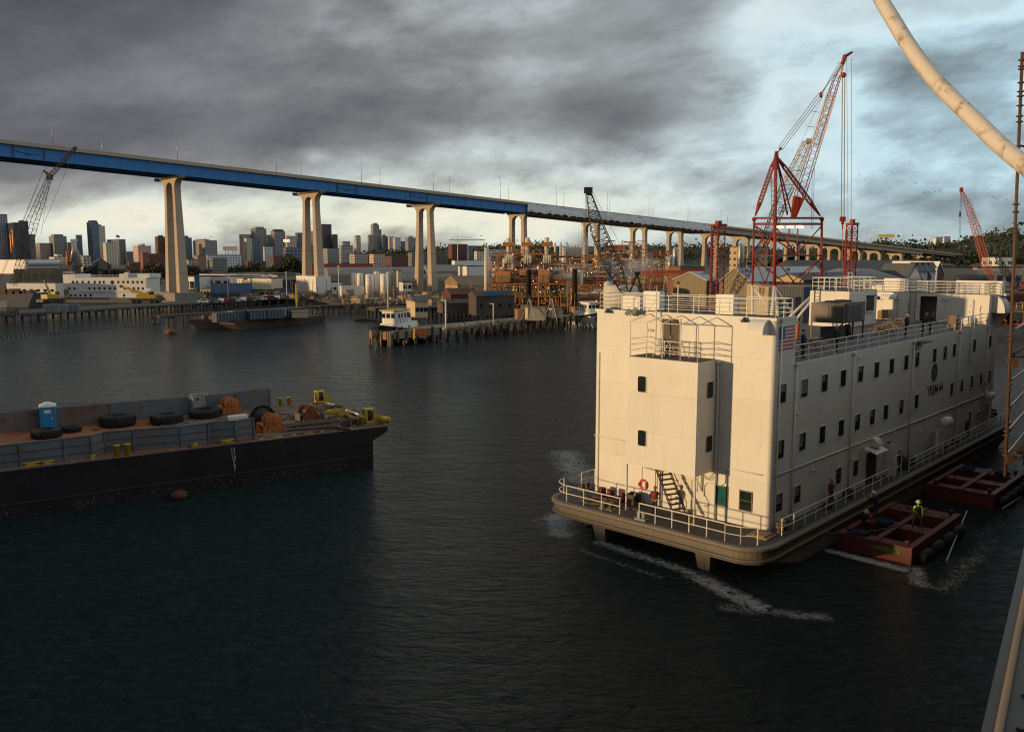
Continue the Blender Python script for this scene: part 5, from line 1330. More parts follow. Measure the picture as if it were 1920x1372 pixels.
# near bulwark: panels with stiffeners; a kink near its middle and its end at x = about -8.6
A_ = lambda x, y: (x / 4.571, 720 + y / 4.571)
B_ = lambda x, y: (350 + x / 4.571, 700 + y / 4.571)
posts_px = [A_(-700, 860), A_(-350, 790), A_(-40, 745), A_(180, 718), A_(560, 670), A_(790, 640), A_(905, 605), A_(1152, 583), A_(1555, 552), A_(1790, 520), B_(190, 605), B_(422, 590), B_(578, 565)]
posts = [kl(*p) for p in posts_px]
posts = [(x, max(.35, y)) for x, y in posts]
hb = 1.72
for (xa, ya), (xb, yb) in zip(posts[:-1], posts[1:]):
    mb = MB(); d = Vector((xb - xa, yb - ya, 0)).normalized(); nn = Vector((-d.y, d.x, 0)) * .03
    def slab(z0, z1, off0, off1):
        a0, b0 = Vector((xa, ya, 0)), Vector((xb, yb, 0))
        mb.loft([[a0 + nn.normalized() * off0 + Vector((0, 0, z0)), a0 + nn.normalized() * off1 + Vector((0, 0, z0)), a0 + nn.normalized() * off1 + Vector((0, 0, z1)), a0 + nn.normalized() * off0 + Vector((0, 0, z1))],
                 [b0 + nn.normalized() * off0 + Vector((0, 0, z0)), b0 + nn.normalized() * off1 + Vector((0, 0, z0)), b0 + nn.normalized() * off1 + Vector((0, 0, z1)), b0 + nn.normalized() * off0 + Vector((0, 0, z1))]])
    slab(ZD + .08, ZD + hb, -.03, .03)
    o = mb.build('bulwark_panel', M_bulwark, work)
    mb = MB(); 
    for zz in (ZD + .60, ZD + 1.15): slab(zz, zz + .035, -.13, -.031)
    slab(ZD + hb + .001, ZD + hb + .05, -.10, .06); mb.build('stiffener', M_bulwark, o)
for x, y in posts[1:]: mb = MB(); mb.box(x - .05, x + .05, y - .16, y - .031, ZD + .02, ZD + hb); mb.build('bulwark_post', M_bulwark, work)
# far bulwark, rusty to the left and grey at its right end
xe, ye = kl(490, 757)
fy = KW - .5
for (xa, xb, m_) in ((-KL, -40, M_bulwark_r), (-40, -31, M_bulwark_r), (-31, xe - 14, M_bulwark_r), (xe - 14, xe - 3, M_bulwark), (xe - 2.97, xe + .2, M_bulwark)):
    mb = MB(); mb.box(xa, xb - .02, fy, fy + .07, ZD + .02, ZD + 1.75 + (.12 if xb > xe else 0)); mb.box(xb - .16, xb - .02, fy - .1, fy - .001, ZD + .02, ZD + 1.75); mb.build('bulwark_panel', m_, work)
# bollards, chocks (yellow)
def ybol(x, y):
    mb = MB()
    mb.lathe([(.19, 0), (.19, .75), (.25, .78), (.25, .86), (.001, .87)], 12, Matrix.Translation((x, y, ZD + .02)))
    mb.build('bollard', M_yellow, work)
for p in ((1000, 620), (1095, 610)): x, y = kl(*A_(*p)); ybol(x, .45)
for p in ((755, 262), (822, 252)): x, y = kl(*B_(*p)); ybol(x, KW - .6)
x, y = kl(*B_(1503, 450)); ybol(x, max(.5, y))
for p, w_ in (((262, 700), 1.3), ((405, 690), .9), ((790, 640), .4), ((1668, 545), .5), ((1910, 500), .8)):
    x, y = kl(*A_(*p)); mb = MB(); mb.box(x - w_ / 2, x + w_ / 2, .16, .42, ZD + .07, ZD + .13); mb.box(x - w_ * .25, x + w_ * .25, .2, .4, ZD + .13, ZD + .25); mb.tube((x - w_ / 2, .3, ZD + .3), (x + w_ / 2, .3, ZD + .3), .06, 6); mb.build('cleat', M_yellow, work)
for p, w_ in (((340, 600), 1.1), ((70, 640), .3), ((765, 545), .7), ((1030, 515), .7), ((910, 535), .4), ((1165, 510), .3), ((630, 565), .4), ((1400, 480), .4)):
    x, y = kl(*B_(*p)); mb = MB(); mb.box(x - w_ / 2, x + w_ / 2, .16, .42, ZD + .07, ZD + .14)
    if w_ > 1: mb.tube((x - w_ / 2, .3, ZD + .32), (x + w_ / 2, .3, ZD + .32), .06, 6); mb.box(x - .25, x + .25, .2, .4, ZD + .14, ZD + .27)
    mb.build('cleat', M_yellow, work)
# yellow roller fairleads at the two bow corners
def yframe(px_, py_, sc=1.0, ycl=None):
    x, y = kl(px_, py_)
    if ycl is not None: y = ycl
    o = thing('roller_fairlead', None, None); o.parent = work
    mb = MB(); s_ = .85 * sc
    for a in (-s_ / 2, s_ / 2):
        for b in (-s_ / 2, s_ / 2): mb.box(x + a - .08, x + a + .08, y + b - .08, y + b + .08, ZD + .02, ZD + 1.45 * sc)
    mb.box(x - s_ / 2 - .1, x + s_ / 2 + .1, y - s_ / 2 - .1, y + s_ / 2 + .1, ZD + 1.451 * sc, ZD + 1.6 * sc)
    mb.box(x - s_ / 2 - .1, x + s_ / 2 + .1, y - s_ / 2 - .1, y + s_ / 2 + .1, ZD + .02, ZD + .32)
    mb.build('frame', M_yellow, o)
    mb = MB(); mb.lathe([(.25, .33), (.25, 1.4 * sc)], 10, Matrix.Translation((x, y, ZD))); mb.build('roller', M_dark, o)
    mb = MB(); mb.loft([[(x + s_ / 2 + .11, y - .3, ZD + .02), (x + s_ / 2 + .11, y + .3, ZD + .02), (x + s_ / 2 + .11, y + .3, ZD + 1.0), (x + s_ / 2 + .11, y - .3, ZD + 1.0)], [(x + s_ / 2 + .9, y - .3, ZD + .02), (x + s_ / 2 + .9, y + .3, ZD + .02), (x + s_ / 2 + .9, y + .3, ZD + .3), (x + s_ / 2 + .9, y - .3, ZD + .3)]]); mb.build('gusset', M_yellow, o)
yframe(*B_(1165, 265), .8, KW - 1.0); yframe(*B_(1562, 430), .85, 1.9)
mb = MB(); x, y = kl(*B_(1665, 430)); mb.tube((x - .3, .9, ZD + .55), (x + .5, 1.1, ZD + .35), .28, 10); mb.tube((x + .5, 1.1, ZD + .35), (x + .65, 1.13, ZD + .32), .34, 10); mb.build('chain_stopper', M_yellow, work)
mb = MB()
for k in range(34): a = R.uniform(0, 6.28); c = (-2.6 + R.uniform(-1.2, 1.2), 1.3 + R.uniform(-.8, .8), ZD + .15 + R.uniform(0, .35)); mb.path([(c[0] + cos(q) * .12 * cos(a), c[1] + cos(q) * .12 * sin(a), c[2] + sin(q) * .2) for q in [2 * pi * j / 6 for j in range(6)]], .035, 4, True)
mb.build('chain', M_dark, work)

# winches (stand on the deck, can be lifted off)
def winch(label, px_, py_, big_wheel, rz=.0, sc=1.0, m=M_yorange):
    x, y = kl(px_, py_)
    t = thing('winch', label, 'winch', kp(x, y, ZD + .12), KTH + rz)
    mb = MB(); mb.box(-1.5, 1.3, -1.0, 1.0, 0, .22)
    for yy in (-1.0, .78): mb.loft([[(-1.5, yy, .22), (1.3, yy, .22), (1.3, yy + .2, .22), (-1.5, yy + .2, .22)], [(-1.15, yy, .95), (.8, yy, .95), (.8, yy + .2, .95), (-1.15, yy + .2, .95)]])
    for xx in (-1.45, 1.1): mb.box(xx, xx + .16, -.99, .99, .22, .85)
    mb.build('base_frame', m, t)
    RX = Matrix.Translation((-.1, 0, 1.15)) @ Matrix.Rotation(pi / 2, 4, 'X')
    mb = MB(); mb.lathe([(.55, -.76), (.55, .76)], 18, RX); mb.build('drum', M_dark, t)
    for yy in (-.95, .80):
        mb = MB(); mb.lathe([(.15, yy - .02), (1.0, yy - .02), (1.08, yy), (1.08, yy + .12), (1.0, yy + .16), (.15, yy + .16)], 24, RX)
        o = mb.build('flange', m, t)
        mb = MB()
        for k in range(8): a = 2 * pi * k / 8; mb.tube((-.1 + cos(a) * .2, -yy - .19, 1.15 + sin(a) * .2), (-.1 + cos(a) * .98, -yy - .19, 1.15 + sin(a) * .98), .035, 4)
        mb.lathe([(.001, -.1), (.2, -.1), (.2, .1), (.001, .1)], 10, Matrix.Translation((-.1, -yy - .16, 1.15)) @ Matrix.Rotation(pi / 2, 4, 'X')); mb.build('spoke', m, o)
    mb = MB(); mb.box(-1.9, -1.2, -.6, .6, .05, 1.15); mb.tube((-1.55, -.7, .9), (-1.55, -.95, .9), .22, 10); mb.build('gearbox', M_yorange if m is M_yorange else M_dark, t)
    if big_wheel:
        mb = MB(); mb.lathe([(1.45, -.12), (1.65, -.12), (1.65, .12), (1.45, .12), (1.45, -.12)], 30, Matrix.Translation((-.75, 1.6, 1.5)) @ Matrix.Rotation(pi / 2, 4, 'X')); mb.lathe([(.001, -.04), (1.46, -.04), (1.46, .04), (.001, .04)], 30, Matrix.Translation((-.75, 1.6, 1.5)) @ Matrix.Rotation(pi / 2, 4, 'X')); mb.build('gear_wheel', M_black, t)
    t.scale = (sc,) * 3
    return t
winch('large orange winch with a black gear wheel by the near bulwark end', *B_(735, 500), True, 0, .66)
winch('orange winch by the far bulwark next to the white pump cabinet', *B_(375, 345), False, .1, .66)
winch('small rusty winch among the timbers near the bow of the black barge', *B_(1035, 400), False, .35, .58, mat('rusty_winch', (.16, .045, .02), .8, var=.5, vs=1.5, rust=.4))
# toilet cabin
x, y = kl(*A_(420, 395))
tc = thing('portable_toilet', 'bright blue portable toilet with a white roof on the rusty barge deck', 'toilet', kp(x, y, ZD + .02), KTH - .12)
M_tb = mat('toilet_blue', (.02, .22, .46), .5, var=.12, vs=1); mb = MB(); mb.box(-.6, .6, -.6, .6, .1, 2.05); mb.build('cabin', M_tb, tc)
mb = MB(); mb.box(-.48, .42, -.64, -.601, .18, 1.95); d = mb.build('door', M_tb, tc); mb = MB(); mb.box(.28, .36, -.67, -.641, 1.0, 1.15); mb.build('handle', M_white, d)
mb = MB(); mb.box(-.25, .25, -.66, -.641, 1.55, 1.8); mb.build('sign_plate', M_white, d)
mb = MB(); mb.loft([rr_ for rr_ in ([(-.66, -.66, 2.06), (.66, -.66, 2.06), (.66, .66, 2.06), (-.66, .66, 2.06)], [(-.62, -.62, 2.16), (.62, -.62, 2.16), (.62, .62, 2.16), (-.62, .62, 2.16)], [(-.12, -.5, 2.36), (.12, -.5, 2.36), (.12, .5, 2.36), (-.12, .5, 2.36)])]); mb.build('roof', M_white, tc)
mb = MB(); mb.box(-.68, .68, -.68, .68, 0, .099); mb.build('skid', M_dark, tc); mb = MB(); mb.tube((-.45, .3, 2.1), (-.45, .3, 2.6), .05, 6); mb.build('vent_pipe', M_dark, tc)
# white cabinet with pipes
x, y = kl(*A_(1690, 240)); y = KW - 1.3; x = kl(*A_(1690, 262))[0]; pc_ = thing('pump_cabinet', 'grey white steel cabinet with rounded pipe rails against the far bulwark', 'cabinet', kp(x, y, ZD + .02), KTH); pc_.scale = (.75,) * 3
mb = MB(); mb.box(-.75, .75, -.4, .4, 0, 2.5); mb.build('cabinet', mat('cabinet_paint', (.27, .25, .24), .6, var=.2, vs=2, rust=.22), pc_)
mb = MB(); mb.box(-.66, .66, -.44, -.401, .15, 2.35); d = mb.build('door', mat('cabinet_paint', (0, 0, 0)), pc_); mb = MB(); mb.box(.4, .48, -.48, -.441, 1.2, 1.5); mb.box(-.4, .0, -.45, -.441, 2.0, 2.2); mb.build('handle', M_dark, d)
mb = MB(); mb.path([(-.95, 0, 2.1), (-1.0, 0, 2.45), (-.8, 0, 2.65), (.8, 0, 2.65), (1.05, 0, 2.45), (1.1, 0, 2.2)], .12, 8); mb.path([(-.75, 0, .8), (-1.05, 0, .7), (-1.1, 0, .3), (-.8, 0, .15)], .12, 8); mb.build('pipe', mat('cabinet_paint', (0, 0, 0)), pc_)
# tyres
def tyre(label, px_, py_, r_, flat=True, sc=1.0):
    x, y = kl(px_, py_)
    t = thing('tyre', label, 'tyre', kp(x, y, ZD + .02), R.uniform(0, 6), 'old tyres on the rusty barge deck')
    mb = MB(); w_ = r_ * .62
    mb.lathe([(r_ * .55, 0), (r_ * .86, 0), (r_, w_ * .15), (r_, w_ * .85), (r_ * .86, w_), (r_ * .55, w_), (r_ * .5, w_ * .6), (r_ * .5, w_ * .4), (r_ * .55, 0)], 22)
    mb.build('tread', M_rubber, t)
    mb = MB()
    for k in range(26): a = 2 * pi * k / 26; mb.cbox((cos(a) * r_, sin(a) * r_, w_ / 2), (.08, r_ * .1, w_ * .75), a)
    mb.build('lug', M_rubber, t)
    t.rotation_euler = (R.uniform(-.06, .06), R.uniform(-.06, .06), R.uniform(0, 3)); t.scale = (sc,) * 3
    return t
tyre('huge black tyre left of the middle on the rusty barge deck', *A_(1010, 355), 1.45)
tyre('huge black tyre lying in the middle behind the grey bulwark', *A_(1430, 335), 1.35)
tyre('huge black tyre below the white pump cabinet', *A_(1760, 290), 1.35)
tyre('small black tyre to the right of the blue toilet', *A_(610, 408), .75)
tyre('flat black tyre half hidden behind the bulwark below the blue toilet', *A_(400, 455), 1.1)
x, y = kl(*A_(1460, 270)); mb = MB(); mb.box(-1.3, 1.3, -.6, .6, 0, .08); o = mb.build('plywood_sheet', mat('plywood', (.22, .13, .085), .8, var=.2), None, kp(x, y, ZD + .15), KTH); o.rotation_euler = (.25, .03, KTH); tag(o, 'brown plywood sheet lying against the far bulwark left of the cabinet', 'sheet')
x, y = kl(445, 781, ZD + 1.75); mb = MB(); mb.box(-.75, .75, -.3, .3, 1.62, 1.85); mb.box(-.7, .7, -.25, .25, 0, 1.619); tag(mb.build('white_box', M_white, None, kp(x, y, ZD + .02), KTH), 'white topped box just behind the grey bulwark left of the large winch', 'box')
x, y = kl(*B_(548, 275)); mb = MB(); mb.box(-.45, .45, -.45, .45, 0, .95); mb.box(-.5, .5, -.5, .5, .951, 1.0); tag(mb.build('orange_box', M_yorange, None, kp(x, y - .3, ZD + .02), KTH), 'small orange steel box beside the far bulwark end', 'box')
# timbers and pipes lying about the bow
tim = [((900, 430), (1370, 395)), ((950, 470), (1260, 455)), ((950, 490), (1290, 470)), ((1000, 410), (1330, 390)), ((1060, 340), (1210, 385)), ((1230, 270), (1480, 350)), ((1310, 290), (1440, 345)), ((1100, 300), (1170, 370)), ((860, 470), (960, 450)), ((1190, 440), (1400, 470)), ((1350, 360), (1500, 400)), ((1180, 285), (1260, 300)), ((1270, 350), (1370, 440)), ((960, 445), (1230, 420)), ((870, 500), (1120, 480))]
lbl = ['longest dark timber across the near side of the bow', 'timber second from the near gunwale beside the large winch', 'timber closest to the near gunwale right of the large winch', 'timber crossing just in front of the small rusty winch', 'dark pole leaning down from the small rusty winch', 'long timber running to the far right edge of the bow', 'short timber beside the far right edge of the bow', 'short slanted timber behind the small rusty winch', 'short timber at the foot of the large orange winch', 'timber ending near the yellow fairlead with the bollard', 'dark timber just left of the near yellow fairlead', 'stub of timber by the far yellow fairlead', 'timber lying crosswise in the middle of the bow', 'timber between the small winch and the near gunwale', 'thin timber along the near edge by the large winch']
for i, (a, b) in enumerate(tim):
    pa, pb = at(*B_(*a), ZD + .3), at(*B_(*b), ZD + .3); z0 = ZD + .2 + .12 * (i % 3)
    mb = MB(); mb.tube((pa.x, pa.y, z0 + (.9 if i == 4 else 0)), (pb.x, pb.y, z0), .13, 4); tag(mb.build('timber', M_timber if i % 4 else mat('timber_brown', (.12, .07, .04), .85, var=.4)), lbl[i], 'timber', 'loose timbers on the bow of the black barge')
for a, b, lb in (((1190, 255), (1265, 270), 'short white pipe beside the far yellow fairlead'), ((1370, 315), (1475, 350), 'white pipe lying near the right edge of the bow')):
    pa, pb = at(*B_(*a), ZD + .5), at(*B_(*b), ZD + .5); mb = MB(); mb.tube(pa, pb, .11, 8); tag(mb.build('pipe', M_white), lb, 'pipe')
for a, w_, lb in (((1285, 322), .9, 'flat yellow steel block in the middle of the bow'), ((1360, 352), .6, 'small yellow steel block behind the near yellow fairlead')):
    p = at(*B_(*a), ZD + .3); mb = MB(); mb.box(-w_, w_, -.25, .25, 0, .22); mb.tube((-w_, 0, .3), (w_, 0, .3), .07, 6); tag(mb.build('steel_block', M_yellow, None, (p.x, p.y, ZD + .15), KTH), lb, 'block')
mb = MB()
for k in range(160):
    x, y = R.uniform(-17, -1), R.uniform(1.0, KW - 1.5); L_ = R.uniform(.2, 1.2); a = R.gauss(0, .5)
    mb.cbox((x, y, ZD + .15), (L_, R.uniform(.05, .16), R.uniform(.03, .1)), a)
tag(mb.build('deck_litter', M_timber, None, tuple(KA), KTH), kind='stuff')
mb = MB()
for k in range(26):
    x, y = R.uniform(-40, -18), R.uniform(1.5, KW - 1.5); mb.cbox((x, y, ZD + .06), (R.uniform(.2, .9), R.uniform(.1, .4), .06), R.uniform(0, 3))
tag(mb.build('deck_debris', mat('rust_scrap', (.09, .04, .025), .9, var=.4), None, tuple(KA), KTH), kind='stuff')
# rusty buoys on the water against the hull
def buoy(p, r_, label, m):
    mb = MB(); mb.lathe([(.001, -r_ * .6), (r_ * .8, -r_ * .35), (r_, 0), (r_ * .85, r_ * .35), (r_ * .3, r_ * .62), (.001, r_ * .65)], 18); mb.lathe([(.12, r_ * .6), (.12, r_ * .8)], 6); return tag(mb.build('buoy', m, None, tuple(p)), label, 'buoy')
M_buoy = mat('buoy_rust', (.20, .05, .025), .8, var=.4, vs=1.5, rust=.3)
p = at(338, 925, .3); buoy((p.x, p.y - .3, .25), .66, 'rusty red mooring buoy against the near side of the black barge', mat('buoy_dark', (.09, .026, .016), .8, var=.4, rust=.3))
p = at(248, 930, .3); buoy((p.x, p.y, .15), .30, 'small dark red float near the barnacled hull of the black barge', M_buoy)
# ------------------------------------------------------------------ buildings
def tpx(x, y=480): r = ray(x, y); return r.x / r.y
def foot(px0, px1, Y, a=.72, fr=.28, dmax=40, ypx=480):
    """near corner and side lengths of a rectangular building seen corner-on"""
    O = Vector((tpx(px0 + fr * (px1 - px0), ypx) * Y, Y, 0)); t1 = tpx(px1, ypx); t0 = tpx(px0, ypx)
    w = (t1 * Y - O.x) / max(.12, cos(a) - t1 * sin(a))
    den = sin(a) + t0 * cos(a)
    d = (O.x - t0 * Y) / den if den > .12 else dmax
    return O, abs(w), min(dmax * 3, max(4, abs(d)))
def zat(py, Y, px_=960): return atY(px_, py, Y).z
def building(label, px0, px1, py, Y, m, zb=2.0, a=.72, fr=.28, dmax=40, roof='flat', roofm=None, cat='building', extras=(), group=None, rh=None, d_=None, name='building'):
    O, w, d = foot(px0, px1, Y, a, fr, dmax)
    if d_: d = d_
    H_ = zat(py, Y, px0) - zb
    t = thing(name, label, cat, (O.x, O.y, zb), a, group)
    mb = MB(); mb.box(0, w, 0, d, 0, H_ if roof == 'flat' else H_ - (rh or H_ * .35)); mb.build('wall', m, t)
    rm = roofm or M_roof
    if roof == 'flat':
        mb = MB(); ph = max(.4, H_ * .012); mb.box(-.05, w + .05, -.05, .25, H_, H_ + ph); mb.box(-.05, .25, .26, d, H_, H_ + ph); mb.box(w - .25, w + .05, .26, d, H_, H_ + ph); mb.box(.26, w - .26, d - .3, d, H_, H_ + ph); mb.box(.26, w - .26, .26, d - .31, H_ + .001, H_ + .06); mb.build('roof', rm, t)
    else:
        e = H_ - (rh or H_ * .35); o = .25; mb = MB()
        if roof == 'gable_x':      # ridge runs along the front
            mb.loft([[(-o, -o, e), (-o, d / 2, H_), (-o, d + o, e)], [(w + o, -o, e), (w + o, d / 2, H_), (w + o, d + o, e)]])
        elif roof == 'gable_y':    # gable end faces front
            mb.loft([[(-o, -o, e - .1), (w / 2, -o, H_), (w + o, -o, e - .1), (w + o, -o, e - .3), (w / 2, -o, H_ - .25), (-o, -o, e - .3)], [(-o, d, e - .1), (w / 2, d, H_), (w + o, d, e - .1), (w + o, d, e - .3), (w / 2, d, H_ - .25), (-o, d, e - .3)]])
            g = MB(); g.loft([[(0, 0, e - .2), (w, 0, e - .2), (w / 2, 0, H_ - .3)], [(0, .2, e - .2), (w, .2, e - .2), (w / 2, .2, H_ - .3)]]); g.build('gable', m, t)
        elif roof == 'hip':
            k = min(w, d) * .4
            mb.loft([[(-o, -o, e), (w + o, -o, e), (w + o, d + o, e), (-o, d + o, e)], [(k, k, H_), (w - k, k, H_), (w - k, max(k + .1, d - k), H_), (k, max(k + .1, d - k), H_)]])
        elif roof == 'arch':
            n = 10; f0 = [(-o, d / 2 - cos(pi * k / n) * (d / 2 + o), e + sin(pi * k / n) * (H_ - e)) for k in range(n + 1)]
            mb.loft([f0, [(w + o, y, z) for _, y, z in f0]])
        elif roof == 'arch_y':
            n = 10; f0 = [(w / 2 - cos(pi * k / n) * (w / 2 + o), -o, e + sin(pi * k / n) * (H_ - e)) for k in range(n + 1)]
            mb.loft([f0, [(x, d + o, z) for x, _, z in f0]])
        mb.build('roof', rm, t)
    for ex in extras:
        kind = ex[0]
        if kind == 'top':      # (top, x0, x1, py) a narrower upper block, fractions of the front
            h2 = zat(ex[3], Y, px0) - zb; mb = MB(); mb.box(w * ex[1], w * ex[2], d * .12, d * .8, H_ + .07, h2); mb.build('upper_block', ex[4] if len(ex) > 4 else m, t)
        if kind == 'plant': mb = MB(); mb.box(w * .25, w * .7, d * .3, d * .7, H_ + .07, H_ + max(1.5, H_ * .05)); mb.build('roof_plant', M_grey, t)
        if kind == 'mast': mb = MB(); mb.tube((w * ex[1], d * .4, H_), (w * ex[1], d * .4, H_ + ex[2]), .35, 4, .1); mb.build('mast', M_dark, t)
        if kind == 'windows':  # (windows, nx, nz, ww, wh, z0frac) separate windows on the front face
            nx, nz = ex[1], ex[2]; e = H_ if roof == 'flat' else H_ - (rh or H_ * .35)
            for i in range(nx):
                for j in range(nz):
                    x = w * (i + .5) / nx; z = e * ((j + .5) / nz); mb = MB(); mb.box(x - ex[3] / 2, x + ex[3] / 2, -.06, -.004, z - ex[4] / 2, z + ex[4] / 2); mb.build('window', M_glass, t)
        if kind == 'doors':
            nx = ex[1]; e = H_ if roof == 'flat' else H_ - (rh or H_ * .35)
            for i in range(nx): x = w * (i + .5) / nx; mb = MB(); mb.box(x - w / nx * .32, x + w / nx * .32, -.08, -.004, .05, e * .75); mb.build('door', M_dark, t)
        if kind == 'eaves': mb = MB(); mb.box(-.3, w + .3, -.3, -.002, H_ * .93, H_); mb.build('fascia', M_white, t)
        if kind == 'strip': mb = MB(); mb.box(-.08, -.002, d * ex[1], d * ex[2], H_ * ex[3], H_ * ex[4]); mb.build('glint_strip', emit('sunset_glint', (1, .42, .12), .8), t)  # sunset glint on the tower put in as glowing strips
    return t
F = facade
F_glass = F('tower_glass_grid', (0.525, 0.56, 0.595), (.05, .075, .11), (.09, .13, .18), 3.6, 3.5, .45, grough=.18)
F_darkg = F('tower_dark_brown', (0.0683, 0.0637, 0.0683), (.012, .013, .016), (.03, .03, .035), 3.0, 3.4, .7)
F_tan = F('tower_tan', (0.455, 0.376, 0.296), pu=3.4, pv=3.3, ms=1.5)
F_grey = F('tower_grey', (0.319, 0.307, 0.296), pu=3.2, pv=3.3, ms=1.3)
F_dgrey = F('tower_dark_grey', (0.194, 0.182, 0.182), pu=3.0, pv=3.2, ms=1.2)
F_teal = F('tower_blue_glass', (0.16, 0.205, 0.251), (.03, .06, .09), (.07, .11, .15), 2.6, 3.4, .5, grough=.15)
F_band = F('tower_banded', (0.501, 0.455, 0.387), pu=3, pv=3.6, ms=1.8, band=True)
F_beige = F('tower_beige', (0.6, 0.534, 0.421), pu=4.2, pv=3.4, ms=2.0)
F_brick = F('brick_block', (.13, .045, .03), pu=4.2, pv=3.8, ms=2.4)
F_purple = F('tower_plum', (0.125, 0.102, 0.125), (.012, .012, .02), (.03, .03, .04), 2.6, 3.6, .9)
F_bluewin = F('blue_window_block', (.22, .215, .225), (.025, .035, .10), (.05, .06, .16), 6.4, 5.2, 1.9)
F_pink = F('pinkish_block', (0.592, 0.41, 0.319), pu=4, pv=3.6, ms=2.1)
F_white = F('white_block', (0.6, 0.6, 0.6), pu=4.0, pv=3.6, ms=1.9)
YD = 1650
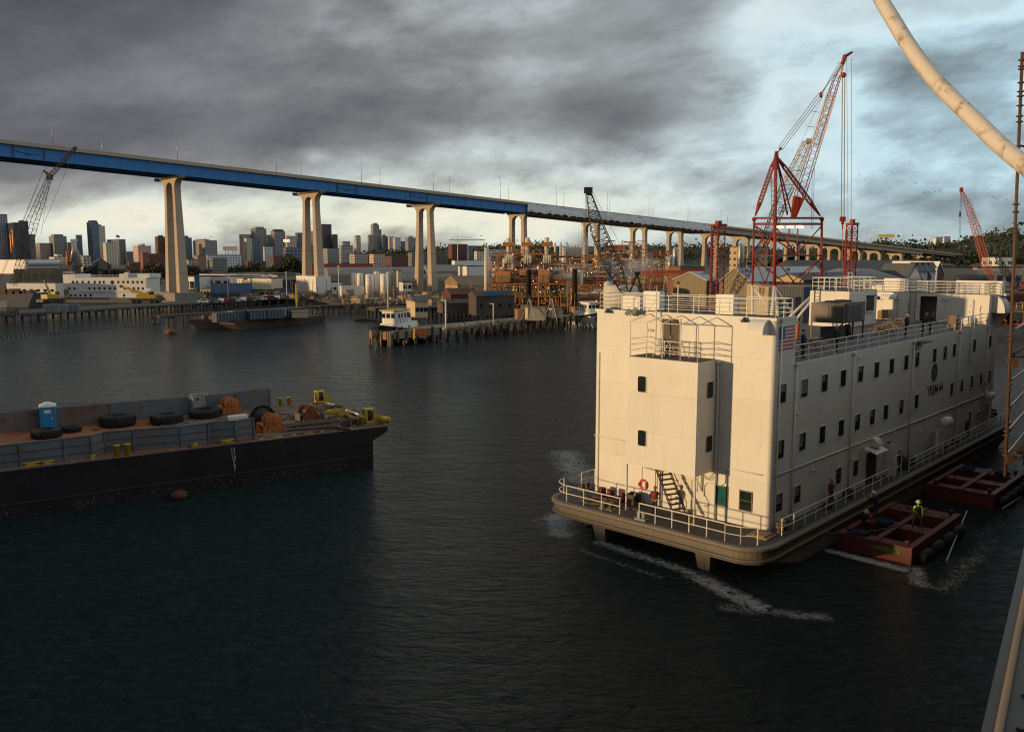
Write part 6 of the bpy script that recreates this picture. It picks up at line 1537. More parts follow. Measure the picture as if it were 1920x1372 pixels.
sky_ = [
 ('blue grey glass tower with a white grid at the left edge of the skyline', -22, 19, 402, 1500, F_glass, dict(fr=.25, extras=[('mast', .6, 8)])),
 ('dark brown tower with glowing sunset glint lines next to the glass tower', 17, 39, 418, 1480, F_darkg, dict(fr=.55, extras=[('strip', .25, .30, .45, .85), ('strip', .6, .65, .3, .75)])),
 ('dark tower with a slanted shoulder behind the leftmost lattice boom', 38, 57, 415, 1500, F_darkg, dict(fr=.2, extras=[('top', .1, .5, 413)])),
 ('dark shoulder block right of the leftmost lattice boom', 55, 68, 440, 1520, F_dgrey, dict(fr=.2)),
 ('low tan and brown office block right of the dark towers', 68, 96, 456, YD, F_tan, {}),
 ('broad grey brown office tower with a stepped top', 94, 127, 443, YD, F_grey, dict(extras=[('top', .1, .8, 439)])),
 ('grey slab hotel behind the stepped office tower', 124, 140, 455, YD + 60, F_dgrey, {}),
 ('narrow dark building with an overhanging flat roof left of the slim blue tower', 134, 147, 449, YD, F_dgrey, dict(extras=[('eaves',)])),
 ('slim blue glass tower left of the tall round cornered tower', 144, 156, 441, YD + 50, F_teal, {}),
 ('tall glass tower with a rounded top, tallest of the left skyline', 166, 188, 417, YD - 100, F_teal, dict(fr=.4, extras=[('top', .1, .9, 413)])),
 ('tall tan apartment tower joined to the tallest glass tower', 176, 200, 424, YD - 90, F_beige, dict(fr=.2, extras=[('plant',)])),
 ('beige hotel with vertical columns below the tall tan tower', 194, 222, 455, YD - 200, F_beige, dict(fr=.2, extras=[('plant',)])),
 ('dark slab office building behind the beige hotel', 202, 237, 449, YD, F_dgrey, dict(fr=.65)),
 ('dark low roofed hall right of the slab office building', 232, 250, 472, YD, F_dgrey, {}),
 ('pinkish beige terrace building left of the first bridge pier', 250, 284, 461, YD - 150, F_pink, dict(extras=[('plant',), ('top', .35, .6, 457)])),
 ('dark brick apartment tower touching the first bridge pier', 292, 311, 444, YD, F_brick, dict(extras=[('top', .3, .8, 441)])),
 ('brown tower partly hidden between the legs of the first pier', 312, 330, 450, YD, F_dgrey, {}),
 ('green grey apartment tower just right of the first bridge pier', 341, 361, 446, YD, F_teal, dict(extras=[('top', .1, .6, 442)])),
 ('wide apartment building with balconies and a dark side right of the first pier', 363, 408, 451, YD - 100, F_grey, dict(fr=.5, extras=[('top', .0, .3, 448), ('plant',)])),
 ('pale pinkish apartment block left of the stepped glass tower', 450, 472, 440, YD, F_pink, dict(fr=.3)),
 ('cream apartment block with rows of balconies beside the dark blue tower', 459, 474, 447, YD - 60, F_beige, {}),
 ('dark blue glass tower in front of the stepped tower', 471, 489, 447, YD - 120, F_teal, dict(fr=.15)),
 ('stepped grey green apartment tower, tallest between the first two piers', 472, 501, 429, YD, F_grey, dict(fr=.3, extras=[('top', .15, .85, 425)])),
 ('short blue grey tower between the two tall grey towers', 498, 513, 441, YD + 80, F_teal, {}),
 ('grey tower with a dark crown left of the office with the lit sign', 509, 536, 434, YD, F_grey, dict(fr=.25, extras=[('top', .1, .9, 430, M_dark)])),
 ('pinkish office building with two round lit signs', 536, 557, 443, YD - 60, F_pink, dict(fr=.15)),
 ('curved blue glass tower left of the second pier', 555, 571, 437, YD, F_teal, dict(fr=.3)),
 ('white gridded hotel low in front of the dark blue tower', 494, 513, 463, YD - 300, F_white, dict(fr=.1)),
 ('wide office block with blue window squares crossing the second pier', 532, 596, 464, YD - 350, F_bluewin, dict(fr=.06, dmax=30)),
 ('dark tower behind the legs of the second pier', 583, 603, 434, YD, F_dgrey, {}),
 ('tall plum brown office tower just right of the second pier', 601, 623, 421, YD + 100, F_purple, dict(fr=.2)),
 ('lower plum brown tower attached to the tall one', 622, 634, 440, YD + 100, F_purple, {}),
 ('pale terraced hospital block with wide bands right of the plum tower', 636, 662, 461, YD - 250, F_band, dict(fr=.15, extras=[('top', .2, .8, 452)])),
 ('low grey office right behind the second pier', 604, 640, 466, YD - 200, F_grey, {}),
 ('slim beige tower standing alone between the piers', 664, 677, 443, YD, F_beige, dict(fr=.35, extras=[('top', .1, .9, 441)])),
 ('low twin towered apartment front below the domed tower', 690, 702, 441, YD - 40, F_grey, dict(fr=.2)),
 ('tall grey tower with a domed top, tallest between the second and third piers', 696, 712, 422, YD, F_grey, dict(fr=.3, extras=[('top', .2, .8, 418)])),
 ('grey wing on the right of the domed tower', 708, 716, 431, YD + 20, F_dgrey, {}),
 ('dark blue grey tower beside the domed tower', 714, 729, 444, YD, F_teal, dict(extras=[('top', .2, .6, 440)])),
 ('pale ribbed apartment tower in the cluster right of the domed tower', 727, 739, 444, YD, F_beige, {}),
 ('blue and cream apartment tower at the right of the cluster', 737, 752, 446, YD - 50, F_white, {}),
 ('grey hotel with a blocky crown left of the third pier', 760, 780, 446, YD, F_grey, dict(extras=[('top', .3, .65, 442)])),
 ('dark low office between the cluster and the third pier', 750, 762, 453, YD + 100, F_dgrey, {}),
 ('dark red brick building under a tower crane right of the third pier', 840, 877, 458, 1250, F_brick, dict(fr=.2)),
 ('blue grey slab beside the dark red brick building', 876, 887, 461, 1250, F_teal, {}),
 ('beige apartment row near the fourth pier', 889, 907, 471, 1150, F_beige, {}),
 ('long pale office block with dark windows left of the fourth pier', 914, 951, 468, 1300, F_white, dict(fr=.05)),
]
for lb, x0, x1, py, Y, m, kw in sky_: building(lb, x0, x1, py, Y, m, group='skyline', **kw)
# low rows at the foot of the skyline
low_ = [
 ('huge white tent roofed hall at the left edge below the towers', -60, 46, 487, 800, M_white, dict(a=-.3, fr=0.0)),
 ('low parking structure with dark level bands left of the yellow pipe cluster', 45, 122, 494, 780, F('parking_bands', (.40, .38, .34), (.02, .02, .02), (.04, .04, .04), 3, 3.0, 1.9, band=True), dict(fr=.05)),
 ('pale domed station building behind the parking structure', 92, 125, 482, 1000, F_beige, dict(extras=[('top', .3, .7, 477)])),
 ('grey gabled hall behind the white moored barge', 168, 205, 484, 700, mat('hall_grey', (.12, .125, .13), .8), dict(roof='gable_y', fr=.1)),
 ('tan low office right of the leaning conveyor tubes', 150, 170, 480, 900, F_tan, {}),
 ('brown office with orange terraces left of the first pier', 238, 262, 492, 760, F_brick, dict(fr=.15)),
 ('orange brick block below the pinkish terraces', 263, 279, 474, 1000, mat('orange_brick', (.24, .095, .045), .85), {}),
 ('low brick ballpark facade left of the first pier', 276, 312, 476, 1150, F_brick, dict(fr=.05)),
 ('pale brick church like block right of the first pier', 364, 387, 479, 900, mat('pale_brick', (.26, .17, .11), .85), dict(extras=[('top', .25, .6, 457)])),
 ('long tan low block at the foot of the first pier', 345, 372, 487, 850, F_tan, {}),
 ('dark brown low office between the pale block and the trees', 388, 425, 484, 850, F_dgrey, {}),
 ('grey low office with white frames beside the ballpark lights', 385, 452, 478, 1200, F_white, dict(fr=.05)),
 ('red brick low row below the dark blue tower', 460, 498, 490, 900, F_brick, dict(fr=.1)),
 ('grey brick low block with arches left of the blue window block', 505, 532, 480, 1000, F_brick, {}),
 ('long orange red warehouse behind the second pier', 563, 700, 496, 560, mat('red_long_wall', (.34, .07, .03), .8), dict(fr=.03)),
 ('low tan houses below the slim beige tower', 655, 690, 476, 1200, F_tan, {}),
 ('white and brown low house below the domed tower', 692, 722, 477, 1150, F_pink, {}),
 ('red roofed low block left of the third pier', 722, 765, 481, 1100, F_brick, {}),
 ('low dark block behind the third pier', 765, 840, 474, 1250, F_dgrey, dict(fr=.1)),
 ('long white low freight sheds right of the third pier', 850, 912, 489, 700, M_white, dict(fr=.04)),
 ('dark low block in front of the long pale office', 905, 960, 481, 1000, F_dgrey, {}),
 ('pale warehouse with blue windows right of the ninth pier', 1368, 1440, 463, 560, F('orange_white', (.50, .34, .20), pu=5, pv=4, ms=2.4), dict(fr=.35, a=.5)),
 ('tall beige apartment block on the hill at the far right', 1748, 1766, 445, 1000, F_pink, dict(fr=.3)),
 ('second beige apartment block beside it on the hill', 1764, 1780, 444, 1020, F_beige, {}),
]
for lb, x0, x1, py, Y, m, kw in low_: building(lb, x0, x1, py, Y, m, **kw)
# lit round sign
o = atY(545, 452, 1560); mb = MB()
t = thing('lit_sign', 'two small round glowing sign marks on the pinkish office building', 'sign', (o.x, o.y - 30, o.z))
for dx in (-2.5, 3.5): mb = MB(); mb.path([(dx + cos(q) * 2, 0, sin(q) * 2) for q in [2 * pi * k / 10 for k in range(10)]], .6, 4, True); mb.build('glyph', emit('sign_glow', (1, .85, .6), 2.0), t)
# ballpark light towers, tower crane, radio masts
for i, (x, lb) in enumerate(((425, 'left ballpark light tower above the low grey office'), (438, 'right ballpark light tower above the low grey office'))):
    p = atY(x, 462, 1250); t = thing('floodlight_tower', lb, 'light tower', (p.x, p.y, 2), 0, 'ballpark light towers'); h = p.z - 2
    mb = MB(); mb.tube((-2, 0, 0), (-2, 0, h), .5, 4); mb.tube((2, 0, 0), (2, 0, h), .5, 4); mb.build('mast', M_steel, t); mb = MB(); mb.box(-5, 5, -1, 0, h - 6, h); mb.build('lamp_panel', mat('lamp_panel', (.30, .30, .30), .6), t)
p = atY(858, 450, 1240); t = thing('tower_crane', 'tiny tower crane above the dark red brick building', 'crane', (p.x, p.y, 2)); h = p.z - 2
mb = MB(); mb.tube((0, 0, 0), (0, 0, h + 6), .6, 4); mb.build('mast', M_steel, t); mb = MB(); mb.tube((-12, 0, h), (40, 0, h), .5, 4); mb.tube((0, 0, h + 6), (38, 0, h), .2, 3); mb.tube((0, 0, h + 6), (-12, 0, h), .2, 3); mb.build('jib', M_steel, t)
for x, py, lb in ((202, 440, 'flag pole with a dark flag above the beige hotel'),):
    p = atY(x + 16, py, 1300); t = thing('flag_pole', lb, 'flag pole', (p.x, p.y, 2)); h = p.z - 2; mb = MB(); mb.tube((0, 0, 0), (0, 0, h), .3, 4); mb.build('pole', M_steel, t)
    mb = MB(); mb.add([(0, 0, h), (5, .5, h - 2), (4.5, .3, h - 5), (-.2, 0, h - 3.4)], [(0, 1, 2, 3), (3, 2, 1, 0)]); mb.build('cloth', M_navy, t)
# bent yellow conveyor tubes and stacks near the left
t = thing('cement_plant', 'tilted grey and yellow conveyor tubes rising by a dark cube building at the left', 'plant', tuple(atY(135, 500, 560).xy.to_3d()))
ox, oy = t.location.x, t.location.y
def lp(x, y, Y): p = atY(x, y, Y); return (p.x - ox, p.y - oy, p.z)
mb = MB(); mb.tube(lp(129, 500, 560), lp(127, 470, 560), 1.3, 8); mb.build('silo', M_yorange, t)
mb = MB(); mb.tube(lp(134, 491, 558), lp(141, 453, 558), 1.2, 8); mb.build('conveyor_tube', M_steel, t)
for a, b in (((150, 502), (142, 462)), ((148, 500), (146, 470)), ((154, 500), (149, 476))): mb = MB(); mb.tube(lp(*a, 562), lp(*b, 562), .7, 6); mb.build('support_leg', M_concrete, t)
mb = MB(); a, b = Vector(lp(121, 515, 560)), Vector(lp(143, 497, 560)); mb.box(a.x, b.x, -6, 6, 0, b.z); mb.build('base_building', mat('cube_dark', (.09, .075, .075), .8), t)

# ------------------------------------------------------------------ trees in front of the city
gl = 'trees between the harbour and the city'
tl = [(283, 515, 520, 1, 1.3), (292, 520, 500, 0, 1.5), (300, 522, 500, 1, 1.4), (170, 508, 560, 0, 1.2), (182, 510, 560, 'p', 1.2), (192, 510, 560, 1, 1.1), (205, 510, 555, 'p', 1.1), (215, 512, 560, 0, 1.0), (228, 511, 560, 1, 1.0), (240, 512, 555, 'p', 1.0), (252, 512, 560, 0, .9), (345, 520, 520, 1, 1.2), (357, 520, 520, 0, 1.3), (370, 519, 540, 1, 1.0), (385, 518, 560, 0, .9), (432, 516, 560, 2, 1.0), (455, 517, 540, 0, 1.3), (472, 517, 540, 1, 1.1), (480, 517, 540, 2, 1.3), (500, 516, 560, 0, 1.1), (515, 517, 540, 1, 1.3), (527, 517, 530, 0, 1.4), (538, 518, 530, 2, 1.6), (546, 518, 530, 2, 1.9), (552, 518, 530, 0, 1.6), (560, 518, 530, 2, 1.5), (566, 518, 530, 1, 1.2)]
tl.sort()
for i, (x, y, Y, k, sc) in enumerate(tl):
    p = atY(x, y, Y)
    where = 'beside the first bridge pier' if 280 <= x < 380 else ('near the second pier' if x > 425 else ('above the white moored barge' if x < 260 else 'between the first two piers'))
    kind = {0: 'round dark tree', 1: 'spreading olive green tree', 2: 'tall narrow dark tree', 'p': 'palm tree'}[k]
    put_tree(k, (p.x, p.y, 2.0), sc * .95, f'{kind} {where}, {ordw[i] + " from left" if i < 20 else ordw[26 - i] + " from right"} in the row', gl)
# mid distance trees on the right among the houses
for i in range(26):
    x = 1385 + i * 21 + R.uniform(-7, 7); Y = R.uniform(420, 620); k = [0, 1, 0, 2, 1][i % 5]
    p = atY(x, 480, Y)
    put_tree(k, (p.x, p.y, 2.0), R.uniform(.75, 1.15), f'{ {0: "round dark", 1: "spreading olive", 2: "tall narrow"}[k]} tree, {ordw[i] if i < 20 else ordw[26 - i] + " from the right end"} of the row among the houses', 'trees among the houses on the right')
finish_trees()

# ------------------------------------------------------------------ houses on the right below the hill
M_tile = mat('red_roof_tiles', (.20, .07, .035), .85, var=.3, vs=.3)
hs = []
def house(label, w, d, h, rm, wm):
    t = thing('house', label, 'house', group='small houses below the hill on the right')
    mb = MB(); mb.box(0, w, 0, d, 0, h); mb.build('wall', wm, t)
    mb = MB(); k = d * .45; mb.loft([[(-.5, -.5, h), (w + .5, -.5, h), (w + .5, d + .5, h), (-.5, d + .5, h)], [(k, k, h + d * .28), (w - k, k, h + d * .28), (w - k, d - k + .1, h + d * .28), (k, d - k + .1, h + d * .28)]]); mb.build('roof', rm, t)
    for q in (.2, .5, .8): mb = MB(); mb.box(w * q - .6, w * q + .6, -.06, -.004, h * .35, h * .75); mb.build('window', M_glass, t)
    return t
protos = [house('x', 16, 11, 5.2, M_tile, mat('house_cream', (.36, .30, .22), .8)), house('x', 20, 12, 5.5, M_tile, mat('house_pink', (.30, .20, .15), .8)), house('x', 14, 10, 4.5, M_roof, mat('house_white', (.5, .48, .45), .8))]
usedh = set()
hx_ = [(1612, 487), (1626, 484), (1640, 488), (1655, 484), (1672, 486), (1690, 488), (1706, 485), (1722, 489), (1742, 487), (1760, 485), (1778, 488), (1795, 486), (1812, 489), (1835, 485), (1852, 488), (1872, 486), (1893, 489), (1912, 486), (1580, 488), (1560, 486)]
for i, (x, y) in enumerate(hx_):
    Y = 18 * FPX / (y - 480) * .20; Y = 430 + (489 - y) * 45; p = atY(x, 480, Y); k = [0, 1, 0, 2][i % 4]; kind = ['cream house with a red tiled roof', 'pinkish house with a red tiled roof', 'white house with a dark roof'][k]
    lb = f'{kind}, {ordw[i]} counted along the row below the hill'
    if k not in usedh: usedh.add(k); o = protos[k]; o.location = (p.x, p.y, 2); o.rotation_euler = (0, 0, R.uniform(-.2, .8)); o['label'] = lb
    else: dup(protos[k], (p.x, p.y, 2 + max(0, (Y - 430) * .012)), R.uniform(-.2, .8), lb)
# ------------------------------------------------------------------ piers
M_pile = mat('old_piles', (.10, .075, .055), .9, var=.5, vs=1.0)
def pile_pier(label, a, b, w, z, m, step=4.0, pr=.28, rows=3, thick=.7, cat='pier', fascia=None, rail=False):
    a, b = Vector((a.x, a.y, 0)), Vector((b.x, b.y, 0)); L_ = (b - a).length; ang = atan2(b.y - a.y, b.x - a.x)
    t = thing('pier', label, cat, tuple(a), ang)
    mb = MB(); mb.box(0, L_, 0, w, z - thick, z); mb.build('deck', m, t)
    if fascia: mb = MB(); mb.box(-.1, L_, -.12, -.002, z - thick * .5, z + .25); mb.build('fascia', fascia, t)
    n = int(L_ / step); cnt = 0
    for i in range(n + 1):
        if cnt < 95:
            mb = MB(); x = L_ * i / n
            for k in range(rows): y = .3 + (w - .6) * k / max(1, rows - 1); mb.tube((x + R.uniform(-.2, .2), y, -1.5), (x, y, z - thick), pr, 6)
            mb.tube((x, 0, z - thick - .2), (x, w, z - thick - .2), .2, 4)
            mb.build('pile_row', M_pile, t); cnt += 1
    if rail: mb = MB(); mb.rail([(0, .2, z), (L_, .2, z)], h=1.0, rails=1, step=4, r=.07, rr=.05); mb.build('rail', M_timber, t)
    return t
pile_pier('long low dark quay with a pale edge running along the left behind the moored boats', at(-140, 617), at(600, 566), 8, 2.9, mat('quay_deck', (.09, .085, .075), .9, var=.3), step=4.5, rows=3, thick=1.0, fascia=mat('quay_edge', (.20, .19, .17), .85, var=.3))
pile_pier('old narrow timber pier with orange lit end piles left of the moored dark barges', at(300, 609), at(700, 581), 3.2, 2.4, M_timber, step=4.2, pr=.25, rows=2, thick=.5, rail=True)
cp = pile_pier('long concrete pier with fender piles running right from the white tug boat', at(737, 650), at(1085, 612), 7, 2.9, M_conc2, step=3.2, pr=.3, rows=3, thick=.5, fascia=None)
L_ = (at(1085, 612) - at(737, 650)).length
n = 0
for k in range(26):
    x = .8 + k * L_ / 26; mb = MB(); mb.box(x, x + .45, -.55, -.02, .8 - (k % 3) * .3, 3.0 + (k % 4 == 0) * .5); mb.build('fender_pile', M_timber, cp)
mb = MB()
for k in range(13): mb.box(.2 + k * L_ / 13, .1 + (k + 1) * L_ / 13 - .1, -.16, -.01, 1.5, 3.05)
mb.build('panel_row', mat('pier_panel', (.26, .21, .15), .85, var=.3, vs=.6, streak=.4), cp)
mb = MB()
mb.box(-.3, -.02, 1.6, 6.8, 1.3, 2.85); mb.build('end_panel', mat('pier_end', (.24, .16, .09), .8, var=.4, vs=1, streak=.5), cp)
for y in (.2, .8, 3.0, 5.6): mb = MB(); mb.tube((-.5, y, -1), (-.5, y, 3.0), .2, 8); mb.build('end_pile', M_timber_l, cp)
pile_pier('short timber pier with tall piles under the cream shed', at(704, 600), at(975, 592), 9, 3.3, M_timber, step=2.6, pr=.22, rows=3, thick=.5, rail=True)
pile_pier('narrow timber walkway joining the shore near the sand silos', at(600, 589), at(706, 584), 2.5, 2.6, M_timber, step=3.5, pr=.22, rows=2, thick=.4)
building('cream shed with two brown windows and a dark sloping roof on the short pier', 741, 801, 556, 205, mat('shed_cream', (.55, .42, .26), .7, var=.1), zb=3.35, a=.35, fr=.6, dmax=12, roof='gable_x', rh=1.2, roofm=mat('shed_roof', (.10, .10, .11), .7, planks=1.0), d_=9, name='shed', cat='shed', extras=[('windows', 3, 1, .9, 1.0)])
# slipway sheds behind
building('long grey corrugated shed with a blue tarpaulin strip behind the concrete pier', 888, 964, 546, 232, mat('corr_grey_dark', (.085, .075, .062), .8, var=.35, corr=.7, cp=.9, streak=.8, rust=.4), a=.35, fr=.06, zb=2, name='shed', cat='shed', d_=7, roof='gable_x', rh=1.3, roofm=mat('rust_roof', (.12, .065, .04), .85, var=.4, corr=.5, cp=1.2, rust=.4), extras=[('windows', 4, 1, .8, 1.2)])
p = atY(905, 552, 230); mb = MB(); a_, b_ = atY(909, 547, 230), atY(956, 545, 238); mb.loft([[(a_.x, a_.y, a_.z - 1.2), (a_.x, a_.y - .15, a_.z - 1.2), (a_.x, a_.y - .15, a_.z), (a_.x, a_.y, a_.z)], [(b_.x, b_.y, b_.z - 1.2), (b_.x, b_.y - .15, b_.z - 1.2), (b_.x, b_.y - .15, b_.z), (b_.x, b_.y, b_.z)]]); tag(mb.build('blue_tarpaulin', mat('blue_tarp', (.015, .10, .22), .6)), 'blue tarpaulin strip along the eave of the grey corrugated shed', 'tarpaulin')
building('dark red brown roofed slip shed left of the grey corrugated shed', 842, 896, 541, 262, mat('slip_shed', (.10, .04, .025), .8, corr=.4, cp=1.2), a=.35, fr=.05, name='shed', cat='shed', roof='gable_x', roofm=mat('brown_roof', (.11, .05, .035), .8, corr=.4, cp=1.0), rh=1.8, d_=9)
building('grey concrete boat shed behind the concrete pier', 826, 890, 562, 240, mat('shed_dun', (.10, .085, .065), .85, var=.4, streak=.6, rust=.3), a=.35, fr=.05, name='shed', cat='shed', d_=6, roof='gable_x', rh=1, roofm=M_timber)
building('wide pale brown roofed shed above the slipway', 852, 932, 518, 330, mat('tan_wall', (.42, .28, .15), .8), a=.45, fr=.15, name='shed', cat='shed', roof='gable_x', roofm=mat('tan_roof', (.25, .17, .10), .8, corr=.4, cp=1.4), rh=3.6, d_=20)
building('grey arched roof hall behind the sand silos', 608, 785, 502, 470, mat('hall_wall', (.30, .27, .22), .8), a=.3, fr=.04, name='hall', roof='arch', roofm=mat('hall_roof', (.22, .215, .20), .7, corr=.3, cp=2), rh=4.4, d_=34)
building('second grey arched hall crossing behind the third pier', 748, 852, 515, 400, mat('hall_wall2', (.27, .255, .22), .8), a=.3, fr=.04, name='hall', roof='arch', roofm=mat('hall_roof2', (.26, .25, .22), .7, corr=.3, cp=2), rh=3.2, d_=22)
building('pale grey roofed hall right of the third pier', 800, 880, 497, 480, mat('hall_wall', (0, 0, 0)), a=.3, fr=.06, name='hall', roof='gable_x', roofm=mat('hall_roof', (0, 0, 0)), rh=3.5, d_=30)
building('small white block with a flat roof near the tall thin stack', 866, 908, 500, 380, M_white, a=.4, fr=.3, name='building', d_=14)
building('narrow cream tank house right of the sand silos', 735, 753, 508, 345, mat('tank_house', (.50, .43, .33), .7), a=.5, fr=.6, d_=6, name='building')
building('small white office box on stilts with one window by the silos', 750, 772, 530, 320, M_white, zb=5, a=.4, fr=.2, d_=5, name='office_box', extras=[('windows', 2, 1, 1.2, 1.4)])
building('low white yard office left of the silos', 607, 640, 530, 360, M_white, a=.4, fr=.2, d_=8, name='building', extras=[('windows', 3, 1, 1, 1.2)])
# silos
def silo(label, x, yt, w_px, Y, zb=2.0, m=M_white, cap=False):
    p = atY(x, yt, Y); r_ = w_px / 2 / FPX * Y
    t = thing('silo', label, 'silo', (p.x, p.y, zb), 0, 'white silos by the shore'); h = p.z - zb
    mb = MB(); mb.lathe([(r_, 0), (r_, h * .97), (r_ * .6, h), (.001, h * 1.01)], 20); mb.build('shell', m, t)
    mb = MB(); mb.ladder((r_ * .3, -r_ * 1.0, .5), (r_ * .3, -r_ * 1.0, h), .5, (1, 0, 0), .05, 1.0); mb.rail([(-r_ * .6, -.3, h), (r_ * .6, -.3, h)], h=1, rails=1, step=2, r=.05); mb.build('ladder', M_steel, t)
M_silo = mat('silo_white', (.80, .74, .66), .6, var=.08, vs=.3, streak=.12)
for x, yt, w_, Y, lb in ((663, 512, 11, 352, 'leftmost back silo with a pinkish lit side'), (675, 512, 12, 350, 'second back silo from the left'), (693, 514, 16, 338, 'left front white silo reaching the ground'), (706, 509, 11, 352, 'back silo between the two front silos'), (720, 513, 15, 338, 'right front white silo reaching the ground'), (729, 510, 9, 350, 'narrow back silo behind the right front one')): silo(lb, x, yt, w_, Y, m=M_silo)
t = thing('building', 'cream low box building at the foot of the left silos', 'building', (atY(640, 540, 335).x, 335, 2), .4); mb = MB(); mb.box(0, 9, 0, 6, 0, zat(537, 335) - 2); mb.build('wall', M_silo, t); mb = MB(); mb.box(2, 5, -.08, -.004, .4, 3); mb.build('door', M_grey, t)

# pale buildings right of the first pier
yard_ = [
 ('white and blue warehouse front right of the first pier', 334, 372, 519, 380, M_white, dict(fr=.25, d_=20, extras=[('windows', 4, 1, 2.2, 3)])),
 ('blue fronted warehouse section behind the boat yard', 362, 372, 520, 372, mat('blue_wall', (.04, .13, .30), .7), dict(fr=.1, d_=8)),
 ('white warehouse with rounded front and a dark opening', 384, 430, 519, 385, M_white, dict(fr=.3, d_=25, extras=[('doors', 3)])),
 ('long white roofed warehouse behind the boat yard', 372, 492, 514, 430, M_white, dict(fr=.05, d_=34)),
 ('bright white trailer building with a dark round logo', 443, 507, 522, 372, mat('bright_trailer', (.78, .70, .52), .6), dict(fr=.12, d_=9)),
 ('grey fronted warehouse left of the second pier', 516, 571, 517, 380, mat('grey_front', (.33, .31, .28), .8), dict(fr=.05, d_=28, extras=[('doors', 1)])),
 ('small cream house at the left of the blue roofed boat hall', 372, 396, 537, 340, mat('house_green', (.30, .29, .22), .8), dict(fr=.2, d_=8, roof='hip', rh=1, extras=[('windows', 4, 1, .8, 1.2)])),
 ('row of small lit workshops right of the blue roofed hall', 466, 512, 545, 335, mat('workshop', (.34, .24, .14), .8), dict(fr=.1, d_=6, extras=[('windows', 5, 1, 1.6, 1.4)])),
 ('blue container stack left of the second pier', 512, 541, 543, 335, mat('blue_container', (.03, .09, .20), .7, corr=.6, cp=.5), dict(fr=.1, d_=5)),
]
for lb, x0, x1, py, Y, m, kw in yard_:
    if 'white' in lb or 'cream' in lb or 'lit' in lb: kw['fr'] = 0.0; building(lb, x0, x1, py, Y, m, a=-.3, **kw)
    else: building(lb, x0, x1, py, Y, m, a=.4, **kw)
building('open boat hall with a steep blue roof left of the second pier', 388, 468, 532, 325, mat('boat_hall', (.09, .08, .07), .8), a=.25, fr=.05, d_=14, roof='gable_x', roofm=mat('blue_roof', (.020, .055, .14), .6, corr=.4, cp=1.0), rh=3.6, name='boat_hall', cat='hall', extras=[('doors', 5)])
mb = MB(); p = atY(461, 528, 369.5)
mb.path([(cos(q) * 1.2, 0, sin(q) * 1.2) for q in [pi * .25 + 1.5 * pi * k / 10 for k in range(11)]], .3, 4); tag(mb.build('logo_sign', M_dark, None, (p.x, p.y - .4, p.z), .4), 'dark round logo on the bright white trailer building', 'sign')

# ------------------------------------------------------------------ the second white barge, moored far left
bo, bwd, bd_ = foot(105, 284, 322, .10, .20, 14)
WB = thing('moored_barge', 'white four storey moored barge with rows of small square windows at the far left', 'barge', (at(131, 567).x, at(131, 567).y, 0), -.04)
Lw = (at(285, 566) - at(131, 567)).length; hz = lambda py: zat(py, 335)
zt4, zt3 = hz(515), hz(521)
mb = MB(); mb.box(-1, Lw + 3, -1, 14, -1, 1.9); mb.build('hull', mat('hull_block', (.10, .105, .115), .6, var=.2), WB)
mb = MB(); mb.box(0, Lw, 0, 12, 1.9, zt3); mb.build('wall', M_white, WB)
mb = MB(); mb.box(0, 2.6, 0, 12, zt3, zt4 + .1); mb.box(Lw - 11, Lw + 1.0, 1, 11, zt3, zt4 + .3); mb.box(Lw - 8.3, Lw - 6.8, -.3, 1, zt3, zt4 + .9); mb.build('end_house', M_white, WB)
mb = MB(); mb.box(-3.4, -.02, 2.2, 5.2, 5, zt4); mb.box(-3.2, -.02, 8.5, 11.5, 5, zt4); mb.build('stair_tower', M_white, WB)
for r_, py, xs in ((3, 529, [140, 148, 159, 171, 183, 193, 201, 230, 240, 249, 259, 268, 277]), (2, 541, [132, 142, 172, 182, 192, 202, 213, 223, 242, 250, 260, 269, 278]), (1, 554, [134, 143, 153, 163, 174, 240, 270, 279])):
    for x in xs:
        lx = (x - 131) / (285 - 131) * Lw; z = hz(py); mb = MB(); mb.box(lx - .35, lx + .35, -.06, -.004, z - .5, z + .5); mb.build('window', M_glass, WB)
for py in (519, 532, 544): mb = MB(); mb.box(-3.46, -3.404, 3.5, 4.1, hz(py) - .5, hz(py) + .5); mb.build('window', M_glass, WB)
mb = MB(); mb.path([(4.5, -.15, hz(543)), (5.6, -.2, hz(547)), (24, -.2, hz(546.5)), (26, -.2, hz(548))], .22, 6); mb.build('pipe_run', M_white, WB)
mb = MB(); disc(mb, (218 - 131) / 154 * Lw, hz(529.5), .001, .75, .02, 14); mb.build('emblem', M_navy, WB)
mb = MB(); mb.rail([(3, .2, zt3), (Lw - 11, .2, zt3)], h=1.1, rails=2, step=2.5, r=.05, rr=.04); mb.rail([(-3.2, 2.2, zt4), (2.5, .1, zt4)], h=1.1, rails=2, step=2, r=.05, rr=.04); mb.build('railing', M_rail, WB)
mb = MB(); hood(mb, Lw + 1.2, 1.0, hz(546), 2.0, 2.5, 1.2, 't'); mb.build('hood_vent', M_white, WB)
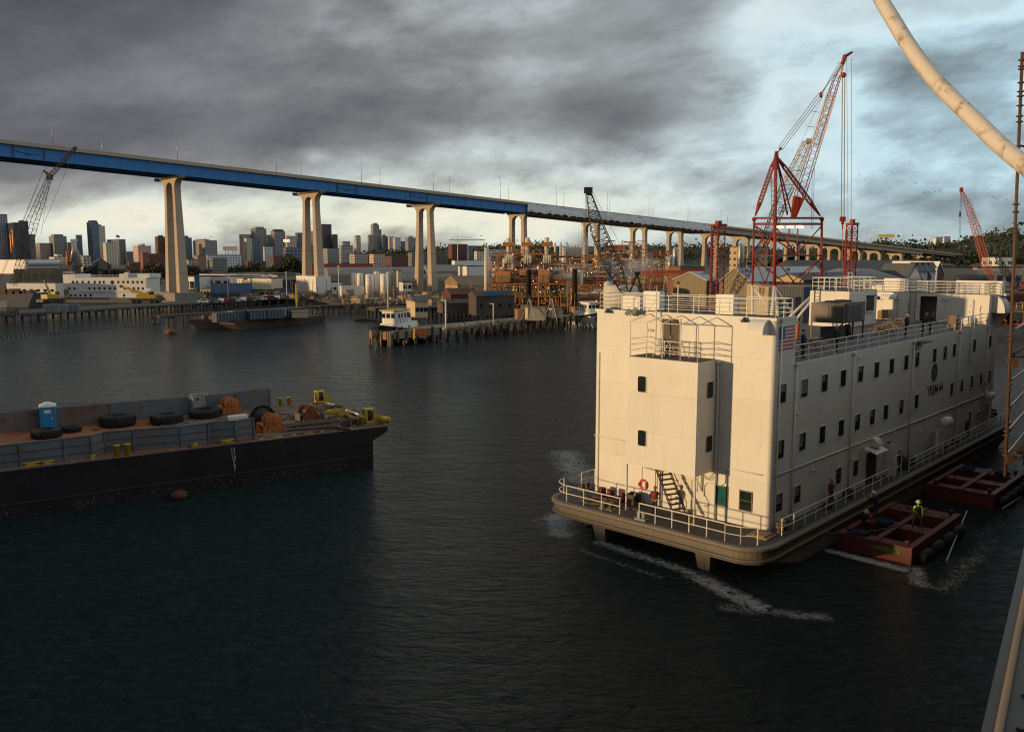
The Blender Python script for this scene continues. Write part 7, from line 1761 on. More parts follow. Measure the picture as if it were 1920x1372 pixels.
# grey ship at the left edge
g0 = at(-60, 576); SHIP2 = thing('grey_ship', 'low grey ship with a cluttered white deckhouse at the left edge', 'ship', (g0.x, g0.y, 0), 0)
Lg = at(66, 576).x - g0.x
mb = MB(); mb.loft([[(0, 0, -1), (Lg - 3, 0, -1), (Lg - 3, 9, -1), (0, 9, -1)], [(0, -.6, 4.2), (Lg, -.6, 4.9), (Lg, 9.6, 4.9), (0, 9.6, 4.2)]]); mb.build('hull', mat('ship2_hull', (.10, .11, .13), .6, var=.2), SHIP2)
mb = MB()
for k in range(9): x = Lg * (.05 + .1 * k); mb.box(x, x + R.uniform(1.5, 3.5), 1, 5, 4.6, R.uniform(5.2, 6.4))
mb.build('deck_gear', mat('ship2_gear', (.14, .07, .04), .8, var=.4), SHIP2)
building('white cluttered deckhouse row behind the low grey ship', 8, 100, 531, 330, M_white, zb=2.2, a=-.1, fr=.0, d_=5, name='deckhouse', cat='deckhouse', extras=[('windows', 7, 1, 1.3, 1.0)])
pf = at(60, 545, 2); building('dark framed warehouse behind the white deckhouse row', 20, 100, 506, 480, mat('dark_shed', (.07, .065, .06), .8), a=.1, fr=.05, d_=20, extras=[('doors', 5)], name='warehouse')

# containers and small things on the quay
def container(label, x0, x1, yt, yb, m):
    p0, p1 = at(x0, yb, 2.9), at(x1, yb, 2.9); L_ = p1.x - p0.x; h = zat(yt, p0.y, x0) - 2.9
    t = thing('container', label, 'container', (p0.x, p0.y + 1.5, 2.9), .28)
    mb = MB(); mb.box(0, L_, 0, 2.5, .1, h); mb.build('box', m, t); mb = MB()
    for q in (0, L_ - .12): mb.box(q, q + .12, -.04, -.002, .02, h)
    mb.build('corner_post', M_grey, t); mb = MB()
    for q in (.3, .5, .7): mb.box(L_ * q - .05, L_ * q + .05, -.03, -.002, .2, h - .1)
    mb.build('door_bar', M_grey, t)
M_cont = mat('container_grey', (.14, .15, .165), .6, var=.1, corr=.5, cp=.6)
container('grey container at the left end of the row on the quay', 80, 104, 573, 587, M_cont); container('paler grey container in the middle of the row on the quay', 104, 119, 573, 586, mat('container_pale', (.24, .25, .27), .6, corr=.6, cp=.6)); container('grey container at the right end of the row on the quay', 119, 141, 572, 585, M_cont)
# cars
def car(label, m, w=1.8, l=4.4):
    t = thing('parked_car', label, 'car')
    mb = MB(); prof = [(-l / 2, .35), (-l / 2, .85), (-l * .42, .95), (-l * .28, 1.42), (l * .12, 1.45), (l * .28, .98), (l / 2, .85), (l / 2, .35)]
    mb.loft([[(x, -w / 2, z) for x, z in prof], [(x, w / 2, z) for x, z in prof]]); mb.build('body', m, t)
    mb = MB()
    for sx in (-l * .3, l * .3):
        for sy in (-w / 2, w / 2): mb.tube((sx, sy - .08, .33), (sx, sy + .08, .33), .33, 10)
    mb.build('wheel', M_black, t)
    mb = MB(); gl_ = [(-l * .26, 1.0), (-l * .24, 1.36), (l * .09, 1.38), (l * .2, 1.0)]
    for y in (-w / 2 - .01, w / 2 + .01): mb.add([(x, y, z) for x, z in gl_], [(0, 1, 2, 3)] if y > 0 else [(3, 2, 1, 0)])
    mb.build('window', M_glass, t)
    return t
cols = {'white': M_white, 'dark': M_dark, 'silver': M_steel, 'red': M_redcloth}
cps = {k: None for k in cols}
cx = [(20, 590, 'dark'), (4, 594, 'dark')] + [(382 + i * 10.5, 569.5 - i * .55, ['white', 'dark', 'silver', 'white', 'red', 'dark', 'white'][i % 7]) for i in range(14)] + [(545, 558, 'white'), (556, 558, 'dark'), (592, 557, 'white'), (604, 557, 'white')]
for i, (x, y, c) in enumerate(cx):
    p = at(x, y, 2.9 if i < 16 else 2.0); lb = f'{c} car parked on the quay, ' + ('at the far left by the grey containers' if i == 0 else 'second at the far left edge' if i == 1 else f'{ordw[i - 2]} along the row right of the first pier')
    z = 2.91 if i < 16 else 2.0
    if cps[c] is None: cps[c] = car(lb, cols[c]); o = cps[c]; o.location = (p.x, p.y + 1, z)
    else: o = dup(cps[c], (p.x, p.y + 1, z), None, lb)
    o.rotation_euler = (0, 0, R.choice([.3, 1.8])); o['group'] = 'cars parked on the quay'
# yellow mobile cranes
def mobile_crane(label, x, y, tipx, tipy, rz, z=2.9):
    p = at(x, y, z); t = thing('mobile_crane', label, 'crane', (p.x, p.y + 1, z), rz)
    mb = MB(); mb.box(-4.5, 4.5, -1.3, 1.3, .6, 1.5)
    mb.build('chassis', M_dark, t)
    mb = MB()
    for sx in (-3.6, -2.3, 1.8, 3.3):
        for sy in (-1.3, 1.3): mb.tube((sx, sy - .15, .55), (sx, sy + .15, .55), .55, 10)
    mb.build('wheel', M_rubber, t)
    mb = MB(); mb.box(-2.6, 2.8, -1.25, 1.25, 1.6, 3.0); mb.box(1.2, 2.6, -1.25, -.2, 3.0, 3.9); mb.build('body', M_yellow, t)
    mb = MB(); mb.box(1.4, 2.61, -1.27, -.3, 2.9, 3.7); mb.build('cab', M_glass, t)
    tip = atY(tipx, tipy, p.y + 1); inv = Matrix.Rotation(-rz, 4, 'Z'); l = inv @ (Vector((tip.x, tip.y, tip.z)) - Vector(t.location))
    b0 = Vector((0, 0, 2.8)); mid = b0.lerp(l, .55)
    mb = MB(); mb.tube(b0, mid, .5, 4, .45); mb.tube(mid, l, .34, 4, .3); mb.build('boom', M_yellow, t); mb = MB(); mb.cbox(tuple(l), (.8, .6, .8)); mb.build('boom_head', M_dark, t)
mobile_crane('yellow mobile crane with its boom lowered leftward before the moored white barge', 272, 569, 227, 537, .1)
mobile_crane('yellow mobile crane with a steep boom left of the moored white barge', 92, 569, 84, 527, 1.3, 2.6)
# leftmost lattice boom crane
t = thing('lattice_crane', 'tall dark lattice boom crane at the far left whose jib crosses the bridge girder', 'crane', tuple(at(5, 592, 0)))
o_ = Vector(t.location); YC = 250
def lq(x, y, Y=YC): return atY(x, y, Y) - o_
mb = MB(); mb.truss(lq(24, 535), lq(45, 480), 1.2, 2.2, 6, .08, .04, (0, 1, 0)); mb.truss(lq(45, 480), lq(60, 418), 2.2, 2.4, 6, .08, .04, (0, 1, 0)); mb.truss(lq(60, 418), lq(93, 332), 2.4, 1.0, 9, .08, .04, (0, 1, 0)); mb.build('boom', M_dark, t)
mb = MB(); mb.truss(lq(94, 330), lq(141, 278), 1.0, .7, 9, .08, .05, (0, 1, 0)); mb.cbox(tuple(lq(141, 278)), (.9, .5, .9)); mb.build('jib', M_dark, t)
mb = MB(); mb.tube(lq(94, 329), lq(81, 320), .3, 4); mb.cbox(tuple(lq(93, 332)), (1.4, 1, 1.6)); mb.build('jib_strut', M_dark, t)
mb = MB()
for a, b in (((81, 320), (141, 278)), ((81, 320), (0, 520)), ((81, 320), (-5, 540)), ((141, 280), (82, 420)), ((94, 332), (77, 440))): mb.tube(lq(*a), lq(*b), .05, 3)
mb.build('guy_line', M_wire, t)
mb = MB(); mb.box(-3, 1.5, 0, 3, 2.6, 4.4); mb.lathe([(1.2, 0), (1.2, 2.6)], 10); mb.build('machine_house', M_conc2, t)

# oil boom floats, small buoy, dolphin
a_, b_ = at(-30, 636), at(302, 607)
ob = thing('floating_boom', 'thin line of dark floats on the water at the left', 'boom'); mb = MB()
for k in range(46):
    f = k / 45; p = a_.lerp(b_, f); p.y += sin(f * 7) * .8; q = a_.lerp(b_, (k + .8) / 45); q.y += sin((k + .8) / 45 * 7) * .8; mb.tube((p.x, p.y, .05), (q.x, q.y, .05), .16, 5)
mb.build('float_line', M_black, ob)
p = at(320, 625); buoy((p.x, p.y, .3), 1.25, 'big brown mooring buoy on the water below the timber pier end', M_buoy)

# dark moored barges with containers
def flat_barge(label, x0, x1, y, zd, W_, m, raked=True, ang=None):
    a_, b_ = at(x0, y[0]), at(x1, y[1]); L_ = (b_ - a_).length; an = atan2(b_.y - a_.y, b_.x - a_.x)
    t = thing('moored_barge', label, 'barge', tuple(a_), an); r_ = 3.0 if raked else .8
    sec = [(r_, -.8), (L_ - r_ * .6, -.8), (L_, zd * .75), (L_, zd), (0, zd + .4), (0, zd * .7)]
    mb = MB(); mb.loft([[(x, 0, z) for x, z in sec], [(x, W_, z) for x, z in sec]]); mb.build('hull', m, t)
    mb = MB(); mb.box(.5, L_ - .5, -.1, -.002, zd - .5, zd - .3); mb.box(.5, L_ - .5, -.1, -.002, zd - 1.1, zd - .95); mb.build('rubbing_strip', M_timber, t)
    return t, L_
fb1, L1 = flat_barge('dark rake ended barge with clutter moored at the left of the pair', 357, 452, (618, 616), 2.2, 8, mat('moored_dark', (.03, .026, .024), .7, var=.5, rust=.4, rs=.6))
mb = MB()
for k in range(16): x = R.uniform(3, L1 - 1); mb.cbox((x, R.uniform(1, 6), 2.5 + R.uniform(0, .5)), (R.uniform(.5, 2), 1, R.uniform(.5, 1.4)), R.uniform(0, 1))
mb.tube((3, 2, 2.2), (.5, 2, 5), .06, 4); mb.build('deck_clutter', mat('clutter', (.14, .08, .05), .8, var=.5), fb1)
fb2, L2 = flat_barge('long flat dark barge with a timber edge moored at the right of the pair', 441, 612, (619, 604), 1.9, 9, mat('moored_brown', (.055, .035, .025), .8, var=.5, rust=.4, rs=.6))
for k in range(5):
    p = Vector(fb2.location); 
cs_px = [(410, 443, 599), (443, 470, 597), (472, 505, 596), (505, 540, 594), (542, 575, 591)]
for i, (x0, x1, yb) in enumerate(cs_px):
    p0, p1 = at(x0, yb + 8, 1.9), at(x1, yb + 6, 1.9); L_ = (p1 - p0).length * .95; t = thing('container', f'blue grey ribbed container on the dark moored barges, {ordw[i]} from the left', 'container', (p0.x, p0.y + 1, 2.0 + .3 * (i > 0)), atan2(p1.y - p0.y, p1.x - p0.x), 'ribbed containers on the moored barges')
    mb = MB(); mb.box(0, L_, 1.5, 4, 0, 2.3); mb.build('box', mat('container_blue', (.055, .075, .11), .6, corr=1.0, cp=.9), t); mb = MB()
    for q in range(int(L_ / .9)): mb.box(.3 + q * .9, .45 + q * .9, 1.4, 1.498, .1, 2.2)
    mb.build('rib', mat('rib_pale', (.16, .18, .21), .6), t)
p = at(555, 592, 3); mb = MB(); mb.box(-2, 2, -1, 1, 0, 1.6); mb.box(-2.2, 2.2, -1.2, 1.2, 1.601, 1.75); tag(mb.build('deck_hut', mat('hut_cream', (.45, .36, .24), .7), None, (p.x, p.y + 4, 2.3), .3), 'small cream hut standing behind the containers on the dark barges', 'hut')
p = at(557, 580, 1); mb = MB(); mb.tube((0, 0, -2), (0, 0, zat(531, p.y) - 0), .35, 8); tag(mb.build('yellow_pole', M_yellow, None, (p.x, p.y, 0)), 'tall yellow pole rising from the timber pier', 'pole')
for x, yt, yb, lb in ((428, 515, 560, 'pale lamp post in front of the blue roofed boat hall'), (538, 511, 560, 'thin lamp post left of the second pier'), (636, 500, 560, 'thin mast at the left of the silos'), (728, 520, 590, 'thin white mast left of the cream shed')):
    p = at(x, yb, 2.0); h = zat(yt, p.y) - 2; t = thing('lamp_post', lb, 'lamp post', (p.x, p.y, 2)); mb = MB(); mb.tube((0, 0, 0), (0, 0, h), .13, 5); mb.build('pole', M_rail, t); mb = MB(); mb.lathe([(.001, -.2), (.4, 0), (.3, .25), (.001, .35)], 8, Matrix.Translation((0, 0, h))); mb.build('lamp_head', M_white, t)
# low work floats left of the tug
for x0, x1, y, lb in ((665, 702, 602, 'low brown work raft on the water left of the cream shed'), (701, 716, 604, 'short brown raft touching the pier piles'),):
    a_, b_ = at(x0, y), at(x1, y); mb = MB(); mb.box(0, b_.x - a_.x, 0, 3, -.2, .5); mb.box(1, (b_.x - a_.x) * .6, .5, 2, .5, .8); tag(mb.build('work_raft', M_timber, None, tuple(a_)), lb, 'raft')

# ------------------------------------------------------------------ tugs
def tug(label, bow, stern, sc=1.0, hullm=None):
    b_, s_ = Vector((bow.x, bow.y, 0)), Vector((stern.x, stern.y, 0)); d = s_ - b_; L_ = 17.0; k = d.length / L_
    t = thing('tug_boat', label, 'tug boat', tuple(b_), atan2(d.y, d.x)); t.scale = (1.32 * sc, 1.1 * sc, 1.05 * sc)
    def ring(z, e, w, sh=0): return [(e + L_ * u * (1 - e / L_), w * f, z + sh * (1 - u) ** 2) for u, f in ((0, -.18), (.06, -.55), (.18, -.85), (.4, -1), (.85, -.95), (1, -.7), (1, .7), (.85, .95), (.4, 1), (.18, .85), (.06, .55), (0, .18))]
    mb = MB(); mb.smooth = True; mb.loft([ring(-1, 1.6, 1.9), ring(.4, .7, 2.5, .3), ring(1.5, .1, 2.9, 1.4), ring(1.9, 0, 2.95, 2.0)]); mb.build('hull', hullm or M_black, t)
    mb = MB(); mb.path([(x - .05, y * 1.02, z - .15) for x, y, z in ring(1.9, 0, 2.95, 2.0)], .28, 7, True); mb.ball((.2, 0, 2.4), 1.2, 10, 6, (.6, 1, 1)); mb.build('rubber_fender', M_rubber, t)
    mb = MB(); mb.prism(rrect(3.2, 11.2, -1.9, 1.9, .8, 4), 1.95, 3.9); mb.build('deck_house_block', M_white, t)
    mb = MB(); mb.prism(rrect(3.6, 8.0, -1.7, 1.7, .8, 4), 3.92, 6.4); wh = mb.build('wheelhouse', M_white, t)
    mb = MB()
    for x in (4.2, 5.2, 6.2, 7.2): mb.box(x, x + .7, -1.74, -1.69, 5.0, 5.9); mb.box(x, x + .7, 1.69, 1.74, 5.0, 5.9)
    for y in (-1.0, 0, 1.0): mb.box(3.56, 3.61, y - .38, y + .38, 5.0, 5.9)
    mb.build('window', M_glass, wh)
    mb = MB(); mb.prism(rrect(3.2, 8.6, -2.0, 2.0, .8, 4), 6.41, 6.6); mb.build('roof', M_yellow if sc == 1 else M_white, wh)
    mb = MB(); mb.loft([[(8.3, -1, 3.92), (10.2, -1, 3.92), (10.2, 1, 3.92), (8.3, 1, 3.92)], [(8.3, -.8, 6.5), (9.6, -.8, 6.5), (9.6, .8, 6.5), (8.3, .8, 6.5)]]); f_ = mb.build('funnel', M_white, t)
    mb = MB(); mb.lathe([(.001, 0), (.5, 0), (.5, .04), (.001, .04)], 12, Matrix.Translation((9.2, -.98, 5.2)) @ Matrix.Rotation(pi / 2, 4, 'X')); mb.build('emblem', M_black, f_)
    mb = MB(); mb.tube((6, 0, 6.6), (6, 0, 11.5), .09, 5)
    for z, w_ in ((8, .9), (9, .6), (10, .8)): mb.tube((6, -w_, z), (6, w_, z), .05, 4)
    mb.cbox((6, 0, 8.6), (.5, 1.2, .25)); mb.build('mast', M_dark, t)
    mb = MB(); mb.rail([(3.3, -1.95, 3.92), (11, -1.95, 3.92)], h=.9, rails=2, step=1.3, r=.04, rr=.03); mb.rail([(3.3, 1.95, 3.92), (11, 1.95, 3.92)], h=.9, rails=2, step=1.3, r=.04, rr=.03); mb.build('railing', M_dark, t)
    mb = MB()
    for x in (5, 7.6): mb.lathe([(.001, 0), (.26, 0), (.26, .04), (.001, .04)], 10, Matrix.Translation((x, -1.93, 3.1)) @ Matrix.Rotation(pi / 2, 4, 'X'))
    mb.build('porthole', M_glass, t)
    mb = MB(); mb.lathe([(.5, -.7), (.5, .7)], 12, Matrix.Translation((13, 0, 2.6)) @ Matrix.Rotation(pi / 2, 4, 'X')); mb.box(12, 14, -1, 1, 1.9, 2.2); mb.build('tow_winch', M_yorange, t)
    return t
tug('white and yellow tug boat with a dark round bow behind the concrete pier end', at(708, 648), at(838, 622), 1.0)
tug('small white boat with a yellow stripe moored left of the big white barge', at(1125, 615), at(1085, 607), .9, M_white)
p = at(836, 633, 3); mb = MB(); mb.tube((0, 0, 0), (0, 0, 7.0), .14, 6); mb.box(-.9, .1, -.1, .1, 6.9, 7.1); tag(mb.build('lamp_post', M_rail, None, (p.x, p.y, 2.9)), 'pale lamp post on the concrete pier beside the tug', 'lamp post')
p = at(925, 612, 3); mb = MB(); mb.tube((0, 0, 0), (0, 0, 5.0), .1, 6); mb.box(-.8, .1, -.1, .1, 4.9, 5.05); tag(mb.build('lamp_post', M_rail, None, (p.x, p.y, 2.9)), 'pale lamp post in the middle of the concrete pier', 'lamp post')
for x, y, lb in ((788, 646, 'orange machine on the concrete pier'),):
    p = at(x, y - 10, 3); t = thing('deck_machine', 'orange machine box with a ladder on the concrete pier near the tug', 'machine', (p.x, p.y + 1.5, 2.9), .3); mb = MB(); mb.box(-1.3, 1.3, -.8, .8, .2, 2.0); mb.build('body', M_yorange, t); mb = MB(); mb.ladder((-1.6, -1, 0), (-1.3, -.8, 2), .5, (0, 1, 0), .05); mb.build('ladder', M_yellow, t); mb = MB(); mb.tube((-.9, -.9, .4), (-.9, .9, .4), .4, 8); mb.tube((.9, -.9, .4), (.9, .9, .4), .4, 8); mb.build('wheel', M_black, t)
# clutter of the yards along the shore, too small and dense to count
for nm, xa, xb, ya, yb, n_, cs in (('yard_clutter', 340, 620, 562, 548, 260, (.20, .15, .11)), ('yard_clutter', 640, 930, 572, 545, 300, (.34, .24, .16)), ('yard_clutter', 930, 1110, 590, 560, 220, (.30, .17, .09)), ('yard_clutter', 1190, 1420, 560, 535, 160, (.24, .2, .16)), ('yard_clutter', 1560, 1900, 545, 520, 260, (.28, .22, .18)), ('yard_clutter', 0, 130, 552, 540, 120, (.16, .12, .09))):
    mb = MB()
    for k in range(n_):
        p = at(R.uniform(xa, xb), R.uniform(ya, yb), 2.0); s_ = R.choice([.5, .8, 1.4, 2.4])
        if R.random() < .2: mb.tube((p.x, p.y, 2), (p.x + R.uniform(-.4, .4), p.y, 2 + R.uniform(2, 7)), .09, 4)
        elif R.random() < .25: a = R.uniform(0, 6); mb.tube((p.x, p.y, 2.3), (p.x + cos(a) * 4, p.y + sin(a) * 4, 2.3 + R.uniform(0, 3)), .12, 4)
        else: mb.cbox((p.x, p.y, 2 + s_ * .4), (s_ * R.uniform(.6, 2), s_, s_ * .8), R.uniform(0, 3))
    tag(mb.build(nm, mat('clutter_%d' % xa, cs, .8, var=.55, vs=.8, rust=.3)), kind='stuff')
mb = MB()
a_, b_ = at(830, 622, 3), at(965, 606, 3)
for k in range(120): p = a_.lerp(b_, R.random()); mb.cbox((p.x, p.y + R.uniform(1.5, 5), 3.1 + R.uniform(0, .5)), (R.uniform(.4, 1.6), .6, R.uniform(.2, .7)), R.uniform(0, 2))
tag(mb.build('pier_clutter', mat('pier_clutter', (.30, .22, .15), .8, var=.5, vs=1)), kind='stuff')
# pair of davits over cream boxes
for x, lb in ((985, 'left A shaped davit frame among the cream boxes'), (1027, 'right A shaped davit frame among the cream boxes')):
    p = at(x, 602, 2.9); t = thing('davit', lb, 'davit', (p.x, p.y + 2, 2.9)); k = .13
    mb = MB(); mb.tube((-1, -1, 0), (1.0, -.5, 5.4), .08, 5); mb.tube((2.2, -1, 0), (1.0, -.5, 5.4), .08, 5); mb.tube((1.4, 1, 0), (1.0, -.5, 5.4), .08, 5); mb.build('frame', M_steel, t); mb = MB(); mb.cbox((1, -.5, 5.5), (.6, .5, .5)); mb.build('sheave', M_dark, t)
for x0, x1, yt, yb, lb, m in ((968, 985, 582, 600, 'cream box left of the left davit', M_timber_l), (988, 1026, 578, 602, 'wide cream tank with curved brown marks between the davits', mat('cream_tank', (.52, .43, .28), .7, var=.15)), (1033, 1042, 580, 598, 'cream tub right of the right davit', mat('cream_tank', (0, 0, 0))), (1044, 1056, 582, 597, 'yellow cream tub nearest the tall dark pile', mat('cream_tank', (0, 0, 0)))):
    p = at(x0, yb, 2.9); q = at(x1, yb, 2.9); h = zat(yt, p.y, x0) - 2.9; t = thing('storage_tank', lb, 'tank', (p.x, p.y + 1.5, 2.9), .15); mb = MB(); mb.prism(rrect(0, (q.x - p.x), 0, 3, .5, 3), 0, h); mb.build('body', m, t); mb = MB(); mb.prism(rrect(-.1, (q.x - p.x) + .1, -.1, 3.1, .5, 3), h + .001, h + .15); mb.build('rim', M_timber_l, t)
for x, yt, yb, lb in ((991, 508, 596, 'left thick dark steel pile in front of the glowing plant'), (1077, 506, 600, 'right thick dark steel pile left of the big white barge')):
    p = at(x, yb, 0); mb = MB(); mb.lathe([(.75, -2), (.75, zat(yt, p.y, x)), (.80, zat(yt, p.y, x) + .01), (.80, zat(yt, p.y, x) + .3), (.001, zat(yt, p.y, x) + .35)], 12); tag(mb.build('steel_pile', mat('pile_dark', (.03, .018, .014), .8, var=.4), None, (p.x, p.y, 0)), lb, 'pile')

# ------------------------------------------------------------------ glowing process plant
M_rusty = mat('plant_rust', (.38, .15, .05), .7, var=.4, vs=.5, rust=.3)
M_plantw = mat('plant_white', (.58, .52, .44), .6, var=.2, vs=.4, rust=.15)
M_stack = mat('stack_cream', (.60, .52, .42), .6, var=.12)
M_lamp = emit('work_lamp', (1.0, .55, .2), 9.0)
def pipework(mb, x0, x1, y0, y1, z0, z1, n, r=(.08, .28), rnd=R):
    for k in range(n):
        p = Vector((rnd.uniform(x0, x1), rnd.uniform(y0, y1), rnd.uniform(z0, z1))); pts = [p]; ax = rnd.choice([0, 0, 2, 1])
        for q in range(rnd.randint(1, 3)):
            d = Vector((0, 0, 0)); d[ax] = rnd.choice([-1, 1]) * rnd.uniform(.8, 6 if ax == 0 else 3); nx = pts[-1] + d
            nx.x = min(max(nx.x, x0), x1); nx.y = min(max(nx.y, y0), y1); nx.z = min(max(nx.z, z0), z1); pts.append(nx); ax = rnd.choice([0, 1, 2])
        rr = rnd.uniform(*r)
        for a, b in zip(pts[:-1], pts[1:]): mb.tube(a, b, rr, 5)
def plant(label, x0, x1, Y, zb, ztops, seed, lamps=8, dens=1.0, depth=14):
    rnd = random.Random(seed); X0, X1 = atY(x0, 500, Y).x, atY(x1, 500, Y).x; W_ = X1 - X0
    t = thing('process_plant', label, 'plant', (X0, Y, zb), 0)
    for j, (z0, z1, m) in enumerate(((0, ztops * .45, M_rusty), (ztops * .3, ztops * .8, M_plantw), (ztops * .55, ztops, M_rusty), (0, ztops * .6, M_steel))):
        mb = MB(); pipework(mb, 0, W_, -2, depth - 4, z0, z1, int(70 * dens), (.07, .26), rnd); mb.build('pipework', m, t)
    mb = MB()
    for k in range(int(W_ / 3.5) + 1):
        for y in (-2, 2, 6): mb.box(k * 3.5 - .12, k * 3.5 + .12, y - .12, y + .12, 0, ztops * rnd.uniform(.5, .9))
    for z in (ztops * .2, ztops * .42, ztops * .62):
        for y in (-2, 2, 6): mb.box(0, W_, y - .12, y + .12, z, z + .3)
    mb.build('steel_frame', M_rusty, t)
    for z in (ztops * .2, ztops * .45):
        mb = MB(); mb.box(0, W_, -2.6, 5, z + .31, z + .4); mb.rail([(0, -2.6, z + .4), (W_, -2.6, z + .4)], h=1.1, rails=2, step=2.2, r=.05, rr=.045); mb.build('walkway', M_yellow if z < ztops * .3 else M_rusty, t)
    for k in range(int(4 * dens) + 2):
        r_ = rnd.uniform(.6, 1.3); h = rnd.uniform(1.5, 4); x = rnd.uniform(1, W_ - 1); z = rnd.choice([ztops * .2, ztops * .45, ztops * .6]) + .4; mb = MB()
        if rnd.random() < .5: mb.lathe([(r_, 0), (r_, h), (r_ * .5, h + r_ * .5), (.001, h + r_ * .6)], 12, Matrix.Translation((x, 1, z)))
        else: mb.lathe([(.001, -h), (r_ * .7, -h * .85), (r_, -h * .6), (r_, h * .6), (r_ * .7, h * .85), (.001, h)], 12, Matrix.Translation((x, 0, z + r_)) @ Matrix.Rotation(pi / 2, 4, 'Y'))
        mb.build('vessel', rnd.choice([M_plantw, M_steel, M_stack]), t)
    for k in range(lamps):
        mb = MB(); mb.ball((rnd.uniform(0, W_), -2.8, rnd.uniform(ztops * .25, ztops * .95)), .11, 6, 4); mb.build('lamp', M_lamp, t)
    return t, W_
YP = 262; zp = lambda py: zat(py, YP)
pl, W_ = plant('large rust orange power plant barge with three fat chimneys standing over the water', 922, 1062, YP, 2.0, zp(468) - 2, 77, 18, 2.3)
ox = pl.location.x
def px2x(x, Y=YP): return atY(x, 500, Y).x - ox
for i, x in enumerate((954, 989, 1025)):
    c = px2x(x); mb = MB(); r_ = .72; mb.lathe([(r_, zp(480) - 2), (r_, zp(447 - i * .6) - 2), (r_ * .9, zp(447 - i * .6) - 1.9), (r_ * .9, zp(448) - 2.6)], 16, Matrix.Translation((c, 0, 0))); s_ = mb.build('chimney', M_stack, pl)
    mb = MB(); z = zp(462) - 2; mb.lathe([(r_ + .02, z), (r_ + .9, z), (r_ + .9, z + .2), (r_ + .02, z + .2)], 14, Matrix.Translation((c, 0, 0))); mb.box(c - 1.8, c + 1.8, -1.2, -.9, z, z + 1.2); mb.build('platform', M_rusty, s_)
    mb = MB(); mb.box(c - 1.2, c + 1.2, -2.0, 2.5, zp(494) - 2, zp(485) - 2)
    for q in range(5): mb.tube((c - 1.0 + q * .5, -2.3, zp(494) - 2), (c - 1.0 + q * .5, -2.3, zp(478) - 2), .17, 6)
    mb.loft([[(c - 1.2, -2, zp(485) - 2), (c + 1.2, -2, zp(485) - 2), (c + 1.2, 2.5, zp(485) - 2), (c - 1.2, 2.5, zp(485) - 2)], [(c - .7, -.7, zp(478) - 2), (c + .7, -.7, zp(478) - 2), (c + .7, .7, zp(478) - 2), (c - .7, .7, zp(478) - 2)]]); mb.build('exhaust_casing', M_plantw, pl)
for x0, x1, y0, y1 in ((1009, 1029, 505, 529), (930, 956, 508, 528), (974, 992, 506, 516)):
    mb = MB(); mb.box(px2x(x0), px2x(x1), -3.2, 3, zp(y1) - 2, zp(y0) - 2)
    o = mb.build('engine_house', mat('engine_orange', (.50, .20, .07), .7, var=.2), pl); mb = MB()
    for q in (.1, .55): mb.box(px2x(x0) + q * (px2x(x1) - px2x(x0)), px2x(x0) + (q + .35) * (px2x(x1) - px2x(x0)), -3.27, -3.204, zp(y1) - 1.8, zp(y1) - 2 + (zp(y0) - zp(y1)) * .6)
    mb.build('door', M_timber_l, o)
mb = MB()
for x in (975, 1010, 1030): mb.tube((px2x(x), -3.4, 0), (px2x(x), -3.4, zp(531) - 2), .16, 5)
for a, b in (((1010, 534), (1030, 553)), ((1030, 534), (1012, 553)), ((974, 534), (990, 550))): mb.tube((px2x(a[0]), -3.5, zp(a[1]) - 2), (px2x(b[0]), -3.5, max(0.1, zp(b[1]) - 2)), .16, 5)
mb.build('cross_brace', M_timber_l, pl)
mb = MB(); mb.box(px2x(925), px2x(1075), -3.6, 8, zp(533) - 2, zp(530.5) - 2); mb.box(px2x(925), px2x(1075), -5.5, -3.7, .8, 1.1); mb.build('main_deck', M_rusty, pl)
for x, yt, lb in ((912, 464, 'tall thin cream chimney left of the three chimney plant'),):
    p = atY(x, yt, 285); mb = MB(); mb.lathe([(.85, 0), (.75, p.z - 2), (.001, p.z - 1.98)], 12); tag(mb.build('chimney', M_stack, None, (p.x, p.y, 2)), lb, 'chimney')
for x, yt, w_, lb in ((1041, 456, 4, 'left slim white stack right of the three chimneys'), (1051, 455, 4, 'right slim white stack right of the three chimneys'), (1057, 464, 8, 'cream and grey tower vessel right of the slim stacks')):
    p = atY(x, yt, 280); r_ = w_ / 2 / FPX * 280; mb = MB(); mb.lathe([(r_ * 1.5, 0), (r_ * 1.5, 8), (r_, 10), (r_, p.z - 2), (r_ * .5, p.z - 1.8)], 12); tag(mb.build('chimney', M_stack if w_ > 5 else M_plantw, None, (p.x, p.y, 2)), lb, 'chimney')
plant('jumble of pipes and vessels with lit lamps right of the three chimneys', 1062, 1165, 300, 2.0, zat(478, 300) - 2, 5, 10, 1.8)
plant('tall lit pipe rack plant behind the dark lattice boom', 1128, 1210, 360, 2.0, zat(450, 360) - 2, 9, 14, 1.0)
plant('low brown pipe rack just above the near roof railing of the big barge', 1075, 1190, 245, 2.0, zat(535, 245) - 2, 15, 6, 1.4)
plant('small lit plant with orange shrubs behind the red pipe bridge', 1215, 1262, 400, 2.0, zat(470, 400) - 2, 19, 8, .6)
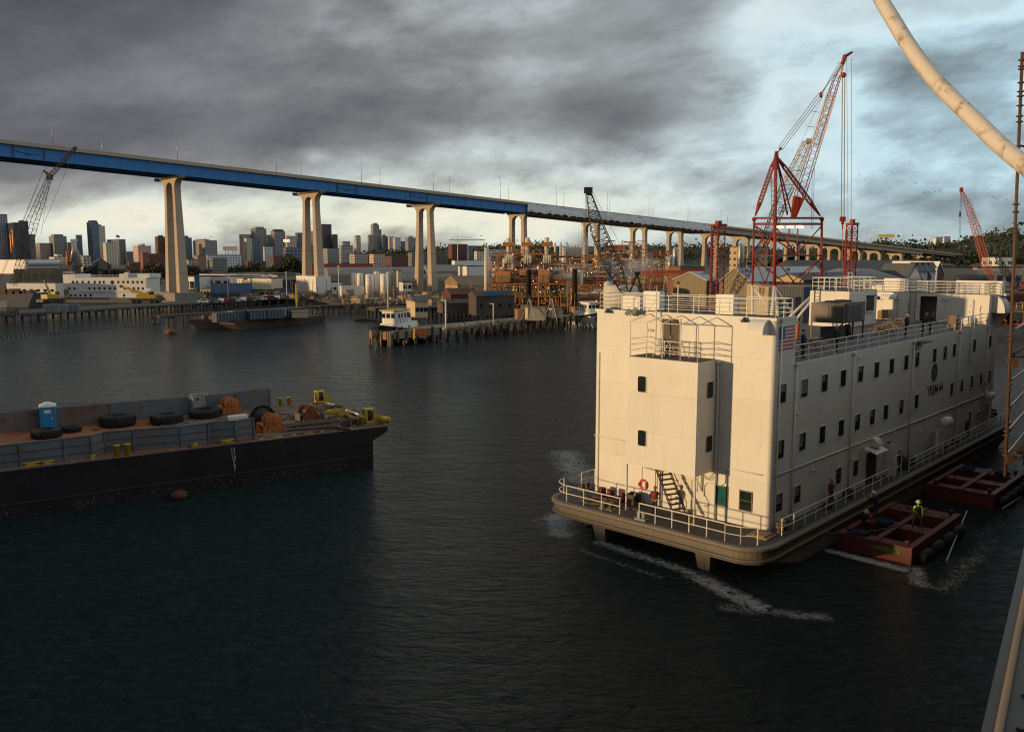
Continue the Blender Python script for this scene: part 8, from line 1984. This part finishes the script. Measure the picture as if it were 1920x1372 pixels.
for x0, x1, yt, yb, Y, lb in ((1139, 1150, 484, 520, 275, 'white tall tank behind the dark lattice boom'), (1252, 1266, 478, 505, 380, 'grey cylindrical tank under the seventh pier'), (1262, 1274, 462, 505, 384, 'taller dark grey tank beside the grey tank'), (1129, 1143, 484, 520, 300, 'white block tank left of the dark boom'), (1077, 1094, 505, 525, 262, 'white domed tank on the pipe rack'), (1135, 1200, 535, 556, 232, 'wide white and grey round tank behind the near roof rail'), (1385, 1397, 456, 492, 420, 'pale blue silver silo under the tenth pier')):
    a_, b_ = atY(x0, yt, Y), atY(x1, yt, Y); r_ = (b_.x - a_.x) / 2; zb_ = 2.0 if yb > 500 else 2.0; mb = MB(); h = a_.z - zb_
    mb.lathe([(r_, 0), (r_, h * .93), (r_ * .7, h * .98), (.001, h)], 18); t = thing('storage_tank', lb, 'tank', ((a_.x + b_.x) / 2, Y + r_, zb_)); mb.build('shell', M_plantw if 'white' in lb else M_steel, t); mb = MB(); mb.ladder((0, -r_ - .05, .4), (0, -r_ - .05, h * .93), .5, (1, 0, 0), .05, 1.0); mb.build('ladder', M_dark, t)
# steam
def steam(label, px_, py_, Y, r_, seed, dens=.14):
    m = bpy.data.materials.new('steam_' + str(seed)); m.use_nodes = True; w = NT(m.node_tree); w.n.clear(); out = w.node('ShaderNodeOutputMaterial')
    ob = w.node('ShaderNodeTexCoord').outputs['Object']; nz = w.noise(ob, .16, 4, .6, .3)
    ln = w.node('ShaderNodeVectorMath', operation='LENGTH'); w.put(ln.inputs[0], w.vm('MULTIPLY', ob, (1 / r_, 1 / r_, 1.6 / r_)))
    edge = w.m('SUBTRACT', 1.0, ln.outputs['Value'], clamp=True)
    dn = w.m('MULTIPLY', w.m('MULTIPLY', w.m('SUBTRACT', nz, .44), 5.0, clamp=True), w.m('MULTIPLY', edge, dens * 2))
    v = w.node('ShaderNodeVolumePrincipled'); v.inputs['Color'].default_value = (.9, .9, .9, 1); v.inputs['Anisotropy'].default_value = .2; w.l.new(dn, v.inputs['Density']); w.l.new(v.outputs[0], out.inputs['Volume'])
    p = atY(px_, py_, Y); mb = MB(); mb.ball((0, 0, 0), r_, 16, 10, (1, 1, .62)); o = mb.build('steam', m, None, tuple(p)); tag(o, label, 'steam', kind='stuff')
steam('steam drifting between the fourth and fifth piers', 1085, 458, 330, 8.5, 1)
steam('steam rising beside the lattice boom foot', 1180, 505, 290, 7.0, 2)
steam('steam low behind the lattice boom', 1208, 493, 300, 6.0, 3)
# red pipe bridge
t = thing('pipe_bridge', 'long orange red pipe bridge on trestles crossing behind the tan warehouses', 'pipe bridge', (atY(1190, 508, 300).x, 300, 0)); Lb = atY(1322, 508, 300).x - t.location.x; z = zat(509, 300)
mb = MB(); mb.box(0, Lb, 0, 1.5, z - .8, z + .3); mb.build('duct', mat('duct_red', (.40, .07, .03), .7), t); mb = MB(); mb.truss((0, .7, z - 2), (Lb, .7, z - 2), 1.5, 1.5, 16, .12, .08); mb.build('truss', M_rusty, t); mb = MB()
for k in range(6): mb.tube((Lb * k / 5, 0, 2), (Lb * k / 5 + .8, 0, z - 2.6), .18, 4); mb.tube((Lb * k / 5, 1.5, 2), (Lb * k / 5 - .8, 1.5, z - 2.6), .18, 4)
mb.build('trestle', M_rusty, t)
building('brown flat building above the red pipe bridge', 1274, 1322, 501, 330, mat('brown_flat', (.20, .085, .04), .8), a=.3, fr=.05, d_=10)

# ------------------------------------------------------------------ dark lattice boom crane in the middle
t = thing('lattice_crane', 'dark lattice boom crane leaning left with a black boom head mid yard', 'crane', (atY(1178, 560, 190).x, 190, 2)); o_ = Vector(t.location)
def l2(x, y, Y=190): return atY(x, y, Y) - o_
mb = MB(); mb.truss(l2(1104, 362), l2(1121, 432), 1.0, 3.0, 8, .09, .06, (0, 1, 0)); mb.truss(l2(1121, 432), l2(1150, 500), 3.0, 3.4, 8, .09, .06, (0, 1, 0)); mb.truss(l2(1150, 500), l2(1172, 548), 3.4, 1.4, 6, .09, .06, (0, 1, 0)); mb.build('boom', M_black, t)
mb = MB(); mb.cbox(tuple(l2(1103, 357)), (1.8, 1, 1.3)); mb.tube(l2(1098, 363), l2(1110, 365), .3, 6); mb.build('boom_head', M_black, t)
mb = MB()
for a, b in (((1108, 356), (1122, 420)), ((1122, 420), (1200, 545)), ((1109, 356), (1205, 540)), ((1098, 362), (1095, 455)), ((1100, 362), (1098, 455))): mb.tube(l2(*a), l2(*b), .045, 3)
mb.build('guy_line', M_wire, t)
mb = MB(); mb.tube(l2(1195, 512), l2(1180, 550), .2, 5); mb.tube(l2(1195, 512), l2(1205, 552), .2, 5); mb.tube(l2(1190, 512), l2(1200, 512), .3, 5); mb.build('gantry', M_black, t)
mb = MB(); mb.box(-2, 5, -2, 2, .2, 3.4); mb.box(-2.5, 5.5, -2.4, -1.4, 0, 1); mb.build('machine_house', M_rusty, t)
# small dark lattice boom in front of the warehouses
t = thing('lattice_crane', 'small dark lattice boom rising right in front of the tan warehouses', 'crane', (atY(1372, 560, 175).x, 175, 2)); o_ = Vector(t.location)
def l3(x, y, Y=175): return atY(x, y, Y) - o_
mb = MB(); mb.truss(l3(1374, 552), l3(1400, 505), 1.2, 2.0, 6, .07, .045, (0, 1, 0)); mb.truss(l3(1400, 505), l3(1440, 440), 2.0, .8, 9, .07, .045, (0, 1, 0)); mb.build('boom', M_black, t)
mb = MB(); mb.tube(l3(1440, 440), l3(1352, 540), .04, 3); mb.tube(l3(1410, 492), l3(1357, 545), .04, 3); mb.tube(l3(1440, 440), l3(1395, 492), .04, 3); mb.cbox(tuple(l3(1405, 494)), (.8, .5, .5)); mb.build('guy_line', M_black, t)
mb = MB(); mb.box(-3, 3, -1.5, 1.5, 0, 3); mb.build('machine_house', M_rusty, t)

# ------------------------------------------------------------------ tan warehouses and the right side of the yard
M_tancorr = mat('tan_corrugated', (.24, .19, .11), .75, var=.1, corr=.8, cp=.8)
M_bluew = mat('dark_blue_wall', (.03, .05, .08), .8, var=.2)
wr = mat('white_metal_roof', (.42, .43, .44), .6, var=.1, corr=.2, cp=1.5)
def ware(label, px0, pxm, px1, pyr, pye, Y, m, ms, rm, dlen):
    """gable end facing the camera's left, its long side running away to the right"""
    O = Vector((tpx(pxm) * Y, Y, 2.0)); a = .72; e1 = Vector((cos(a), sin(a), 0)); e2 = Vector((-sin(a), cos(a), 0))
    t0 = tpx(px0); d = (O.x - t0 * Y) / max(.12, sin(a) + t0 * cos(a)); H_ = zat(pyr, Y) - 2; E_ = zat(pye, Y) - 2
    t = thing('warehouse', label, 'warehouse', tuple(O), a)
    t1 = tpx(px1); w_ = min(dlen, max(4, (t1 * Y - O.x) / max(.12, cos(a) - t1 * sin(a))))
    mb = MB(); mb.loft([[(0, 0, 0), (0, d, 0), (0, d, E_), (0, d / 2, H_), (0, 0, E_)], [(.4, 0, 0), (.4, d, 0), (.4, d, E_), (.4, d / 2, H_), (.4, 0, E_)]]); mb.build('gable_wall', m, t)
    mb = MB(); mb.box(.41, w_, .02, d - .02, 0, E_ - .05); mb.build('side_wall', ms, t)
    mb = MB(); mb.loft([[(-.3, -.4, E_ - .1), (-.3, d / 2, H_ + .1), (-.3, d + .4, E_ - .1), (-.3, d + .4, E_ + .15), (-.3, d / 2, H_ + .35), (-.3, -.4, E_ + .15)], [(w_, -.4, E_ - .1), (w_, d / 2, H_ + .1), (w_, d + .4, E_ - .1), (w_, d + .4, E_ + .15), (w_, d / 2, H_ + .35), (w_, -.4, E_ + .15)]]); mb.build('roof', rm, t)
    mb = MB()
    for k in range(3): mb.lathe([(.35, 0), (.35, .8), (.5, .85), (.001, 1.1)], 8, Matrix.Translation((3 + k * w_ / 4, d * .35, H_ - .9)))
    mb.build('roof_vent', rm, t)
    mb = MB(); mb.box(-.06, -.003, d * .35, d * .65, .05, E_ * .6); mb.build('door', M_bluew, t)
ware('tan corrugated warehouse with a dark blue side left of the dark red spud tower', 1264, 1326, 1350, 512, 526, 235, M_tancorr, M_bluew, wr, 30)
ware('large tan warehouse between the red spud tower and the red derrick', 1350, 1410, 1560, 504, 532, 215, M_tancorr, M_bluew, wr, 60)
ware('yellow cream gabled workshop seen through the red derrick', 1455, 1508, 1600, 515, 525, 190, mat('cream_wall', (.44, .34, .19), .8), M_bluew, M_roof, 30)
building('cream low workshop with dark openings behind the derrick base', 1440, 1508, 534, 175, mat('cream_wall2', (.42, .34, .23), .8, corr=.4, cp=.7), a=.3, fr=.05, d_=8, extras=[('doors', 4)])
building('very long dark roofed warehouse with a pale ridge across the right', 1500, 1772, 488, 330, M_bluew, a=.12, fr=.02, d_=30, roof='gable_x', roofm=mat('slate_roof', (.06, .065, .07), .8, var=.2), rh=4.2)
building('hall with a wide grey hipped roof behind the deck house', 1590, 1712, 505, 235, mat('hall_pale', (.34, .34, .33), .8), a=.2, fr=.05, d_=26, roof='hip', roofm=mat('grey_shingle', (.20, .205, .21), .85, var=.1), rh=3.2)
ware('pale blue gabled hall left of the white roofed hall', 1700, 1718, 1760, 494, 510, 245, mat('pale_blue_wall', (.40, .44, .48), .8), mat('pale_blue_wall', (0, 0, 0)), M_roof, 16)
building('pale blue hall front with a steep gable at the right', 1699, 1732, 494, 240, mat('pale_blue_wall', (0, 0, 0)), a=.1, fr=.04, d_=16, roof='gable_y', rh=4.6, roofm=M_roof)
building('white roofed gabled hall with brown end wall', 1742, 1772, 490, 262, mat('brown_end', (.12, .08, .06), .8), a=.3, fr=.4, d_=20, roof='gable_y', rh=4.0, roofm=M_white)
building('small brown gabled hall with a white roof between the pale halls', 1727, 1748, 500, 250, mat('brown_end', (0, 0, 0)), a=.2, fr=.2, d_=14, roof='gable_y', rh=3, roofm=M_white)
building('dark shed with a pale tower and white roof strips', 1766, 1800, 493, 300, M_conc2, a=.3, fr=.1, d_=20, roof='gable_x', rh=2)
building('cream tower block with a ladder behind the dark tank', 1770, 1784, 500, 280, mat('cream_conc', (.40, .35, .24), .8), a=.3, fr=.3, d_=8)
building('long cream office with a lit left end and black windows at the right', 1795, 1990, 503, 265, mat('office_cream', (.52, .44, .33), .7, var=.05), a=.18, fr=.20, d_=16, extras=[('windows', 9, 2, 2.0, 1.8)])
building('grey two storey house among the low houses on the right', 1872, 1898, 483, 430, F_white, a=.2, fr=.1, d_=12)
p0, p1 = atY(1791, 524, 190), atY(1850, 524, 190)
t = thing('storage_tank', 'long black horizontal tank behind the far house railing', 'tank', (p0.x, 190, p0.z)); mb = MB(); mb.lathe([(.001, 0), (.9, .1), (1.15, .4), (1.15, p1.x - p0.x - .4), (.9, p1.x - p0.x - .1), (.001, p1.x - p0.x)], 16, Matrix.Rotation(pi / 2, 4, 'Y')); mb.build('shell', mat('tank_black', (.03, .032, .035), .6), t)
mb = MB()
for q in (1, 3, 5): mb.box(q - .15, q + .15, -1, 1, -p0.z + 2, -.8)
mb.build('saddle', M_grey, t)
# red brown moored hull and quay at the right
a_, b_ = at(1862, 603), at(2080, 603); t = thing('red_hull_ship', 'dark red hull of a docked ship behind scaffolding at the right edge', 'ship', (a_.x, a_.y + 14, 0)); zt_ = zat(553, a_.y + 14)
mb = MB(); mb.box(0, b_.x - a_.x, 0, 12, 5.0, zt_); mb.build('hull', mat('ship_maroon', (.10, .018, .014), .6, var=.2), t)
mb = MB(); mb.box(0, b_.x - a_.x, -.4, 12, 3.9, 4.99); mb.build('keel_blocks', M_timber, t); mb = MB(); pipework(mb, 1, b_.x - a_.x, 1, 10, zt_, zt_ + 3.5, 60, (.05, .3)); mb.build('deck_gear', M_orange, t)
t = thing('dock_staging', 'yellow and brown scaffold staging under the dark red hull', 'scaffold', (a_.x, a_.y + 3, 2)); mb = MB()
for k in range(20):
    for z in (0, 1, 2): mb.tube((k * 1.6, 0, z), (k * 1.6, 0, z + 1), .09, 4)
for z in (.2, 1.1, 2.0, 2.9): mb.box(0, 32, -.2, .8, z, z + .08)
mb.build('frame', M_yellow, t); mb = MB(); pipework(mb, 0, 32, 0, 3, 0, 3.2, 60, (.05, .18)); mb.build('clutter', M_rusty, t)
a_, b_ = at(1868, 606), at(2080, 608); mb = MB(); mb.box(0, b_.x - a_.x, -1.6, 1, 1.1, 1.9); mb.box(0, b_.x - a_.x, -1.7, -1.6, .3, 1.7); tag(mb.build('quay', mat('quay_yellow', (.42, .27, .12), .8, var=.4, vs=.6), None, tuple(a_)), 'ochre edged quay along the water at the right edge', 'quay')

# ------------------------------------------------------------------ cranes at the right
t = thing('lattice_crane', 'orange lattice boom crane leaning left on the right of the photo', 'crane', (atY(1862, 560, 200).x, 200, 2)); o_ = Vector(t.location)
def l4(x, y, Y=200): return atY(x, y, Y) - o_
mb = MB(); mb.truss(l4(1803, 358), l4(1817, 388), .4, 1.1, 5, .06, .035, (0, 1, 0)); mb.truss(l4(1817, 388), l4(1849, 495), 1.1, 1.35, 20, .075, .035, (0, 1, 0)); mb.truss(l4(1849, 495), l4(1859, 531), 1.35, .7, 7, .07, .035, (0, 1, 0)); mb.build('boom', M_orange, t)
mb = MB(); mb.cbox(tuple(l4(1802.5, 356)), (.6, .5, 1.0)); mb.build('boom_head', M_red, t); mb = MB()
for a, b in (((1803, 356), (1801, 447)), ((1801, 357), (1799, 440)), ((1805, 360), (1842, 433)), ((1817, 388), (1900, 540))): mb.tube(l4(*a), l4(*b), .04, 3)
mb.cbox(tuple(l4(1800, 402)), (.4, .3, 1.2)); mb.build('hoist_line', M_wire, t)
mb = MB(); mb.box(-1, 7, -2, 2, .5, 3.8); mb.box(-2, 8, -2.6, -1.2, 0, 1); mb.build('machine_house', M_red, t)
t = thing('lattice_crane', 'low black lattice boom crane at the right beside the cream office', 'crane', (atY(1905, 560, 195).x, 195, 2)); o_ = Vector(t.location)
mb = MB()
def l5(x, y, Y=195): return atY(x, y, Y) - o_
mb.truss(l5(1868, 478), l5(1885, 510), .6, 1.2, 6, .07, .05, (0, 1, 0)); mb.truss(l5(1885, 510), l5(1908, 540), 1.2, 1.0, 6, .07, .05, (0, 1, 0)); mb.build('boom', M_black, t); mb = MB(); mb.tube(l5(1868, 478), l5(1915, 505), .04, 3); mb.tube(l5(1915, 505), l5(1908, 535), .12, 4); mb.build('guy_line', M_black, t); mb = MB(); mb.box(-1, 5, -2, 2, .5, 3.5); mb.build('machine_house', M_orange, t)
for i, (x, y, m, lb) in enumerate(((1880, 541, M_orange, 'orange red truck body right of the far house railing'), (1900, 545, mat('dark_green', (.03, .06, .03), .7), 'dark green skip right of the orange truck'))):
    p = atY(x, y + 4, 180); t = thing('truck', lb, 'truck', (p.x, p.y, 4.0 if i else 4.0)); mb = MB(); mb.box(-1.8, 1.8, -1, 1, .6, 2.4); mb.build('body', m, t); mb = MB()
    for q in (-1.2, 1.2): mb.tube((q, -1.1, .5), (q, 1.1, .5), .5, 8)
    mb.build('wheel', M_black, t)

# ------------------------------------------------------------------ the big red derrick behind the white barge
YR = 148
dk_ = thing('derrick_crane', 'tall red derrick crane with an A frame tower behind the roof of the white barge', 'crane', (atY(1470, 560, YR).x, YR, 0)); o_ = Vector(dk_.location)
def q(x, y, Y=YR): return atY(x, y, Y) - o_
MR = M_red
mb = MB()
cl = {'L': (1414, YR + 3), 'M': (1453, YR - 4), 'R': (1541, YR), 'B': (1490, YR + 9)}
for k, r_ in (('L', .18), ('M', .30), ('R', .22)):
    x, Y = cl[k]; xb = x - 3 if k == 'L' else x - 1
    mb = MB(); mb.tube(q(x, 412, Y), q(xb, 535, Y), r_, 8); mb.build('tower_column', MR, dk_)
mb = MB()
for y, r_ in ((409, .18), (420, .20), (479, .13), (535, .08)):
    mb.tube(q(1414, y, YR + 3), q(1453, y, YR - 4), r_, 6); mb.tube(q(1453, y, YR - 4), q(1541, y, YR), r_, 6); mb.tube(q(1414, y, YR + 3), q(1541, y, YR), r_ * .8, 6)
for a, Ya, b, Yb in (((1417, 424), YR + 3, (1496, 478), YR + 2), ((1540, 424), YR, (1492, 478), YR + 2), ((1453, 424), YR - 4, (1494, 478), YR + 1), ((1453, 425), YR - 4, (1432, 478), YR), ((1540, 484), YR, (1480, 533), YR + 1), ((1540, 482), YR, (1496, 533), YR + 2), ((1415, 484), YR + 3, (1474, 533), YR + 2), ((1453, 484), YR - 4, (1492, 533), YR), ((1415, 484), YR + 3, (1434, 532), YR), ((1452, 484), YR - 4, (1434, 532), YR), ((1480, 424), YR + 1, (1476, 478), YR), ((1496, 424), YR + 1, (1494, 478), YR), ((1416, 424), YR + 3, (1450, 478), YR)): mb.tube(q(*a, Ya), q(*b, Yb), .11, 6)
mb.build('tower_brace', MR, dk_)
mb = MB()
for k in 'LMR': x, Y = cl[k]; mb.ball(q(x, 411, Y), .42, 8, 6)
mb.build('node_joint', MR, dk_)
apex = q(1455, 292, YR - 1)
mb = MB(); mb.tube(apex, q(1453, 410, YR - 4), .30, 8); mb.build('mast', MR, dk_)
for end, Y in (((1416, 405), YR + 3), ((1538, 405), YR)):
    e = q(*end, Y); mb = MB(); a_, b_ = apex.lerp(e, .18), apex.lerp(e, .78)
    mb.truss(a_, b_, .55, .6, 20, .075, .035, (0, 1, 0)); mb.tube(apex, a_, .15, 6, .38); mb.tube(b_, e, .42, 6, .12); mb.build('stay_leg', MR, dk_)
mb = MB()
for e in ((1484, 400), (1476, 403)): mb.tube(apex, q(*e, YR + 4), .13, 6)
mb.build('back_strut', MR, dk_)
mb = MB(); mb.loft([[apex + Vector((-.45, -.35, -2.2)), apex + Vector((.6, -.35, -2.2)), apex + Vector((.6, .35, -2.2)), apex + Vector((-.45, .35, -2.2))], [apex + Vector((-.15, -.3, .7)), apex + Vector((.25, -.3, .7)), apex + Vector((.25, .3, .7)), apex + Vector((-.15, .3, .7))]]); mb.build('apex_head', MR, dk_)
# main boom
fo_, t1, t2, tip = q(1488, 404, YR + 2), q(1498, 372, YR + 1), q(1571, 142, YR - 4), q(1582, 116, YR - 5)
mb = MB(); mb.loft([[fo_ + Vector((-.5, -.2, -.5)), fo_ + Vector((.4, -.2, -.5)), fo_ + Vector((.4, .2, -.5)), fo_ + Vector((-.5, .2, -.5))], [t1 + Vector((-.85, -.6, .4)), t1 + Vector((.75, -.6, -.1)), t1 + Vector((.75, .6, -.1)), t1 + Vector((-.85, .6, .4))]]); mb.truss(t1, t2, 1.5, .85, 34, .075, .03, (0, 1, 0)); boom = mb.build('boom', MR, dk_)
mb = MB(); k0, k1 = t1.lerp(t2, .42), t1.lerp(t2, .86); mb.truss(k0, k1, 1.26, .98, 12, .085, .034, (0, 1, 0)); mb.build('boom_section', mat('boom_cream', (.60, .38, .26), .6, var=.2), boom)
mb = MB(); mb.tube(t2 + Vector((-.35, 0, 0)), tip, .15, 5, .15); mb.tube(t2 + Vector((.4, 0, 0)), tip, .15, 5, .15); mb.build('boom_tip_section', mat('boom_cream', (0, 0, 0)), boom)
mb = MB(); mb.tube(tip + Vector((-.2, 0, -.4)), q(1585, 104, YR - 5), .30, 6, .36); mb.tube(q(1583, 107, YR - 5), q(1598, 98, YR - 5), .30, 6, .18); mb.build('boom_head', MR, boom)
mb = MB(); b1, b2 = q(1463, 279, YR - 1), q(1539, 178, YR - 3)
mb.tube(apex, b1, .1, 4); mb.ball(b1, .28, 8, 5); mb.ball(b2, .28, 8, 5, (1, 1, 1.7)); mb.build('sheave_block', MR, dk_)
mb = MB()
for dx in (-.28, 0, .28): mb.tube(b1 + Vector((dx, 0, -dx)), b2 + Vector((dx, 0, -dx)), .06, 3)
for dx in (-.2, .05, .3): mb.tube(b2 + Vector((dx * .3, 0, 0)), q(1577, 116, YR - 5) + Vector((dx, 0, 0)), .05, 3)
mb.tube(q(1468, 340, YR), q(1545, 175, YR - 3), .03, 3); mb.tube(q(1475, 385, YR), q(1560, 150, YR - 3), .03, 3)
mb.build('luffing_line', M_wire, dk_)
mb = MB()
for x, xb, y1, r_ in ((1579.5, 1577.5, 408, .08), (1584, 1582.5, 408, .08), (1587.5, 1590, 420, .035), (1596.5, 1596, 420, .04)): mb.tube(q(x, 110 if x > 1586 else 142, YR - 5), q(xb, y1, YR - 5), r_, 4)
mb.build('hoist_line', M_wire, dk_)
mb = MB(); mb.ball(q(1581.5, 141, YR - 5), .45, 8, 5); mb.cbox(tuple(q(1580, 411, YR - 5)), (.85, .5, .8)); mb.cbox(tuple(q(1580, 417.5, YR - 5)), (.4, .35, .6)); mb.tube(q(1580, 420, YR - 5), q(1580, 430, YR - 5), .12, 5); mb.tube(q(1580, 430, YR - 5), q(1579.5, 505, YR - 5), .05, 4); mb.build('hook_block', MR, dk_)
mb = MB()
for k in range(6): a_ = t1.lerp(t2, .1 + .12 * k); mb.tube(a_ + Vector((-1, 0, .2)), a_ + Vector((-2.4, 0, .4)), .05, 3)
mb.ladder(q(1450, 330, YR - 5), q(1450, 405, YR - 5), .6, (1, 0, 0), .05, .8); mb.rail([q(1444, 349, YR - 5), q(1456, 349, YR - 5)], h=1.1, rails=2, step=1, r=.05, rr=.04); mb.rail([q(1460, 403, YR - 3), q(1485, 403, YR - 2)], h=1.2, rails=2, step=1, r=.05, rr=.04); mb.build('access_ladder', MR, dk_)
mb = MB()
for x in (1462, 1482, 1500): mb.cbox(tuple(q(x, 426, YR - 2)), (1.1, .3, .35))
mb.build('lamp', emit('derrick_lamp', (1.0, .62, .25), 4.0), dk_)
# white lower frame
MW = mat('derrick_white', (.66, .63, .58), .5, var=.1, rust=.15); mb = MB()
mb.tube(q(1411, 535, YR + 3), q(1411, 640, YR + 3), .28, 8); mb.tube(q(1411, 536, YR + 3), q(1537, 536, YR), .2, 6); mb.tube(q(1452, 536, YR - 4), q(1442, 640, YR - 6), .25, 6); mb.tube(q(1452, 536, YR - 4), q(1464, 640, YR - 6), .25, 6)
mb.tube(q(1414, 540, YR + 3), q(1440, 575, YR), .2, 6); mb.tube(q(1452, 538, YR - 4), q(1500, 610, YR - 4), .22, 6); mb.tube(q(1540, 537, YR), q(1470, 605, YR - 6), .28, 6); mb.tube(q(1540, 541, YR), q(1484, 610, YR - 2), .24, 6); mb.tube(q(1540, 536, YR), q(1540, 640, YR), .4, 8)
mb.build('base_frame', MW, dk_)
# hull of the derrick, mostly hidden
t = thing('derrick_barge', 'low grey barge carrying the red derrick, hidden behind the white barge', 'barge', (o_.x, YR, 0)); mb = MB(); mb.box(-14, 16, -10, 14, -1, 2.2); mb.build('hull', M_hull, t); mb = MB(); mb.box(-13.5, 15.5, -9.5, 13.5, 2.2, 2.25); mb.build('deck', M_rustdeck, t)
# pale lattice boom seen behind the red boom
t = thing('lattice_crane', 'faint pale grey lattice boom of another crane behind the red boom', 'crane', (atY(1452, 560, 170).x, 170, 2)); o2 = Vector(t.location)
def q2(x, y, Y=170): return atY(x, y, Y) - o2
mb = MB(); mb.truss(q2(1440, 440), q2(1476, 350), 1.6, 2.2, 8, .09, .05, (0, 1, 0)); mb.build('lower_boom', M_dark, t)
mb = MB(); mb.truss(q2(1476, 350), q2(1512, 268), 2.2, 1.2, 10, .09, .05, (0, 1, 0)); mb.cbox(tuple(q2(1516, 265)), (1.0, .6, 1.0)); mb.build('upper_boom', mat('boom_pale', (.50, .46, .40), .6), t)
mb = MB(); mb.tube(q2(1512, 268), q2(1425, 430), .04, 3); mb.tube(q2(1510, 270), q2(1430, 438), .04, 3); mb.tube(q2(1527, 315), q2(1524, 430), .05, 3); mb.tube(q2(1523, 320), q2(1521, 430), .05, 3); mb.build('guy_line', M_wire, t)
# red spud towers
def spud(label, x, yt, yb, Y, w_px, m, sign=None):
    p = atY(x, yt, Y); w_ = w_px / FPX * Y; t = thing('spud_tower', label, 'tower', (p.x, Y, 0), .5)
    mb = MB(); mb.truss((0, 0, 1), (0, 0, p.z), w_ * .8, w_ * .8, int(p.z / 1.1), .13, .06, (0, 1, 0)); mb.tube((w_ * .1, w_ * .8, 1), (w_ * .1, w_ * .8, p.z * .97), .2, 6); mb.build('lattice', m, t)
    mb = MB(); mb.box(-w_ * .5, w_ * .5, -w_ * .5, w_ * .5, p.z, p.z + .35); mb.box(-w_ * .2, w_ * .2, -w_ * .2, w_ * .2, p.z + .36, p.z + .9); mb.build('cap', m, t)
    return t, w_, p
t, w_, p = spud('dark rust red lattice spud tower behind the near roof rail', 1347, 424, 560, 150, 22, mat('spud_dark_red', (.20, .035, .02), .6, var=.3, rust=.2))
t, w_, p = spud('bright red lattice spud tower with a white sign of black letters behind the deck house', 1598, 422, 545, 140, 17, M_red)
mb = MB(); s0 = atY(1594.5, 510, 138.5); s1 = atY(1594.5, 545, 138.5); mb.box(-.42, .42, -.03, .03, s1.z - 1.2, s0.z); sg = mb.build('letter_board', M_white, None, (s0.x, 138.5, 0), .25); tag(sg, 'white upright board with black letters on the bright red spud tower', 'sign')
for k, ch in enumerate('RS71'): text(ch, .72, M_ink, 'lettering', sg, Matrix.Translation((0, -.034, s0.z - .5 - k * .8)) @ Matrix(((1, 0, 0, 0), (0, 0, -1, 0), (0, 1, 0, 0), (0, 0, 0, 1))), .006)

# billboard and hanging details on the hill, birds
p = atY(1662, 443, 700); t = thing('billboard', 'wide yellow lit billboard above the far end of the bridge', 'billboard', (p.x, 700, 2)); h = p.z - 2
mb = MB(); mb.box(-6.5, 6.5, -.3, .3, h - 1.2, h + 1.6); mb.build('panel', mat('billboard_yellow', (.62, .48, .18), .7, var=.15, vs=.8), t); mb = MB(); mb.tube((0, 0, 0), (0, 0, h - 1.2), .5, 6); mb.build('post', M_dark, t)
birds = [(1734, 359), (1732, 362), (1740, 360.5), (1736.5, 363), (1743, 362.5), (1753, 360.5), (1762, 358.5), (1766, 361), (1852, 363), (1863, 369.5), (1869, 373), (1888, 374.5), (1612, 328), (1622, 337), (1717, 344), (396, 444), (544, 434), (1716, 343)]
mb0 = None
for i, (x, y) in enumerate(birds[:17]):
    p = atY(x, y, 160); t = None
    if mb0 is None:
        mb = MB(); mb.loft([[(-.5, 0, .12), (-.5, .1, .12), (-.5, .1, .15), (-.5, 0, .15)], [(0, -.1, 0), (0, .15, 0), (0, .15, .08), (0, -.1, .08)], [(.5, 0, .12), (.5, .1, .12), (.5, .1, .15), (.5, 0, .15)]]); mb.ball((0, .02, .02), .1, 6, 4, (.8, 2, .8)); mb0 = mb.build('bird', M_dark); o = mb0
    else: o = mb0.copy(); COL.objects.link(o)
    o.location = p; o.scale = (.6,) * 3; o.rotation_euler = (R.uniform(-.4, .4), R.uniform(-.4, .4), R.uniform(0, 6))
    tag(o, ['speck of a dark bird, ' + ordw[i % 20] + ' in the small flock right of the hook lines', 'dark bird, ' + ordw[i % 4] + ' of those flying by the scaffold pole', 'dark bird above the bright red spud tower', 'dark bird above the city, ' + ('left one' if x < 500 else 'right one')][0 if 1700 < x < 1800 else 1 if x > 1800 else 2 if x > 1600 else 3] + (' lower one' if y == 337 else ''), 'bird', 'distant birds in the sky')
